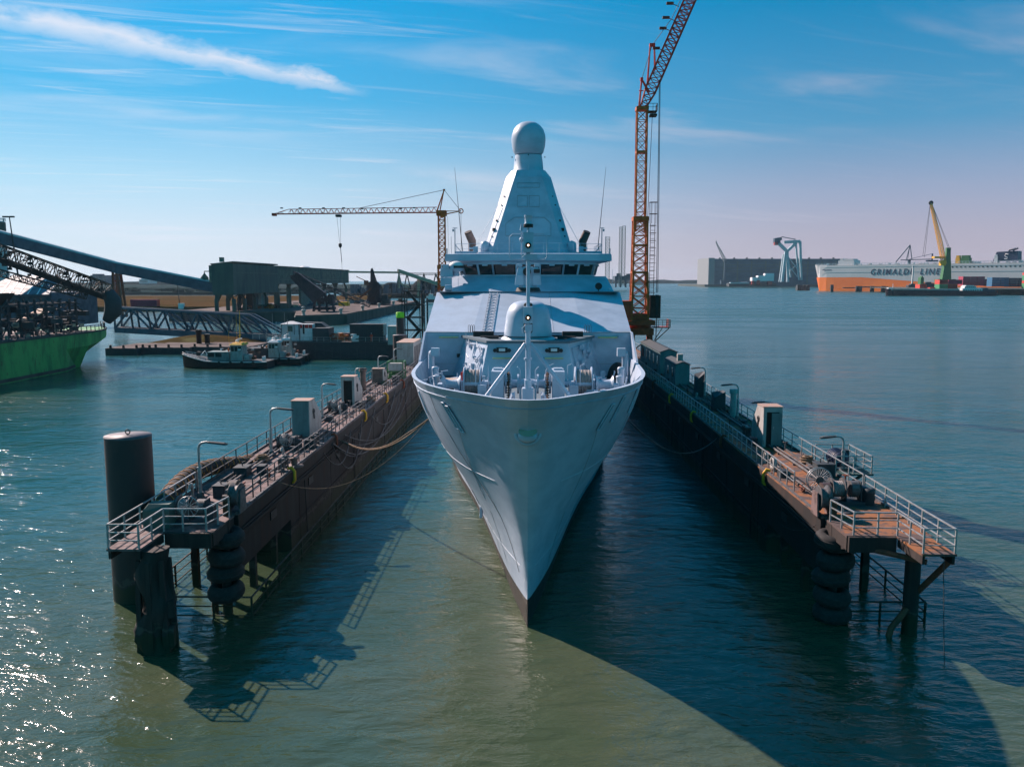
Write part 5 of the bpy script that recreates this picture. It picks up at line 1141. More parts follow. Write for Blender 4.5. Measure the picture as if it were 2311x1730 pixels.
# --- land
def land(name, poly, z, m, depth=6):
    b = MB(); b.prism(poly, z-depth, z); return tag(b.build(name, m), kind='structure')
land('field', [(-900, 448), (-98, 452), (-130, 790), (-900, 790)], 2.6, 'field')
land('far_land', [(-6000, 1250), (-900, 1300), (-330, 1250), (-180, 1500), (-120, 3000), (-6000, 3000)], 4.5, 'field_green', 8)
land('far_bank', [(-900, 950), (-300, 960), (-260, 1200), (-900, 1230)], 3.2, 'field_green', 5)
land('shore', [(-60, 4650), (5200, 4300), (7000, 9000), (-200, 9000)], 4, 'tree_far', 6)
b = MB(); rr = random.Random(1)
def treeline(x0, x1, y0, y1, hmin, hmax, n, seed):
    r = random.Random(seed); b = MB()
    pts = []; 
    for i in range(n+1):
        t = i/n; h = hmin+(hmax-hmin)*(.5+.9*noise.noise(V((t*9, seed, 0)))+.35*noise.noise(V((t*60, seed, 2))))
        pts.append((x0+(x1-x0)*t, y0+(y1-y0)*t, max(3, h)))
    rings = []
    for d, f in ((0, 0), (0, .75), (25, 1), (120, 1), (160, 0)): rings.append([(x, y+d, z*f+3.5) for x, y, z in pts])
    b.loft(rings, closed=False, caps=False); return b
tag(treeline(-50, 5000, 4650, 4350, 12, 30, 500, 3).build('tree_line', 'tree_far'), kind='stuff', label='distant green line of trees along the horizon shore', cat='trees')
tag(treeline(-5200, -700, 2300, 2500, 4, 16, 400, 5).build('tree_line', 'tree_far'), kind='stuff', label='low dark distant trees across the fields on the left', cat='trees')
b = MB(); rr = random.Random(9)
for i in range(120):
    x = rr.uniform(-880, -280); y = rr.uniform(960, 1230); s = rr.uniform(1.5, 5); b.ell((x, y, 3), (s*1.8, s, s), 7, 4, 0)
tag(b.build('bushes', 'tree_far'), kind='stuff', label='scattered low bushes on the far bank behind the brown field', cat='bushes')
# --- quay jetty
land('quay', [(-86, 305), (-71, 322), (-69, 525), (-98, 545), (-150, 560), (-150, 345), (-97, 345)], 4.0, 'concrete', 3.0)
q = MB(); q.prism([(-86.3, 304.5), (-70.6, 321.8), (-68.6, 525.5), (-98, 545.5), (-150.4, 560.5), (-150.4, 344.5), (-97.2, 344.6)], -3, 3.4); tag(q.build('quay_wall', 'quay_wall'), kind='structure')
q = MB()
for i, (x, y) in enumerate(((-84, 309), (-73, 322), (-72, 360), (-72, 400), (-71.5, 440), (-71, 480), (-94, 346))):
    b = MB(); b.lathe([(.8, 0), (.6, .2), (.5, 1), (.9, 1.5), (.9, 1.9), (.3, 2.1)], (0, 0, 0), 10)
    o = b.build('quay_bollard', 'hut_grey') if i == 0 else q0.copy()
    if i == 0: q0 = o
    else: C.objects.link(o)
    o.location = (x, y, 4.0); tag(o, ['pale bollard at the front corner of the pier', 'pale bollard at the right corner of the pier near the loader', 'pale bollard along the pier edge, third from the near corner', 'pale bollard along the pier edge beside the loader boom tip', 'pale bollard on the pier edge in front of the purple crane', 'farthest pale bollard on the pier edge', 'pale bollard at the pier edge left of the rusty corner'][i], 'bollard', 'bollards along the pier edge')
# --- elevated transfer building
T_ = thing('transfer_building', 'long dark green conveyor building raised on legs along the pier', 'building', (-126, 341, 4))
b = MB(); x0, x1 = -130.2, -121.3
b.prism([(x0, 341), (x1, 341), (x1, 402), (x0, 402)], 11.2, 23.8); b.slab([(x0-.3, 340.7, 23.7), (x1+.3, 340.7, 24.7), (x1+.3, 402, 24.7), (x0-.3, 402, 23.7)], .5)
b.build('tower_house', 'pier_green', T_)
b = MB(); b.bx(x0, x1-.0, 402, 562, 15.1, 23.4); b.bx(x0-.4, x1+.4, 402, 562.4, 23.4, 23.9); b.build('gallery', 'pier_green', T_)
b = MB()
for i in range(64):
    y = 404+i*2.4
    if i in (10, 11, 12, 34, 35, 55, 56): continue
    b.slab([(x1+.02, y, 18.0), (x1+.02, y+1.1, 18.0), (x1+.02, y+.4, 22.0), (x1+.02, y-.7, 22.0)], -.12)
b.build('cladding_rib', 'pier_stripe', T_)
b = MB(); b.bx(x1, x1+.15, 405, 560, 17.2, 17.5); b.bx(x1, x1+.15, 341.5, 401, 20, 20.2); b.build('cladding_rail', 'pier_stripe', T_)
for i, y in enumerate((343, 356, 370, 386, 404, 424, 446, 470, 496, 524, 556)):
    for x in (x0+.8, x1-.8):
        b = MB(); zt_ = 11.2 if y < 402 else 15.1
        b.beam((x, y, 4), (x, y, zt_-2), 1.3, 1.3); b.slab([(x-.65, y, zt_-3), (x+.65, y, zt_-3), (x+2.0*(1 if x < -126 else -1), y, zt_), (x-.65, y, zt_)], 1.2); b.build('support_leg', 'pier_green', T_)
b = MB()
for y, z in ((356, 13), (470, 14.6)): b.beam((x1-.8, y-12, z-3), (x1-.8, y, z), .3)
b.bx(-127, -124, 372, 380, 4, 11); b.lattice((-123.5, 350, 4), (-123.5, 358, 11), 1.4, 1.4, 7, .15, .1); b.build('stair_tower', 'steel_dark', T_)
b = MB(); b.bx(-128, -123.5, 383, 392, 4, 15); b.build('core_tower', 'hut_grey', T_)
b = MB(); b.bx(-127.2, -125.8, 342, 344, 24.4, 26.3); b.bx(-131.5, -130.2, 341.5, 343, 16, 23); b.build('roof_vent', 'pier_stripe', T_)
t = MB(); t.lathe([(1.6, 0), (1.6, 2.4), (.2, 4.2)], (-134.0, 343, 15.6), 14); t.tube([(-134, 343, 19.6), (-134, 343, 20.6), (-131, 343, 20.6)], .25, 6); tag(t.build('dust_silo', 'pier_green', T_), kind=None)
b = MB(); b.bx(-118, -108, 430, 445, 4, 11); b.bx(-118.3, -107.7, 429.7, 445.3, 11, 11.4); tag(b.build('switch_house', 'hut_teal'), 'low teal building on the pier under the raised gallery', 'building')
# --- covered inclined conveyor on the far left
cv = [P(-60, 519, 290), P(266, 604, 335), P(485, 647, 344)]
t = thing('covered_conveyor', 'blue enclosed conveyor tube sloping down from the left edge to the raised building', 'conveyor', (cv[0].x, cv[0].y, 4))
b = MB(); rings = []
for p in cv: rings.append([p+V((0, -1.8, -2.3)), p+V((0, 1.8, -2.3)), p+V((0, 1.8, 1.7)), p+V((0, -1.8, 1.7))])
b.loft(rings); b.build('conveyor_box', 'steel_blue', t)
b = MB(); b.loft([[p+V((0, -2.0, 1.72)), p+V((0, 2.0, 1.72)), p+V((0, 1.4, 2.35)), p+V((0, -1.4, 2.35))] for p in cv]); b.build('conveyor_roof', 'pale_steel', t)
b = MB(); xa, xb = X(257, 335), X(266, 335)
for y in (334, 337): b.beam((xa, y, Z(613, 335)), (X(255, 335), y, 2), .8); b.beam((xb, y, Z(613, 335)), (X(275, 335), y, 2), .8)
for pz in (620, 634, 656, 679): b.beam((xa, 335, Z(pz, 335)), (X(270, 335), 335, Z(pz, 335)), .6)
b.build('red_trestle', 'rust_red', t)
t = thing('silo_tower', 'grey round silo tower at the left edge behind the conveyor', 'silo', (X(-2, 350), 350, 3)); b = MB(); b.lathe([(3.2, 0), (3.2, Z(501, 350)-3)], (X(-4, 350), 350, 3), 18); b.mat('pier_green').lathe([(3.5, Z(523, 350)-3), (3.5, Z(503, 350)-3)], (X(-4, 350), 350, 3), 18); b.build('silo_body', 'pale_steel', t)
b = MB(); b.rail([(X(-4, 350)+3.4*math.cos(a), 350+3.4*math.sin(a), Z(501, 350)) for a in [k*math.pi/5 for k in range(10)]], 1.2, 2, 2, .1, .1, True); b.build('silo_railing', 'pale_steel', t)
b = MB(); b.bx(X(-120, 330), X(20, 330), 352, 380, 3, Z(560, 345)); 
t = thing('mast_light', 'tall thin floodlight mast at the left edge', 'light mast', (X(38, 300), 300, 3)); b = MB(); b.tube([P(40, 660, 300), P(27, 492, 300)], [.35, .18], 6); b.build('light_pole', 'steel_dark', t); b = MB(); b.box(P(26, 491, 300), (3.2, .6, .35)); 
for o in (15, 22, 31, 35): b.box(P(o, 491, 300), (.9, .8, .55))
b.build('light_bar', 'steel_dark', t)
t = thing('warehouse', 'low warehouse with pale striped roof behind the green ship', 'warehouse', (X(40, 280), 280, 2)); b = MB(); b.bx(X(-60, 280), X(110, 280), 280, 310, 1, Z(660, 280)); b.build('warehouse_wall', 'steel_blue', t)
b = MB().mat('steel_blue'); yz = [(278, Z(664, 280)), (300, Z(622, 300))]
b.slab([(X(-60, 280), 278, yz[0][1]), (X(112, 280), 278, yz[0][1]), (X(60, 280), 300, yz[1][1]), (X(-60, 280), 300, yz[1][1])], .5); b.mat('white')
for o in (-50, -30, -8, 12, 34): b.slab([(X(o+50, 280), 278, yz[0][1]+.1), (X(o+53, 280), 278, yz[0][1]+.1), (X(o-3, 280), 300, yz[1][1]+.1), (X(o-6, 280), 300, yz[1][1]+.1)], .05)
b.build('warehouse_roof', None, t)
# distant blocks on the left horizon
for px0, px1, pt, pb, Y, m, lab in ((202, 238, 621, 641, 1700, 'steel_blue', 'distant flat-roofed office block on the left horizon'), (313, 333, 630, 640, 2400, 'carrier_white', 'tiny pale block far away on the left horizon')):
    t = thing('far_building', lab, 'building', (X((px0+px1)/2, Y), Y, 4)); b = MB(); span(b, px0, px1, pt, pb, Y, 60); span(b, px0+5, px0+16, pt-3, pt, Y+5, 30); b.build('wall', m, t)
    w = MB()
    for k in range(4): span(w, px0+1, px1-1, pt+2+k*4, pt+3.6+k*4, Y-.4, .3)
    w.build('window_band', 'glass', t)
t = thing('shipping_container', 'dark red container standing in the brown field', 'container', (X(320, 455), 455, 2.6)); b = MB(); b.bx(X(290, 455), X(350, 455), 455, 459, 2.6, 6.4)
for k in range(30): b.bx(X(291+2*k, 455), X(292+2*k, 455), 454.9, 455, 2.8, 6.2)
b.build('container_body', 'box_crimson', t); b = MB(); b.bx(X(349.5, 455), X(350.6, 455), 455.2, 458.8, 2.8, 6.2); b.build('container_door', 'box_red', t)
t = thing('field_lamp', 'thin lamp pole with a white cabinet in the brown field', 'lamp post', (X(404, 452), 452, 2.6)); b = MB(); b.beam(P(400, 642, 452), (X(403, 452), 452, 2.6), .3); b.build('pole', 'steel_dark', t); b = MB(); span(b, 399, 411, 684, 697, 451, 2); b.build('cabinet', 'white', t)
# --- truss gangway
t = thing('truss_gangway', 'long blue grey steel truss gangway leading to the pier', 'footbridge', (X(450, 235), 235, 0))
def truss(b, Yo, pts_top, pts_bot, n, w):
    for i in range(n):
        t0, t1 = i/n, (i+1)/n
        a, c = pts_top[0].lerp(pts_top[1], t0)+V((0, Yo, 0)), pts_top[0].lerp(pts_top[1], t1)+V((0, Yo, 0)); d, e = pts_bot[0].lerp(pts_bot[1], t0)+V((0, Yo, 0)), pts_bot[0].lerp(pts_bot[1], t1)+V((0, Yo, 0))
        b.beam(a, c, w*1.4); b.beam(d, e, w*1.6); b.beam(a, d, w); b.beam(c, e, w)
        if i % 2: b.beam(a, e, w)
        else: b.beam(d, c, w)
ta, tb_ = P(252, 694, 238), P(562, 711, 226); ba, bb_ = P(252, 741, 238), P(600, 757, 224)
for Yo, nm in ((0, 'near_truss'), (4, 'far_truss')):
    b = MB(); truss(b, Yo, (ta, tb_), (ba, bb_), 8, .42); b.beam(tb_+V((0, Yo, 0)), P(645, 757, 222)+V((0, Yo, 0)), .5); b.beam(bb_+V((0, Yo, 0)), P(645, 760, 222)+V((0, Yo, 0)), .5)
    for k in range(7):
        a, c = ba.lerp(ta, .12+k*.11), bb_.lerp(tb_, .12+k*.11); b.beam(a+V((0, Yo+.3, 0)), c+V((0, Yo+.3, 0)), .09)
    b.build('truss', 'steel_blue', t)
b = MB(); b.slab([ba, bb_, bb_+V((0, 4, 0)), ba+V((0, 4, 0))], -.25); b.build('walkway', 'concrete', t)
b = MB(); b.slab([ba+V((0, -.1, 0)), bb_+V((0, -.1, 0)), bb_+V((0, -.1, -1.6)), ba+V((0, -.1, -1.2))], .3); b.build('side_girder', 'steel_blue', t)
# --- low pontoons
for i, (px0, px1, Y, d_, h, lab) in enumerate(((225, 300, 186, 16, 1.5, 'low flat dark pontoon next to the green ship'), (300, 420, 188, 16, 1.5, 'low flat pontoon behind the workboat'), (420, 560, 190, 15, 1.5, 'low flat pontoon leading to the black barge'))):
    t = thing('pontoon', lab, 'pontoon', (X(px0, Y), Y, 0), 'low flat pontoons under the gangway'); b = MB(); b.bx(X(px0, Y)+.1, X(px1, Y)-.1, Y, Y+d_, -1, h); b.build('pontoon_hull', 'steel_dark', t); b = MB(); b.bx(X(px0, Y)+.3, X(px1, Y)-.3, Y+.3, Y+d_-.3, h, h+.06); b.build('pontoon_deck', 'concrete', t)
    b = MB()
    for k in range(4): b.lathe([(.3, 0), (.25, .6), (.4, .7)], (X(px0, Y)+1+k*3, Y+.7, h+.06), 8)
    b.build('pontoon_bollard', 'dark', t)
b = MB(); rings = []
for k in range(9):
    a = k/8; rings.append([(X(300+260*a, 212), 206+14*q, .2+2.3*math.sin(math.pi*min(1, q*.5))*math.sin(math.pi*a)) for q in (0, .3, .7, 1, 1.6)])
b.loft(rings, closed=False, caps=False); tag(b.build('mud_bank', 'field'), kind='structure')
for px, lab in ((443, 'left dark mooring post rising from the pontoons'), (462, 'right dark mooring post rising from the pontoons')):
    b = MB(); x = X(px, 200); b.lathe([(.6, -1), (.6, 4.2 if px == 443 else 3.4), (.75, 4.3 if px == 443 else 3.5), (.75, 5.0 if px == 443 else 3.9)], (x, 200, 0), 12); tag(b.build('mooring_post', 'dark'), lab, 'mooring post')
# --- black work barge
Y = 178; t = thing('work_barge', 'long black flat work barge carrying cabins and containers', 'barge', (X(740, Y), Y, 0))
b = MB(); zd = 3.6; xs = [X(598, Y), X(602, Y), X(890, Y), X(905, Y)]
b.loft([[(xs[0], Y, zd), (xs[0]+1.6, Y+.3, -1), (xs[0]+1.6, Y+12, -1), (xs[0], Y+12, zd)], [(xs[3], Y, zd), (xs[3], Y, -1), (xs[3], Y+12, -1), (xs[3], Y+12, zd)]]); b.bx(xs[0], xs[3], Y-.12, Y, zd-.5, zd-.15)
for k in range(16): b.bx(xs[0]+1.5+k*1.8, xs[0]+1.62+k*1.8, Y-.06, Y, .2, zd-.5)
b.build('barge_hull', 'steel_dark', t)
b = MB(); b.bx(xs[0]+.2, xs[3]-.2, Y+.2, Y+11.8, zd, zd+.05); b.build('barge_deck', 'concrete', t)
b = MB(); b.rail([(xs[0]+.3, Y+.3, zd), (xs[3]-.3, Y+.3, zd)], 1.0, 1.5, 2, .03, .04); b.rail([(xs[0]-6, Y+9, zd), (xs[0]+6, Y+9, zd)], 1.1, 1.5, 3, .05, .05); b.build('barge_railing', 'hut_grey', t)
def cabin(px0, px1, pt, Yc, dp, m, name, lab, cat, extra=None, roofm=None, z=zd+.05):
    t = thing(name, lab, cat, (X((px0+px1)/2, Yc), Yc, z)); b = MB(); zt2 = Z(pt, Yc); b.bx(X(px0, Yc), X(px1, Yc), Yc, Yc+dp, z, zt2)
    if name == 'shipping_container':
        for k in range(18): b.bx(X(px0+1+(px1-px0-2)*k/18, Yc), X(px0+1+(px1-px0-2)*(k+.5)/18, Yc), Yc-.06, Yc, z+.15, zt2-.15)
    b.build('container_body' if 'container' in name else 'cabin_wall', m, t)
    r = MB(); xc = X((px0+px1)/2, Yc)
    if roofm: r.loft([[(X(px0, Yc)-.2, Yc-.2, zt2), (X(px1, Yc)+.2, Yc-.2, zt2), (X(px1, Yc)+.2, Yc+dp, zt2), (X(px0, Yc)-.2, Yc+dp, zt2)], [(xc-.4, Yc+dp*.45, zt2+.6), (xc+.4, Yc+dp*.45, zt2+.6), (xc+.4, Yc+dp*.55, zt2+.6), (xc-.4, Yc+dp*.55, zt2+.6)]]); r.build('roof', roofm, t)
    return t
c_ = cabin(632, 672, 731, 181, 3, 'pale_steel', 'site_cabin', 'pale cabin with a shallow pyramid roof on the black barge', 'cabin', roofm='carrier_white')
b = MB(); span(b, 646, 658, 735, 748, 180.95, .1); b.build('window', 'pier_green', c_); b = MB(); 
for px in (632.5, 661, 671.5): span(b, px, px+1, 731, 755, 180.9, .1)
b.build('corner_post', 'steel_dark', c_)
cb_ = cabin(675, 703, 731, 181.5, 2.5, 'white', 'site_cabin', 'white cabin with red poster band on the black barge', 'cabin')
for a_, c2_ in ((675.5, 680), (686, 694), (695, 703)): b = MB(); span(b, a_, c2_, 732, 740, 181.44, .05); b.build('red_board', 'red', cb_)
b = MB(); span(b, 681, 685, 731, 753, 181.42, .06); b.build('door', 'dark', cb_)
cabin(703, 740, 740, 180, 5, 'steel_dark', 'storage_box', 'dark low box with an arched tarpaulin on the black barge', 'storage box')
b = MB(); Yc = 184; b.loft([[P(682, 727, Yc), P(722, 728, Yc), P(735, 737, Yc), P(735, 742, Yc), P(682, 742, Yc)], [V((p.x, p.y+3, p.z)) for p in (P(682, 727, Yc), P(722, 728, Yc), P(735, 737, Yc), P(735, 742, Yc), P(682, 742, Yc))]]); tag(b.build('tarpaulin', 'steel_dark'), 'dark arched tarpaulin shelter behind the white cabin on the black barge', 'tarpaulin')
cabin(788, 864, 731, 180, 3.4, 'steel_dark', 'shipping_container', 'long dark container on the right half of the black barge', 'container')
b = MB(); span(b, 862, 866, 731, 756, 180, 3.4); tag(b.build('upright_board', 'hut_grey'), 'pale upright panel at the right end of the dark container on the black barge', 'panel')
cabin(874, 893, 735, 170, 3.2, 'hut_grey', 'equipment_cabin', 'small grey equipment cabin at the right end of the black barge', 'cabin')
rr = random.Random(21); scr = [('pile of rusty pipe lengths', 'rust_red'), ('heap of tan timber planks', 'tan'), ('pallet of pale sacks', 'hut_grey'), ('orange brown stack of beams', 'crane_orange'), ('rusty winch drum', 'pipe_rust'), ('stack of tan boards', 'tan'), ('pale tarpaulined bundle', 'white')]
for i, px in enumerate((748, 757, 765, 772, 780, 768, 806)):
    x = X(px, 182); yy = 181.5+(i % 3)*1.4 if i < 6 else 179.0; b = MB(); z0_ = zd+.05
    for k in range(5): b.box((x+rr.uniform(-.5, .5), yy+rr.uniform(-.3, .3), z0_+.2+k*.32), (rr.uniform(.7, 1.9), rr.uniform(.6, 1.2), .3), rr.uniform(-.5, .5))
    if i in (4,): b.lathe([(.7, -.5), (.7, .5)], (x, yy, z0_+.75), 14, 'x')
    tag(b.build('deck_cargo', scr[i][1]), scr[i][0]+' on the middle of the black barge deck' if i < 6 else scr[i][0]+' in front of the long dark container', 'cargo')
# person in red on the barge
def person(x, y, z, top, label):
    mb = bpy.data.meshes.new('person')
    J = {'pelvis': (0, 0, .95), 'chest': (0, 0, 1.35), 'neck': (0, 0, 1.52), 'head': (0, -.02, 1.68), 'lk': (-.1, -.03, .5), 'la': (-.11, .02, .08), 'lt': (-.11, -.14, .03), 'rk': (.12, .0, .5), 'ra': (.14, .03, .08), 'rt': (.15, -.13, .03), 'ls': (-.2, 0, 1.45), 'le': (-.27, .02, 1.18), 'lh': (-.27, -.10, .93), 'rs': (.2, 0, 1.45), 're': (.28, .0, 1.18), 'rh': (.24, -.16, .98), 'lp': (-.1, 0, .93), 'rp': (.1, 0, .93)}
    E = [('pelvis', 'chest'), ('chest', 'neck'), ('neck', 'head'), ('pelvis', 'lp'), ('lp', 'lk'), ('lk', 'la'), ('la', 'lt'), ('pelvis', 'rp'), ('rp', 'rk'), ('rk', 'ra'), ('ra', 'rt'), ('chest', 'ls'), ('ls', 'le'), ('le', 'lh'), ('chest', 'rs'), ('rs', 're'), ('re', 'rh')]
    R = {'pelvis': .15, 'chest': .17, 'neck': .06, 'head': .11, 'lk': .07, 'rk': .07, 'la': .05, 'ra': .05, 'lt': .045, 'rt': .045, 'ls': .075, 'rs': .075, 'le': .05, 're': .05, 'lh': .04, 'rh': .04, 'lp': .1, 'rp': .1}
    ks = list(J); mb.from_pydata([J[k] for k in ks], [(ks.index(a), ks.index(b)) for a, b in E], []); mb.materials.append(MATS['skin'])
    o = bpy.data.objects.new('person', mb); C.objects.link(o); o.location = (x, y, z)
    sk = o.modifiers.new('s', 'SKIN'); 
    for i, k in enumerate(ks): mb.skin_vertices[0].data[i].radius = (R[k], R[k])
    mb.skin_vertices[0].data[0].use_root = True
    o.modifiers.new('u', 'SUBSURF').levels = 1; tag(o, label, 'person')
    c = MB(); c.lathe([(.19, .88), (.21, 1.1), (.24, 1.38), (.2, 1.52), (.08, 1.56)], (0, 0, 0), 12); 
    for s in (-1, 1): c.tube([(s*.2, 0, 1.47), (s*.275, .01, 1.18), (s*.26, -.1, .98)], [.095, .07, .06], 8); c.tube([(s*.1, 0, .95), (s*.11, 0, .5), (s*.125, .02, .12)], [.125, .095, .08], 8)
    c.build('work_clothes', top, o, local=True)
    c = MB(); c.ell((0, -.01, 1.72), (.13, .15, .11), 12, 6, 0); c.build('helmet', 'white', o, local=True); return o
person(X(837, 179.5), 179.5, zd+.05, 'hivis', 'worker in red overalls standing in front of the dark container on the barge')
# --- workboats
def boat(x, y, L_, B_, rot, label, name='workboat', kind=0):
    t = thing(name, label, 'boat', (x, y, 0)); t.rotation_euler = (0, 0, rot)
    def bl(mb, nm, m, par=t, bv=0): return mb.build(nm, m, par, bevel=bv, local=True)
    def hb(s): return B_/2*min(1, (max(0.0, s+.02))**.5*1.9) if s < .3 else B_/2*(1 if s < .85 else 1-(s-.85)*.8)
    secs = [0, .02, .06, .12, .2, .3, .5, .7, .85, 1.]
    rings = []
    for s in secs:
        xx = -L_/2+L_*s; b_ = hb(s); sh = 1.25+1.5*max(0, .35-s)/.35*.9; q = .75+.2*min(1, s*3)
        rings.append([(xx+(.5 if s == 0 else 0), 0, -.8), (xx+.3*(1-s), -b_*q*.8, -.5), (xx, -b_, .25), (xx-.1, -b_*1.04, sh), (xx-.1, b_*1.04, sh), (xx, b_, .25), (xx+.3*(1-s), b_*q*.8, -.5)])
    h = MB(); h.loft(rings, smooth=False); bl(h, 'boat_hull', 'dark')
    h = MB(); top = [(r[3], r[4]) for r in rings]; h.loft([[V(a)+V((0, .15, .03)), V(b)+V((0, -.15, .03))] for a, b in top], closed=False, caps=False); bl(h, 'boat_deck', 'steel_dark')
    h = MB()
    for sd in (3, 4):
        h.tube([V(r[sd])+V((0, 0, -.05)) for r in rings], .09, 6); h.tube([V(r[sd])+V((0, 0, .35)) for r in rings[:6]], .05, 6)
    for r in rings[1:6]:
        for sd in (3, 4): h.beam(V(r[sd]), V(r[sd])+V((0, 0, .35)), .05)
    bl(h, 'rubbing_strake', 'white' if kind == 0 else 'hut_grey')
    h = MB(); h.bx(-L_*.20, L_*.05, -B_*.3, B_*.3, 1.3, 3.1 if kind == 0 else 3.3); cabn = bl(h, 'deck_cabin', 'hut_teal' if kind == 0 else 'steel_dark', t, .08)
    for k in range(2):
        for sd in (-1, 1): w = MB(); w.bx(-L_*.19+k*L_*.085, -L_*.12+k*L_*.085, sd*B_*.3-.03, sd*B_*.3+.03, 2.1, 2.85); bl(w, 'window', 'glass', cabn)
    h = MB(); h.bx(L_*.06, L_*.20, -B_*.26, B_*.26, 1.3, 4.4); wh_ = bl(h, 'wheelhouse', 'hut_grey', t, .08)
    for k in range(3):
        for sd in (-1, 1): w = MB(); w.bx(L_*.07+k*L_*.042, L_*.105+k*L_*.042, sd*B_*.26-.03, sd*B_*.26+.03, 3.2, 4.1); bl(w, 'window', 'glass', wh_)
    for k in (-1, 1): w = MB(); w.bx(L_*.06-.03, L_*.06+.02, k*B_*.13-.45, k*B_*.13+.45, 3.2, 4.1); bl(w, 'window', 'glass', wh_)
    h = MB(); h.loft([[(L_*.05, -B_*.3, 4.4), (L_*.22, -B_*.3, 4.4), (L_*.22, B_*.3, 4.4), (L_*.05, B_*.3, 4.4)], [(L_*.08, -B_*.2, 4.8), (L_*.21, -B_*.2, 4.8), (L_*.21, B_*.2, 4.8), (L_*.08, B_*.2, 4.8)]]); bl(h, 'wheelhouse_roof', 'yellow' if kind == 0 else 'white')
    h = MB(); h.tube([(L_*.15, 0, 4.7), (L_*.16, 0, 11.0 if kind == 0 else 8.6)], [.12, .05], 6); h.box((L_*.15, 0, 6.2), (.06, 1.8, .08)); h.box((L_*.15, 0, 7.0), (.06, 1.1, .08)); h.tube([(L_*.1, .8, 4.7), (L_*.1, .8, 10.2)], .03, 5)
    h.tube([(L_*.04, -.8, 4.4), (L_*.04, -.8, 7.2)], .03, 5)
    bl(h, 'boat_mast', 'yellow' if kind == 0 else 'hut_grey')
    h = MB(); h.box((L_*.15, 0, 5.5), (.25, 1.9, .22)); h.lathe([(.35, 0), (.4, .3), (.1, .5)], (L_*.12, 0, 4.9), 12); bl(h, 'radar_bar', 'white')
    h = MB(); h.box((L_*.24, 0, 1.9), (L_*.06, B_*.4, 1.1)); bl(h, 'engine_hatch', 'hut_grey'); h = MB(); h.lathe([(.35, -.6), (.35, .6)], (L_*.31, 0, 1.8), 12, 'y'); bl(h, 'tow_winch', 'rust_red'); h = MB(); h.box((-L_*.33, 0, 2.6), (.7, 1.0, .8)); bl(h, 'anchor_winch', 'dark'); h = MB(); h.tube([(-L_*.3, -.5, 2.3), (-L_*.26, 0, 3.2), (-L_*.24, .3, 2.2)], .1, 6); bl(h, 'davit', 'white')
    for q_ in (-.5, .5): h = MB(); h.lathe([(.2, 0), (.2, .8)], (L_*.42, q_, 1.3), 10); bl(h, 'tow_post', 'white')
    for q_ in range(5): h = MB(); h.box((L_*(-.1+.09*q_), B_*.3*(-1)**q_, 3.3+.2*(q_ % 2)), (.5, .35, .35), q_); bl(h, 'stowed_box', ('white', 'dark', 'crane_orange', 'white', 'hut_grey')[q_])
    h = MB(); h.torus((L_*.035, -B_*.18, 3.4), .3, .08, 'x', 14, 6); bl(h, 'lifebuoy', 'crane_orange')
    h = MB()
    for k in range(6): xx = -L_*.3+k*L_*.13; r = hb((xx+L_/2)/L_)*1.04; h.torus((xx, -r-.12, .95), .28, .11, 'y', 12, 6)
    bl(h, 'fender_tyre', 'rubber'); return t
boat(X(505, 160), 160.5, 17.0, 5.4, 0, 'small black workboat with yellow roof and mast, nearest of the moored boats')
boat(X(590, 166), 167, 15.0, 5.2, .08, 'second black workboat with white wheelhouse moored behind the yellow roofed boat', kind=1)
Yb_ = 174; bt = boat(X(625, Yb_), Yb_, 12.5, 4.0, .1, 'low dark boat with slanting white mast moored farthest behind the workboats', kind=1)
b = MB(); b.loft([[(X(648, 171), 171, 1.6), (X(655.5, 171), 171, 1.6), (X(655.5, 171), 171.6, 1.6), (X(648, 171), 171.6, 1.6)], [(X(652.4, 171), 171.2, 6.4), (X(653, 171), 171.2, 6.4), (X(653, 171), 171.3, 6.4), (X(652.4, 171), 171.3, 6.4)]]); b.bx(X(647, 171), X(656, 171), 170.6, 172, -.4, 1.6)
tag(b.build('marker_beacon', 'hut_grey'), 'slim white pointed marker standing behind the low dark boat', 'marker')
# --- green bulk ship with its unloading gear
G = thing('green_ship', 'rusty green bulk ship at the left edge under a black conveyor boom', 'ship', (-95, 135, 0))
rings = []
def gs(y): return 9.2 if y < 158 else 9.2*max(.0, 1-((y-158)/24.)**2.3)
for y in (60, 90, 120, 140, 152, 160, 166, 171, 175, 178, 180.5, 181.8):
    w = gs(y); wl = 9.2 if y < 150 else 9.2*max(0, 1-((y-150)/19.)**2.)
    lo_ = max(.1, wl); yl = y if wl > 0 else 169; f = 0 if y < 166 else 1
    zb = 0 if y < 160 else min(5.2, (y-160)*.27)
    rings.append([(-95+w, y, 6.7+.02*(y-130)*0), (-95+w*.99, y, 4.2+zb*.3), (-95+max(.05, wl), y, -1+zb*1.0), (-95-max(.05, wl), y, -1+zb), (-95-w*.99, y, 4.2+zb*.3), (-95-w, y, 6.7)])
b = MB(); b.loft(rings, smooth=False); b.build('ship_hull', 'green_hull', G)
b = MB(); b.loft([[(r[0][0]+.12, r[0][1], 6.6), (r[0][0]+.12, r[0][1], 6.95), (r[0][0]-.2, r[0][1], 6.95)] for r in rings[:-1]], closed=False, caps=False); b.loft([[(x+.04, y, .15), (x+.06, y, .75)] for (x, y, z) in [r[2] for r in rings[:6]]], closed=False, caps=False); b.build('ship_gunwale', 'quay_wall', G)
b = MB(); b.rail([(r[0][0]-.3, r[0][1], 6.7) for r in rings[:-1]], 1.3, 2.2, 3, .05, .06); b.build('ship_railing', 'steel_dark', G)
b = MB(); b.bx(-103, -87.5, 60, 168, 6.68, 6.75); b.build('ship_deck', 'rust_deck', G)
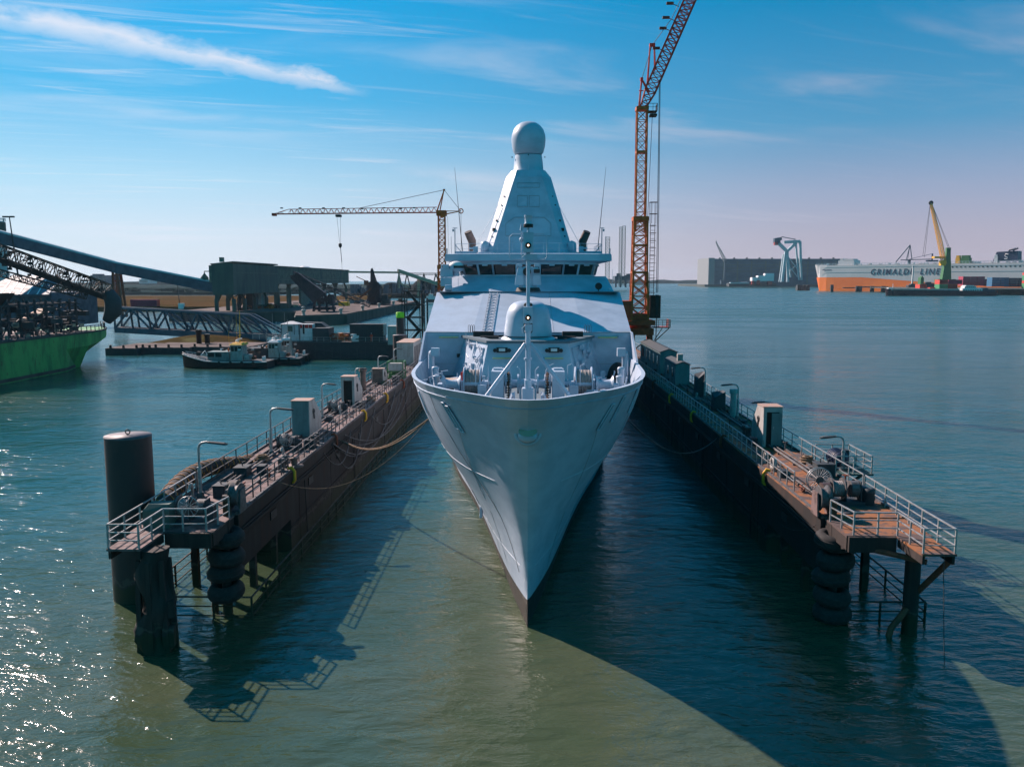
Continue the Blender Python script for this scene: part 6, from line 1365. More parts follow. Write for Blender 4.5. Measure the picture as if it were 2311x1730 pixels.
# conveyor boom over the ship
B0, B1 = P(-60, 545, 150), P(240, 655, 166)
t = thing('loading_boom', 'black lattice conveyor boom slanting down over the green ship', 'conveyor', (B1.x, B1.y, 6.7))
b = MB(); b.lattice(B0, B1, 2.2, 2.4, 22, .22, .13, zig=True); b.lattice(B0+V((0, 0, -4.5)), P(190, 668, 163), 1.2, 1.2, 18, .2, .11, zig=True)
b.build('boom_truss', 'dark', t)
b = MB(); b.slab([B0+V((0, 0, -1.3)), B1+V((0, 0, -1.3)), B1+V((0, 1.8, -1.3)), B0+V((0, 1.8, -1.3))], .9); b.tube([B1+V((0, 0, -.5)), B1+V((.9, 0, -2)), B1+V((.9, 0, -4.2)), B1+V((-.6, 0, -6.2))], [1.3, 1.6, 1.7, .9], 10); b.build('boom_belt', 'steel_dark', t)
b = MB()
for i in range(60):
    q = B0.lerp(B1, rr.random())+V((0, rr.uniform(-1.2, 1.2), rr.uniform(-2.6, 1.2))); b.box(q, (rr.uniform(.2, 1.1), rr.uniform(.2, .8), rr.uniform(.2, .6)), rr.random())
b.build('boom_fitting', 'dark', t)
t = thing('unloading_frame', 'tangle of dark steel frames, hoppers and belts on the green ship deck', 'machinery', (-92, 150, 6.7))
b = MB(); fr_ = random.Random(33)
for k in range(11):
    y = 138+k*2.7; x = -90.5-.25*(k % 3); b.beam((x, y, 6.7), (x, y, 13.2), .35); b.beam((x-7, y, 6.7), (x-7, y, 13.2), .35); b.beam((x, y, 12.4), (x-7, y, 12.4), .3); b.beam((x, y, 9.6), (x-7, y, 9.6), .25)
    if k < 10: b.beam((x, y, 12.4), (x, y+2.7, 12.4), .3); b.beam((x, y, 9.6), (x, y+2.7, 9.6), .25); b.beam((x, y, 6.7) if k % 2 else (x, y, 9.6), (x, y+2.7, 9.6) if k % 2 else (x, y+2.7, 6.7), .18)
b.build('support_frame', 'steel_dark', t)
b = MB()
for k in range(120):
    p = V((fr_.uniform(-98, -88.5), fr_.uniform(136, 168), fr_.uniform(7, 12.5))); q = p+V((fr_.uniform(-2, 2), fr_.uniform(-3, 3), fr_.uniform(-1.5, 1.5))); b.beam(p, q, fr_.uniform(.1, .3))
for k in range(46):
    p = V((fr_.uniform(-98, -89), fr_.uniform(136, 168), fr_.uniform(7, 11.8))); b.box(p, (fr_.uniform(.5, 2.2), fr_.uniform(.6, 2.6), fr_.uniform(.4, 1.6)), fr_.uniform(-.4, .4))
b.build('machinery_mass', 'steel_dark', t)
b = MB(); b.loft([[(-97.5, 138, 14.6), (-91, 138, 14.6), (-91, 146, 14.6), (-97.5, 146, 14.6)], [(-96, 140, 11.4), (-92.5, 140, 11.4), (-92.5, 144, 11.4), (-96, 144, 11.4)]]); b.build('hopper', 'dark', t)
b = MB(); 
for i in range(9): p = V((-89.3, 140+i*3, fr_.uniform(6.9, 8.2))); b.box(p, (.4, fr_.uniform(.4, 1.6), fr_.uniform(.3, .8)))
b.slab([(-91, 146, 8.6), (-91, 156, 11.6), (-93, 156, 11.6), (-93, 146, 8.6)], .2); b.build('pale_plate', 'tan', t)
b = MB()
b.tube([(-89.5, 155, 6.7), (-89.5, 155, 10.2), (-89.9, 155, 10.4)], .07, 5); b.build('work_light_post', 'hut_grey', t)
# --- ship loader and purple crane on the pier
t = thing('ship_loader', 'dark loader with a raised boom chute and long thin belt on the pier', 'loader', (X(735, 345), 345, 4))
Yl = 345
b = MB(); a_, c_ = P(665, 622, Yl), P(722, 672, Yl)
b.loft([[a_+V((-1.2, -1, -1)), a_+V((-1.2, 1, -1)), a_+V((1.6, 1, 1.4)), a_+V((1.6, -1, 1.4))], [c_+V((-2.4, -1.4, -2)), c_+V((-2.4, 1.4, -2)), c_+V((2.6, 1.4, 2)), c_+V((2.6, -1.4, 2))]]); b.lattice(P(662, 618, Yl), P(735, 676, Yl), 2.2, 2.6, 9, .35, .2); b.build('loader_boom', 'purple_dark', t)
b = MB(); b.lattice(P(678, 622, Yl+12), P(835, 688, Yl+10), 1.6, 1.6, 22, .28, .16, zig=True); b.beam(P(735, 656, Yl), P(778, 690, Yl+4), .4); b.beam(P(700, 640, Yl), P(735, 690, Yl), .4); b.build('belt_arm', 'steel_dark', t)
b = MB()
for px in (712, 722, 736, 748): b.beam(P(px, 668, Yl), (X(px+(px-728)*.3, Yl), Yl, 4), .9)
span(b, 708, 752, 692, 699, Yl, 5); span(b, 716, 745, 672, 686, Yl, 4); span(b, 740, 753, 664, 684, Yl+1, 3); b.mat('white') if False else None
b.build('loader_base', 'purple_dark', t)
b = MB(); span(b, 733, 739, 680, 690, Yl-.3, .4); b.build('loader_sign', 'pale_steel', t)
t = thing('harbour_crane', 'dark purple mobile harbour crane with upright boom on the pier', 'crane', (X(850, 440), 440, 4)); Yc = 440
b = MB(); b.loft([[P(836, 690, Yc), P(862, 690, Yc), P(862, 690, Yc)+V((0, 4, 0)), P(836, 690, Yc)+V((0, 4, 0))], [P(830, 652, Yc), P(857, 652, Yc), P(857, 652, Yc)+V((0, 4, 0)), P(830, 652, Yc)+V((0, 4, 0))], [P(828, 645, Yc), P(860, 645, Yc), P(860, 645, Yc)+V((0, 4, 0)), P(828, 645, Yc)+V((0, 4, 0))], [P(834, 636, Yc), P(852, 636, Yc), P(852, 636, Yc)+V((0, 3, 0)), P(834, 636, Yc)+V((0, 3, 0))]])
for k in range(24): b.box(P(830+rr.random()*30, 640+rr.random()*45, Yc-.5), (rr.uniform(.4, 2.4), 1.2, rr.uniform(.4, 2.2)), 0)
b.build('crane_body', 'purple_dark', t)
b = MB(); b.loft([[P(837, 640, Yc), P(850, 640, Yc), P(850, 640, Yc)+V((0, 2, 0)), P(837, 640, Yc)+V((0, 2, 0))], [P(838, 612, Yc), P(844, 610, Yc), P(844, 610, Yc)+V((0, 1.5, 0)), P(838, 612, Yc)+V((0, 1.5, 0))], [P(839, 607, Yc), P(842, 605, Yc), P(842, 605, Yc)+V((0, 1, 0)), P(839, 607, Yc)+V((0, 1, 0))]]); b.beam(P(844, 612, Yc), P(853, 640, Yc), .4); b.build('crane_boom', 'purple_dark', t)
b = MB(); b.beam(P(832, 636, Yc), P(806, 624, Yc), .35); b.beam(P(840, 650, Yc), P(812, 672, Yc), .9); b.box(P(828, 638, Yc-1), (2.2, 1.2, 2.4)); b.build('red_arm', 'rust_red', t)
b = MB(); span(b, 857, 879, 675, 686, Yc+2, 5); span(b, 862, 874, 664, 676, Yc+3, 4); span(b, 834, 866, 686, 692, Yc, 6); b.build('crane_chassis', 'steel_dark', t)
for i, (px, pt, pb, Y, w, m, lab) in enumerate(((775, 672, 690, 380, 22, 'yellow', 'small yellow frame skip on the pier by the loader belt'), (640, 672, 696, 360, 20, 'pier_green', 'dark green shelter on the pier between the gallery legs'))):
    b = MB(); span(b, px-w/2, px+w/2, (pt+pb)/2, pb, Y, 4); 
    for o in (-w/2, w/2-1): span(b, px+o, px+o+1, pt, pb, Y, .6)
    tag(b.build('skip_frame', m), lab, 'skip')
rr = random.Random(55)
spots = [('stack of rusty pipes', 'rust_red'), ('dark green skip', 'pier_green'), ('grey generator box', 'hut_grey'), ('pile of dark timber', 'timber_black'), ('blue tool container', 'box_navy'), ('tan sand bag heap', 'tan'), ('black cable drum', 'dark'), ('white cabin', 'hut_grey'), ('rusty scrap heap', 'pipe_rust'), ('orange barrier block', 'crane_orange')]
where = ['at the near end of the pier', 'between the gallery legs', 'near the loader', 'at the foot of the stair tower on the pier', 'by the purple crane', 'on the far half of the pier']
for i in range(22):
    px = rr.uniform(545, 905); Y = 352+(px-545)*.38+rr.uniform(0, 14); x = X(px, Y)
    if x > -74: x = -76-rr.uniform(0, 5)
    nm, m = spots[i % 10]; w = where[min(5, int((px-545)/60))]; b = MB()
    for k in range(6): b.box((x+rr.uniform(-1.2, 1.2), Y+rr.uniform(-1, 1), 4+.45+.35*k*rr.random()), (rr.uniform(.8, 2.6), rr.uniform(.8, 2), rr.uniform(.4, 1.4)), rr.uniform(-.5, .5))
    tag(b.build('pier_cargo', m), '%s lying %s, pile %d%s from the left' % (nm, w, i//10+1, ('st', 'nd', 'rd')[i//10]) if False else '%s %s%s' % (nm, w, ('', ', farther one', ', third one')[i//10]), 'cargo', 'cargo heaps on the pier')
# --- coal heaps and overhead conveyors behind
for i, (px, w, pt, Y, lab) in enumerate(((845, 40, 634, 900, 'leftmost dark coal heap beyond the pier'), (885, 56, 637, 950, 'low dark coal heap in the middle beyond the pier'), (960, 66, 629, 1000, 'largest dark coal heap behind the small crane'), (1000, 60, 632, 1040, 'dark coal heap partly hidden by the warship'), (690, 60, 600, 2600, 'pale round distant dome heap above the pier building'))):
    b = MB(); hgt = Z(pt, Y)-3; R_ = w/2/FPX*Y; vs = []; n = 28
    if i == 4: b.ell((X(px, Y), Y, 3), (R_, R_, hgt), 28, 10, 0)
    else:
        prof = [(1.25, 0), (.9, .45), (.6, .82), (.35, .97), (.01, 1.)]
        for q, hq in prof:
            for j in range(n): a = 2*math.pi*j/n; rj = R_*q*(1+.12*noise.noise(V((math.cos(a)*2, math.sin(a)*2, i*3+hq)))); vs.append((X(px, Y)+rj*math.cos(a), Y+rj*math.sin(a)*.7, 3+hgt*hq))
        b.add(vs, [(k*n+j, k*n+(j+1) % n, (k+1)*n+(j+1) % n, (k+1)*n+j) for k in range(4) for j in range(n)], True)
    tag(b.build('coal_heap' if i < 4 else 'storage_dome', 'coal' if i < 4 else 'carrier_white'), lab, 'coal heap' if i < 4 else 'dome', 'coal heaps beyond the pier' if i < 4 else None)
land('coal_yard', [(X(780, 800), 800), (X(1010, 800), 800), (X(1060, 1100), 1100), (X(770, 1100), 1100)], 3.4, 'coal', 6)
t = thing('overhead_conveyor', 'long level conveyor bridge on A-shaped legs beyond the pier', 'conveyor', (X(900, 700), 700, 3))
b = MB(); b.beam(P(700, 613, 700), P(900, 615, 700), 1.6, 1.6); b.build('conveyor_gallery', 'tan', t); b = MB(); b.lattice(P(900, 618, 702), P(1150, 619, 720), 1.6, 1.6, 40, .3, .2, zig=True); b.build('conveyor_bridge', 'steel_dark', t)
b = MB()
for px, py2 in ((843, 650), (902, 655), (920, 652), (958, 648), (985, 645)): b.beam(P(px, 618, 702), P(px-7, py2, 702), .9); b.beam(P(px, 618, 702), P(px+8, py2, 702), .9)
b.build('conveyor_leg', 'steel_dark', t)
t = thing('stacker_arm', 'pale tan inclined conveyor arm sloping down behind the small crane', 'conveyor', (X(990, 600), 600, 3)); b = MB(); b.beam(P(900, 611, 560), P(1010, 648, 600), 1.5, 2.2); b.build('arm_gallery', 'tan', t); b = MB(); b.beam(P(902, 612, 561), P(902, 650, 561), 1.0); b.beam(P(946, 628, 580), P(946, 668, 580), 1.8); b.beam(P(900, 637, 561), P(925, 648, 561), 1.0); b.build('arm_leg', 'tan', t)
b = MB(); rr = random.Random(77)
for i in range(26):
    px = rr.uniform(790, 990); Y = rr.uniform(810, 850); span(b, px, px+rr.uniform(2, 9), rr.uniform(640, 654), 662, Y, 8)
tag(b.build('yard_clutter', 'steel_blue'), kind='stuff', label='jumble of far low sheds and machines at the coal yard edge', cat='clutter')
# --- access tower and piles near the dock end
Y = 168; t = thing('stair_tower', 'open black steel stair tower with zigzag flights behind the left dock wall', 'stair tower', (X(931, Y), Y, 0)); b = MB()
xa, xb = X(908, Y), X(954, Y); zz = [Z(y, Y) for y in (657, 687, 716, 745, 775)]
for x in (xa, X(914, Y), X(948, Y), xb):
    for y in (Y, Y+3.2): b.beam((x, y, -1), (x, y, zz[0]), .18)
for z in zz:
    for y in (Y, Y+3.2): b.beam((xa, y, z), (xb, y, z), .2)
    for x in (xa, xb): b.beam((x, Y, z), (x, Y+3.2, z), .2)
b.build('tower_frame', 'dark', t)
b = MB()
for i in range(4):
    p, q = ((X(919, Y), zz[i]), (X(945, Y), zz[i+1])) if i % 2 == 0 else ((X(945, Y), zz[i]), (X(919, Y), zz[i+1]))
    b.beam((p[0], Y+.8+1.4*(i % 2), p[1]), (q[0], Y+.8+1.4*(i % 2), q[1]), .75, .5); b.beam((p[0], Y+.5+1.4*(i % 2), p[1]+1), (q[0], Y+.5+1.4*(i % 2), q[1]+1), .06)
b.build('stair_flight', 'dark', t)
b = MB(); b.rail([(xa, Y, zz[0]), (xb, Y, zz[0]), (xb, Y+3.2, zz[0])], 1.0, 1.2, 2, .03, .04); b.rail([(X(943, Y), Y, zz[1]), (xb, Y, zz[1])], 1., .8, 2, .03, .04); b.rail([(X(943, Y), Y, zz[3]), (xb, Y, zz[3])], 1., .8, 2, .03, .04); b.build('tower_railing', 'dark', t)
Y = 152; x = X(903, Y); t = thing('marked_pile', 'dark pile with bright lime green top beside the stair tower', 'pile', (x, Y, 0)); b = MB(); b.lathe([(.70, -2), (.70, Z(716, Y))], (x, Y, 0), 20); b.build('pile_tube', 'pile_steel', t); b = MB(); b.lathe([(.76, Z(716, Y)), (.76, Z(704, Y)), (.1, Z(703.5, Y))], (x, Y, 0), 20); b.build('lime_band', 'lime', t)
for px, pt, w, lab in ((954, 664, 7, 'thick dark pile cluster in the channel left of the warship'), (965, 672, 4, 'thinner dark pile beside the pile cluster in the channel')):
    Y = 330; b = MB(); x = X(px, Y); b.lathe([(w/2/FPX*Y, -2), (w/2/FPX*Y, Z(pt, Y))], (x, Y, 0), 12); b.beam((x, Y, Z(680, Y)), (X(966, Y), Y, Z(680, Y)), .4); tag(b.build('channel_pile', 'steel_dark'), lab, 'pile')
t = thing('distant_boat', 'small pale boat in the channel just left of the warship', 'boat', (X(972, 620), 620, 0)); b = MB(); Y = 620; span(b, 963, 981, 668, 676, Y, 5, 'white'); span(b, 962, 983, 675, 682, Y-.2, 5.4, 'steel_dark'); span(b, 968, 977, 663, 668, Y, 4, 'white'); b.beam(P(972, 654, Y), P(972, 664, Y), .3); b.build('boat_body', None, t)
# ============================================================ right side harbour
YH = 2300
t = thing('shipyard_hall', 'huge long grey shipyard hall with pale end wall across the water', 'hall', (X(1750, YH), YH, 0))
b = MB(); b.bx(X(1607, YH), X(1899, YH), YH, YH+150, 0, Z(585, YH)); b.build('hall_wall', 'hall', t)
b = MB(); b.bx(X(1593.5, YH), X(1607, YH)-.2, YH+1, YH+150, 0, Z(583, YH)); b.build('end_wall', 'hall_end', t)
b = MB()
for py in (598, 605, 612): b.bx(X(1622, YH), X(1890, YH), YH-.5, YH, Z(py+1.2, YH), Z(py, YH))
for k in range(9): b.bx(X(1625+k*31, YH), X(1628+k*31, YH), YH-.4, YH, Z(638, YH), Z(590, YH))
b.build('window_band', 'pier_green', t)
b = MB()
for px in (1618, 1650, 1678, 1706, 1734, 1762, 1790, 1816, 1842, 1870): b.bx(X(px, YH), X(px+3, YH), YH+8, YH+15, Z(585, YH), Z(582, YH))
b.build('roof_vent', 'steel_dark', t)
land('far_quay', [(X(1586, 2270), 2270), (X(1900, 2270), 2270), (X(1900, 2290), 2700), (X(1586, 2290), 2700)], 6, 'quay_wall', 10)
t = thing('lattice_crane', 'thin leaning lattice crane in front of the far hall', 'crane', (X(1630, 2200), 2200, 0)); b = MB(); b.lattice(P(1629, 590, 2200), P(1608, 548, 2200), 6, 2, 8, .7, .4); b.beam(P(1608, 544, 2200), P(1610, 552, 2200), 1); b.build('crane_boom', 'hut_grey', t); b = MB(); b.beam(P(1630, 586, 2200), P(1630, 640, 2200), 5); span(b, 1622, 1640, 632, 640, 2200, 10); b.beam(P(1608, 547, 2200), P(1636, 592, 2200), .8); b.build('crane_tower', 'steel_blue', t)
YC = 2000
t = thing('heavy_lift_crane', 'pale blue heavy lift crane vessel frame towering in front of the hall', 'crane', (X(1770, YC), YC, 0)); b = MB()
def bm(p, q, w): b.beam(P(*p, YC), P(*q, YC), w)
bm((1757, 636), (1763, 568), 5.5); bm((1770, 636), (1766, 568), 5); bm((1764, 568), (1743, 548), 7); bm((1766, 568), (1785, 550), 6); bm((1758, 549), (1793, 547), 6.5); bm((1793, 547), (1796, 590), 5.5); bm((1796, 590), (1800, 632), 4); bm((1784, 552), (1794, 632), 3.5)
b.beam(P(1752, 636, YC+30), P(1758, 575, YC+20), 4.5); b.beam(P(1778, 637, YC+10), P(1768, 580, YC), 3.5); bm((1768, 580), (1795, 614), 1.5); bm((1770, 600), (1797, 632), 1.5); bm((1795, 590), (1772, 614), 1.3)
b.build('crane_frame', 'pale_steel', t); b = MB(); bm((1739, 543), (1752, 541), 7); bm((1752, 537), (1784, 543), 1.6); b.box(P(1742, 546, YC), (14, 12, 12)); bm((1780, 541), (1782, 548), 1); b.build('crane_head', 'steel_blue', t)
b = MB(); b.box(P(1740, 552, YC-4), (8, 6, 7)); b.build('red_hook', 'red', t)
b = MB(); span(b, 1680, 1810, 636, 646, YC-20, 60); span(b, 1770, 1800, 626, 636, YC, 20); b.build('crane_barge', 'steel_blue', t)
t = thing('white_vessel', 'low white layered vessel moored before the far hall', 'ship', (X(1715, 1960), 1960, 0)); Y = 1960; b = MB(); span(b, 1691, 1706, 626, 634, Y, 20); span(b, 1704, 1739, 622, 634, Y, 20); span(b, 1719, 1739, 617, 622, Y+4, 14); b.build('vessel_cabin', 'white', t); b = MB(); span(b, 1643, 1684, 637, 640, Y, 14); b.build('vessel_bow', 'pale_steel', t); b = MB(); span(b, 1640, 1745, 639, 646, Y+2, 26); b.build('vessel_hull', 'steel_dark', t)
b = MB()
for px in (1690, 1702, 1725, 1731): span(b, px, px+rr.uniform(3, 7), rr.uniform(632, 638), 642, Y-4, 4)
b.build('red_gear', 'red', t)
for i, px in enumerate((1792, 1805, 1813)):
    b = MB(); span(b, px, px+(11 if i == 0 else 6), 643, 656, 1430, 10); 
    for k in range(3): span(b, px+k*2, px+k*2+1, 642, 657, 1429, 2)
    tag(b.build('dolphin_block', 'steel_dark'), ['leftmost dark pile block in the water before the carrier bow', 'middle dark pile block in the water before the carrier bow', 'rightmost dark pile block touching the carrier bow'][i], 'pile block', 'dark pile blocks before the carrier')
# car carrier
YR = 1400; t = thing('car_carrier', 'long pale car carrier ship with orange lower hull across the water', 'ship', (X(1834, YR), YR, 0)); t.name = 'car_carrier'; t.rotation_euler = (0, 0, math.radians(-50)); t.scale = (.99, 1, 1)
def sec(px, hw, zt, zb=0): return (X(px, YR), hw, zt, zb)
ZT = Z(600, YR); HW = 18
def hullpart(b, z0f, z1f):
    rings = []
    for px, q in ((1833.5, .35), (1836, .62), (1842, .80), (1852, .92), (1870, 1), (1950, 1), (2100, 1), (2290, 1), (2304, .96)):
        z0, z1 = z0f(px), z1f(px); rk = max(0, 1-(px-1833)/20); x = X(px, YR)
        lo = q*(1-.35*rk); rings.append([(x+rk*6*(1-z0/ZT)*1.5, YR+HW-HW*lo, z0), (x+rk*6*(1-z1/ZT)*1.5, YR+HW-HW*q, z1), (x+rk*6*(1-z1/ZT)*1.5, YR+HW+HW*q, z1), (x+rk*6*(1-z0/ZT)*1.5, YR+HW+HW*lo, z0)])
    b.loft(rings)
def orange(px): return Z(interp(px, [(1833, 626), (1958, 626), (1990, 634), (2040, 637), (2310, 637)]), YR)
b = MB(); hullpart(b, lambda p: orange(p), lambda p: ZT+(1.2 if p < 1850 else 0)); b.build('upper_hull', 'carrier_white', t)
b = MB(); hullpart(b, lambda p: -3, lambda p: orange(p)-.15); b.build('lower_hull', 'carrier_orange', t)
b = MB(); Yd_ = YR+6; span(b, 1889, 1925, 590, 600, Yd_, 20); span(b, 1893, 1900, 586, 590, Yd_, 8); span(b, 1903, 1923, 587, 591, Yd_, 15)

for k in range(52):
    px = 1842+k*8.7
    if rr.random() < .8: b2 = MB(); span(b2, px, px+rr.uniform(1.5, 5.5), 600-rr.uniform(1, 4), 600.2, Yd_+rr.uniform(-3, 8), 5); b2.build('deck_vent', rr.choice(('carrier_white', 'pale_steel', 'hut_grey')), t)
b.build('deck_house', 'carrier_white', t)
b = MB(); b.rail([(X(1842, YR), YR+2, ZT), (X(2300, YR), YR+2, ZT)], 3, 5, 2, .18, .18); b.build('deck_railing', 'pale_steel', t)
b = MB(); F = YR+6; b.loft([[P(2229, 597, F), P(2272, 597, F), P(2272, 597, F)+V((0, 14, 0)), P(2229, 597, F)+V((0, 14, 0))], [P(2235, 580, F), P(2271, 579, F), P(2271, 579, F)+V((0, 14, 0)), P(2235, 580, F)+V((0, 14, 0))]]); b.tube([P(2256, 580, F), P(2257, 577, F), P(2268, 575, F)], 1.6, 8); b.tube([P(2264, 580, F), P(2264, 577, F), P(2271, 574, F)], 1.4, 8); b.v = [(v_[0]-20, v_[1], v_[2]) for v_ in b.v]; fn = b.build('funnel', 'navy', t)
b = MB(); b.tube([P(2256, 585, F-.4), P(2251, 584, F-.4), P(2250, 588, F-.4), P(2255, 590, F-.4), P(2254, 593, F-.4), P(2249, 593, F-.4)], .5, 5); b.v = [(v_[0]-20, v_[1], v_[2]) for v_ in b.v]; b.build('funnel_emblem', 'white', fn)
for px, w, m, nm in ((2141, 8, 'yellow', 'deck_crane_base'), (2155, 16, 'green_paint', 'deck_unit'), (2210, 6, 'white', 'deck_unit')):
    b = MB(); span(b, px-w/2, px+w/2, 590 if w > 6 else 588, 600, YR+4, 8); span(b, px-w/2+1, px+w/2-1, 585, 590, YR+4, 6); b.build(nm, m, t)
# the lettering, cut as solid letters
def letters(txt, px0, px1, ptop, pbot, Y, m, parent, slant=.18):
    cu = bpy.data.curves.new('lettering', 'FONT'); cu.body = txt; cu.extrude = .12; cu.space_character = 1.35; cu.shear = slant; cu.offset = .008
    o = bpy.data.objects.new('lettering', cu); C.objects.link(o); bpy.context.view_layer.update()
    dg = bpy.context.evaluated_depsgraph_get(); me = bpy.data.meshes.new_from_object(o.evaluated_get(dg)); bpy.data.objects.remove(o)
    xs_ = [v.co.x for v in me.vertices]; ys_ = [v.co.y for v in me.vertices]; w = max(xs_)-min(xs_); h = max(ys_)-min(ys_); mx, my = min(xs_), min(ys_)
    X0, X1, Z0, Z1 = X(px0, Y), X(px1, Y), Z(pbot, Y), Z(ptop, Y)
    for v in me.vertices: v.co = (X0+(v.co.x-mx)/w*(X1-X0)-parent.location.x, Y-v.co.z-parent.location.y, Z0+(v.co.y-my)/h*(Z1-Z0)-parent.location.z)
    me.materials.clear(); me.materials.append(MATS[m]); o = bpy.data.objects.new('lettering', me); C.objects.link(o); o.parent = parent; return o
letters('GRIMALDI  LINE', 1972, 2115, 609, 621, YR-.3, 'navy', t)
b = MB(); span(b, 1860, 1882, 609.5, 611, YR-.2, .3); b.build('hull_mark', 'navy', t)
b = MB(); span(b, 1850, 2300, 615.2, 615.8, YR-.25, .3); span(b, 1850, 2300, 604.2, 604.7, YR-.25, .3); b.build('rubbing_band', 'pale_steel', t)
for k in range(22): b = MB(); span(b, 2120+k*8, 2123+k*8, 606, 608, YR-.2, .3); b.build('side_opening', 'dark', t)
t.location.x -= 9
# green and yellow mobile harbour crane
Y = 1180; t = thing('mobile_harbour_crane', 'dark green harbour crane tower with tall leaning yellow boom before the carrier', 'crane', (X(2120, Y), Y, 3)); b = MB()
b.loft([[P(2110, 630, Y), P(2130, 630, Y), P(2130, 630, Y)+V((0, 8, 0)), P(2110, 630, Y)+V((0, 8, 0))], [P(2116, 572, Y), P(2125, 572, Y), P(2125, 572, Y)+V((0, 5, 0)), P(2116, 572, Y)+V((0, 5, 0))]]); span(b, 2116, 2125, 561, 573, Y, 4); span(b, 2100, 2140, 630, 640, Y, 10); b.build('crane_tower', 'green_paint', t)
b = MB(); b.lattice(P(2112, 597, Y), P(2100, 550, Y), 4.6, 4.6, 7, .6, .3); b.lattice(P(2100, 550, Y), P(2075, 466, Y), 4.6, 2.2, 12, .6, .3); b.build('crane_boom', 'yellow', t)
b = MB(); b.lathe([(3, -1), (3, 1)], P(2075, 464, Y), 12, 'y'); b.build('boom_sheave', 'dark', t)
b = MB()
for a_, c_ in (((2077, 466), (2119, 562)), ((2080, 472), (2122, 562)), ((2074, 468), (2068, 582)), ((2073, 468), (2064, 580))): b.beam(P(*a_, Y), P(*c_, Y), .35)
b.build('stay_cable', 'cable', t)
b = MB(); span(b, 2105, 2116, 589, 600, Y-3, 6); span(b, 2090, 2115, 580, 584, Y-1, 8); b.build('crane_house', 'yellow', t)
t = thing('wharf_crane', 'thin dark slewing wharf crane with pointed frame behind the carrier', 'crane', (X(2035, 1500), 1500, 0)); b = MB()
for a_, c_, w in (((2006, 592), (2035, 555), 1.5), ((2035, 555), (2028, 590), 1.1), ((2035, 555), (2041, 588), 1.1), ((2035, 555), (2031, 590), .6), ((2016, 588), (2085, 586), 1.4), ((2035, 586), (2086, 574), .7)): b.beam(P(*a_, 1500), P(*c_, 1500), w)
b.beam(P(2035, 588, 1500), P(2035, 640, 1500), 4); b.build('crane_frame', 'steel_blue', t)
b = MB(); b.beam(P(2085, 590, 1480), P(2085, 574, 1480), 2.0); b.box(P(2085, 590, 1480), (18, 8, 3)); tag(b.build('deck_crane', 'navy'), 'small blue deck crane on a red base on top of the carrier', 'crane')
# quay on the right with containers
land('container_quay', [(X(2090, 1000), 1000), (X(2600, 940), 940), (X(2700, 1350), 1350), (X(2000, 1395), 1395), (X(1925, 1300), 1250)], Z(651, 1000), 'quay_wall', 1.2)
b = MB()
for k in range(46): px = 2236+k*3.0; span(b, px, px+1.2, 655, 671, 985, 2)
tag(b.build('quay_piles', 'quay_wall'), kind='structure')
b = MB(); span(b, 2225, 2420, 652, 656, 984, 20); tag(b.build('quay_edge', 'concrete'), kind='structure')
cont = [(2155, 15, 4, 624, 'box_crimson'), (2187, 15, 4, 624, 'box_crimson'), (2203, 10, 3, 630, 'box_crimson'), (2219, 18, 5, 626, 'box_blue'), (2258, 18, 5, 626, 'box_navy'), (2297, 16, 6, 615, 'box_green'), (2105, 20, 2, 630, 'box_red'), (2125, 30, 2, 631, 'box_crimson')]
cn = 0; cols = {'box_crimson': 'crimson', 'box_blue': 'blue', 'box_navy': 'dark blue', 'box_green': 'green', 'box_red': 'red'}
base_box = None
def cbox(px, w, pt, pb, Y, m, lab, grp='stacked containers on the right quay'):
    global base_box
    if base_box is None:
        b = MB(); b.box((0, 0, .5), (1, 1, 1))
        for k in range(14): b.bx(-.49+k*.07, -.49+k*.07+.03, -.52, -.5, .08, .92)
        base_box = b
    mb = MB(); mb.v = list(base_box.v); mb.f = base_box.f; mb.m = base_box.m; mb.ms = list(base_box.ms); mb.sm = base_box.sm
    x0, x1, z0, z1 = X(px, Y)+.3, X(px+w, Y)-.3, Z(pb, Y), Z(pt, Y)-.12; mb.v = [((x0+x1)/2+vx*(x1-x0), Y+6+vy*12, z0+vz*(z1-z0)) for vx, vy, vz in mb.v]
    return tag(mb.build('shipping_container', m), lab, 'container', grp)
W_ = [('box_crimson', 2155, 16, [624, 629, 634, 639], 1120), ('box_crimson', 2171, 16, [624, 629, 634, 639], 1120), ('box_crimson', 2187, 17, [624, 629, 634, 639], 1120), ('box_crimson', 2204, 14, [630, 635, 640], 1125), ('box_blue', 2219, 19, [626, 631, 636, 641], 1060), ('box_blue', 2238, 19, [626, 631, 636, 641], 1060), ('box_navy', 2258, 19, [627, 632, 637, 642], 1060), ('box_navy', 2277, 18, [627, 632, 637, 642], 1060), ('box_green', 2297, 9, [615, 621, 627, 633, 639, 645], 1040), ('box_red', 2306, 9, [615, 621, 627, 633, 639, 645], 1040)]
pos = {0: 'left', 1: 'second', 2: 'third', 3: 'last'}
lv = ['top', 'second from top', 'third from top', 'fourth from top', 'fifth from top', 'bottom']
colno = {}
for m, px, w, tops, Y in W_:
    k = colno.get(m, 0); colno[m] = k+1; h = tops[1]-tops[0]
    for j, pt in enumerate(tops): cbox(px, w, pt, pt+h, Y, m if m not in ('box_green', 'box_red') or j % 3 else ('box_red' if m == 'box_green' else 'box_green'), '%s container of the %s %s stack on the right quay' % (lv[j], ['first', 'second', 'third', 'fourth'][k], {'box_crimson': 'crimson', 'box_blue': 'blue', 'box_navy': 'dark blue', 'box_green': 'mixed green', 'box_red': 'red and green edge'}[m]))
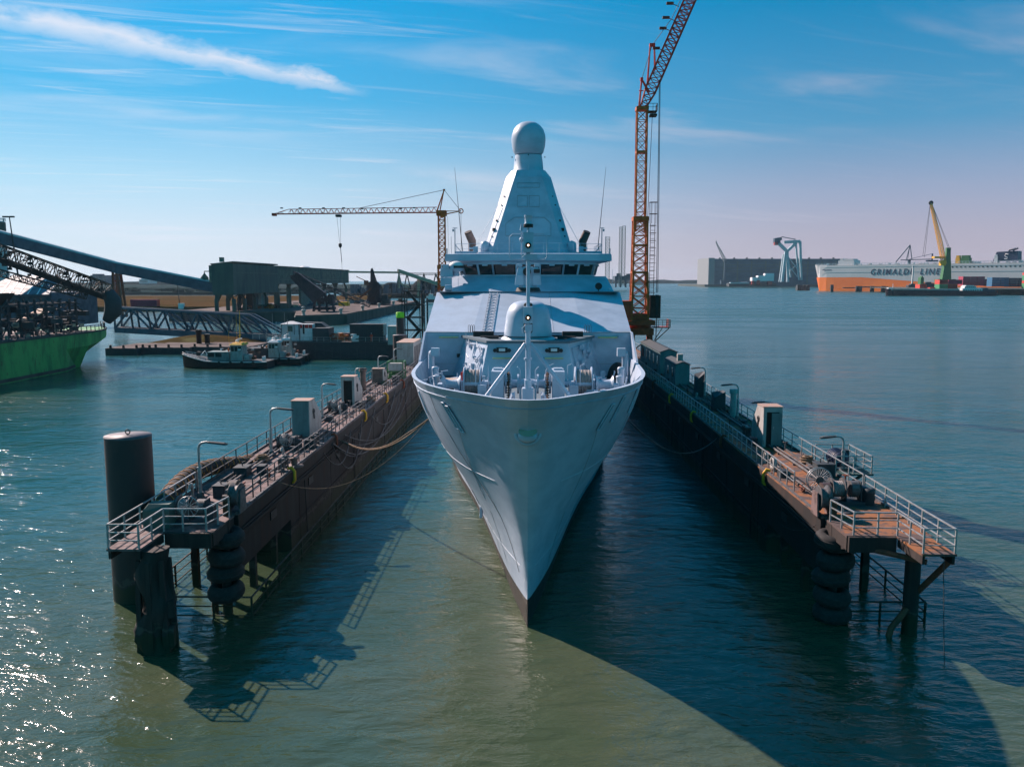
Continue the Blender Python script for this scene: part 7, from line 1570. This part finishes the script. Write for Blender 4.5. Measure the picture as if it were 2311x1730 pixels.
for px, w, pt, pb, Y, m, lab in ((2104, 20, 631, 641, 1000, 'box_red', 'red container on top of the green one beside the barge cabin'), (2104, 20, 641, 653, 1000, 'box_green', 'green container with pale band under the red one beside the barge'), (2124, 21, 641, 653, 1000, 'box_red', 'red container right of the green one beside the barge'), (2124, 31, 631, 641, 1003, 'box_crimson', 'long dark red container behind the barge wheelhouse'), (2061, 16, 641, 650, 1020, 'box_red', 'small red container standing alone left of the harbour crane'), (2084, 20, 648, 653, 1010, 'box_red', 'low red container behind the barge mid deck')): cbox(px, w, pt, pb, Y, m, lab, 'loose containers on the right quay')
t = thing('quay_beacon', 'pale slender light mast on the quay in front of the carrier', 'light mast', (X(2046, 1100), 1100, 3)); b = MB(); b.beam(P(2045, 602, 1100), P(2044, 645, 1100), 1.5); b.box(P(2045, 602, 1100), (3, 2, 1)); b.build('beacon_pole', 'carrier_white', t)
for px, w, pt, m, lab in ((2063, 7, 623, 'green_paint', 'dark green hopper standing on the quay under the letters'), (2037, 24, 640, 'steel_dark', 'low dark truck on the quay left of the red containers'), (2072, 25, 636, 'steel_dark', 'dark low machine with an arm on the quay')):
    b = MB(); span(b, px, px+w, pt+3, 648, 1080, 8); span(b, px+w*.2, px+w*.6, pt, pt+3.2, 1081, 6); tag(b.build('quay_machine', m, bevel=.3), lab, 'machine')
# jetty timbers and pier in front of the carrier
for i, (px, w) in enumerate(((1866, 6), (1922, 8), (1930, 5), (1954, 8), (1978, 9))):
    b = MB(); Y = 1250; 
    for k in range(4): span(b, px+k*w/4, px+k*w/4+w/5, 645-(i == 0)*3, 660, Y+k, 3)
    span(b, px, px+w, 648, 650, Y-.3, 4); tag(b.build('jetty_pile', 'steel_dark'), ['pile bundle near the carrier bow', 'left thick pile bundle before the carrier', 'narrow pile right beside the left thick bundle', 'middle pile bundle before the carrier below the letters', 'pile bundle at the barge bow'][i], 'pile bundle', 'pile bundles before the carrier')
b = MB(); span(b, 1935, 1992, 646, 648.5, 1255, 5); span(b, 1893, 1930, 648, 650, 1255, 3); tag(b.build('timber_jetty', 'crane_dark'), 'thin brown jetty walkway between the pile bundles before the carrier', 'jetty')
# inland barge
YB = 930; t = thing('inland_barge', 'long low dark river barge with white wheelhouse before the container quay', 'barge', (X(2110, YB), YB, 0)); b = MB()
rings = []
for px, q, zt in ((1991, .05, 651), (1995, .5, 651), (2005, .85, 653.5), (2030, 1, 654), (2150, 1, 655), (2215, 1, 656), (2234, .8, 657)): x = X(px, YB); rings.append([(x+(.8 if px < 1996 else 0), YB+5.5-4.8*q, -.8), (x, YB+5.5-5.5*q, Z(zt, YB)), (x, YB+5.5+5.5*q, Z(zt, YB)), (x+(.8 if px < 1996 else 0), YB+5.5+4.8*q, -.8)])
b.loft(rings); b.build('barge_hull', 'purple_dark', t)
b = MB(); span(b, 2000, 2150, 651, 655, YB+1, 8); b.build('hatch_coaming', 'hut_grey', t); b = MB(); span(b, 1993, 2003, 649, 652, YB+3, 5); span(b, 2002, 2003, 640, 650, YB+5, .3); b.build('barge_bow', 'white', t)
b = MB(); span(b, 2156, 2200, 650, 658, YB+.5, 9); span(b, 2160, 2186, 645, 650, YB+1, 8); span(b, 2163, 2181, 643.5, 645, YB+.8, 8.4); c_ = b.build('wheelhouse', 'white', t)
b = MB()
for k in range(6): span(b, 2162+k*4, 2164.5+k*4, 646.3, 648.6, YB+.9, .2)
for k in range(8): span(b, 2159+k*5, 2161+k*5, 653, 655.5, YB+.4, .2)
b.build('window_row', 'glass', c_)
b = MB(); span(b, 2186, 2228, 654, 658, YB+2, 7); span(b, 2196, 2212, 649, 654, YB+3, 4); b.build('stern_deck', 'steel_blue', t)
# jack-up rig legs and platform behind the warship
YJ = 1500
t = thing('jackup_rig', 'grey jack-up platform with tall lattice legs on the horizon', 'rig', (X(1395, YJ), YJ, 0))
for px, pt, w in ((1368.5, 537, 11), (1397, 515, 7), (1404, 513, 9)):
    b = MB(); b.lattice(P(px, 645, YJ+(px-1397)), P(px, pt, YJ+(px-1397)), w/FPX*YJ*.8, w/FPX*YJ*.8, 16, .55, .32); b.build('lattice_leg', 'hut_grey', t)
b = MB(); span(b, 1386, 1425, 623, 632, YJ, 40); span(b, 1390, 1398, 617, 624, YJ, 10); span(b, 1412, 1420, 618, 624, YJ, 10); b.beam(P(1405, 624, YJ), P(1428, 616, YJ), 2)
for px in (1388, 1398, 1410, 1420): b.beam(P(px, 632, YJ), P(px, 648, YJ), 3)
b.build('rig_deck', 'steel_blue', t)
# ============================================================ air
def haze(dens, col):
    m = bpy.data.materials.new('haze'); m.use_nodes = True; t = m.node_tree; t.nodes.clear()
    o = nd(t, 'ShaderNodeOutputMaterial'); v = nd(t, 'ShaderNodeVolumePrincipled'); v.inputs['Density'].default_value = dens; v.inputs['Color'].default_value = (*col, 1); v.inputs['Anisotropy'].default_value = .2
    L(t, v.outputs[0], o.inputs['Volume']); MATS['haze'] = m
    b = MB(); b.bx(-7000, 7000, -300, 9500, -9, 130); h = b.build('haze', 'haze'); tag(h, kind='stuff')
HAZE = .00004
if HAZE: haze(HAZE, (.6, .82, 1))
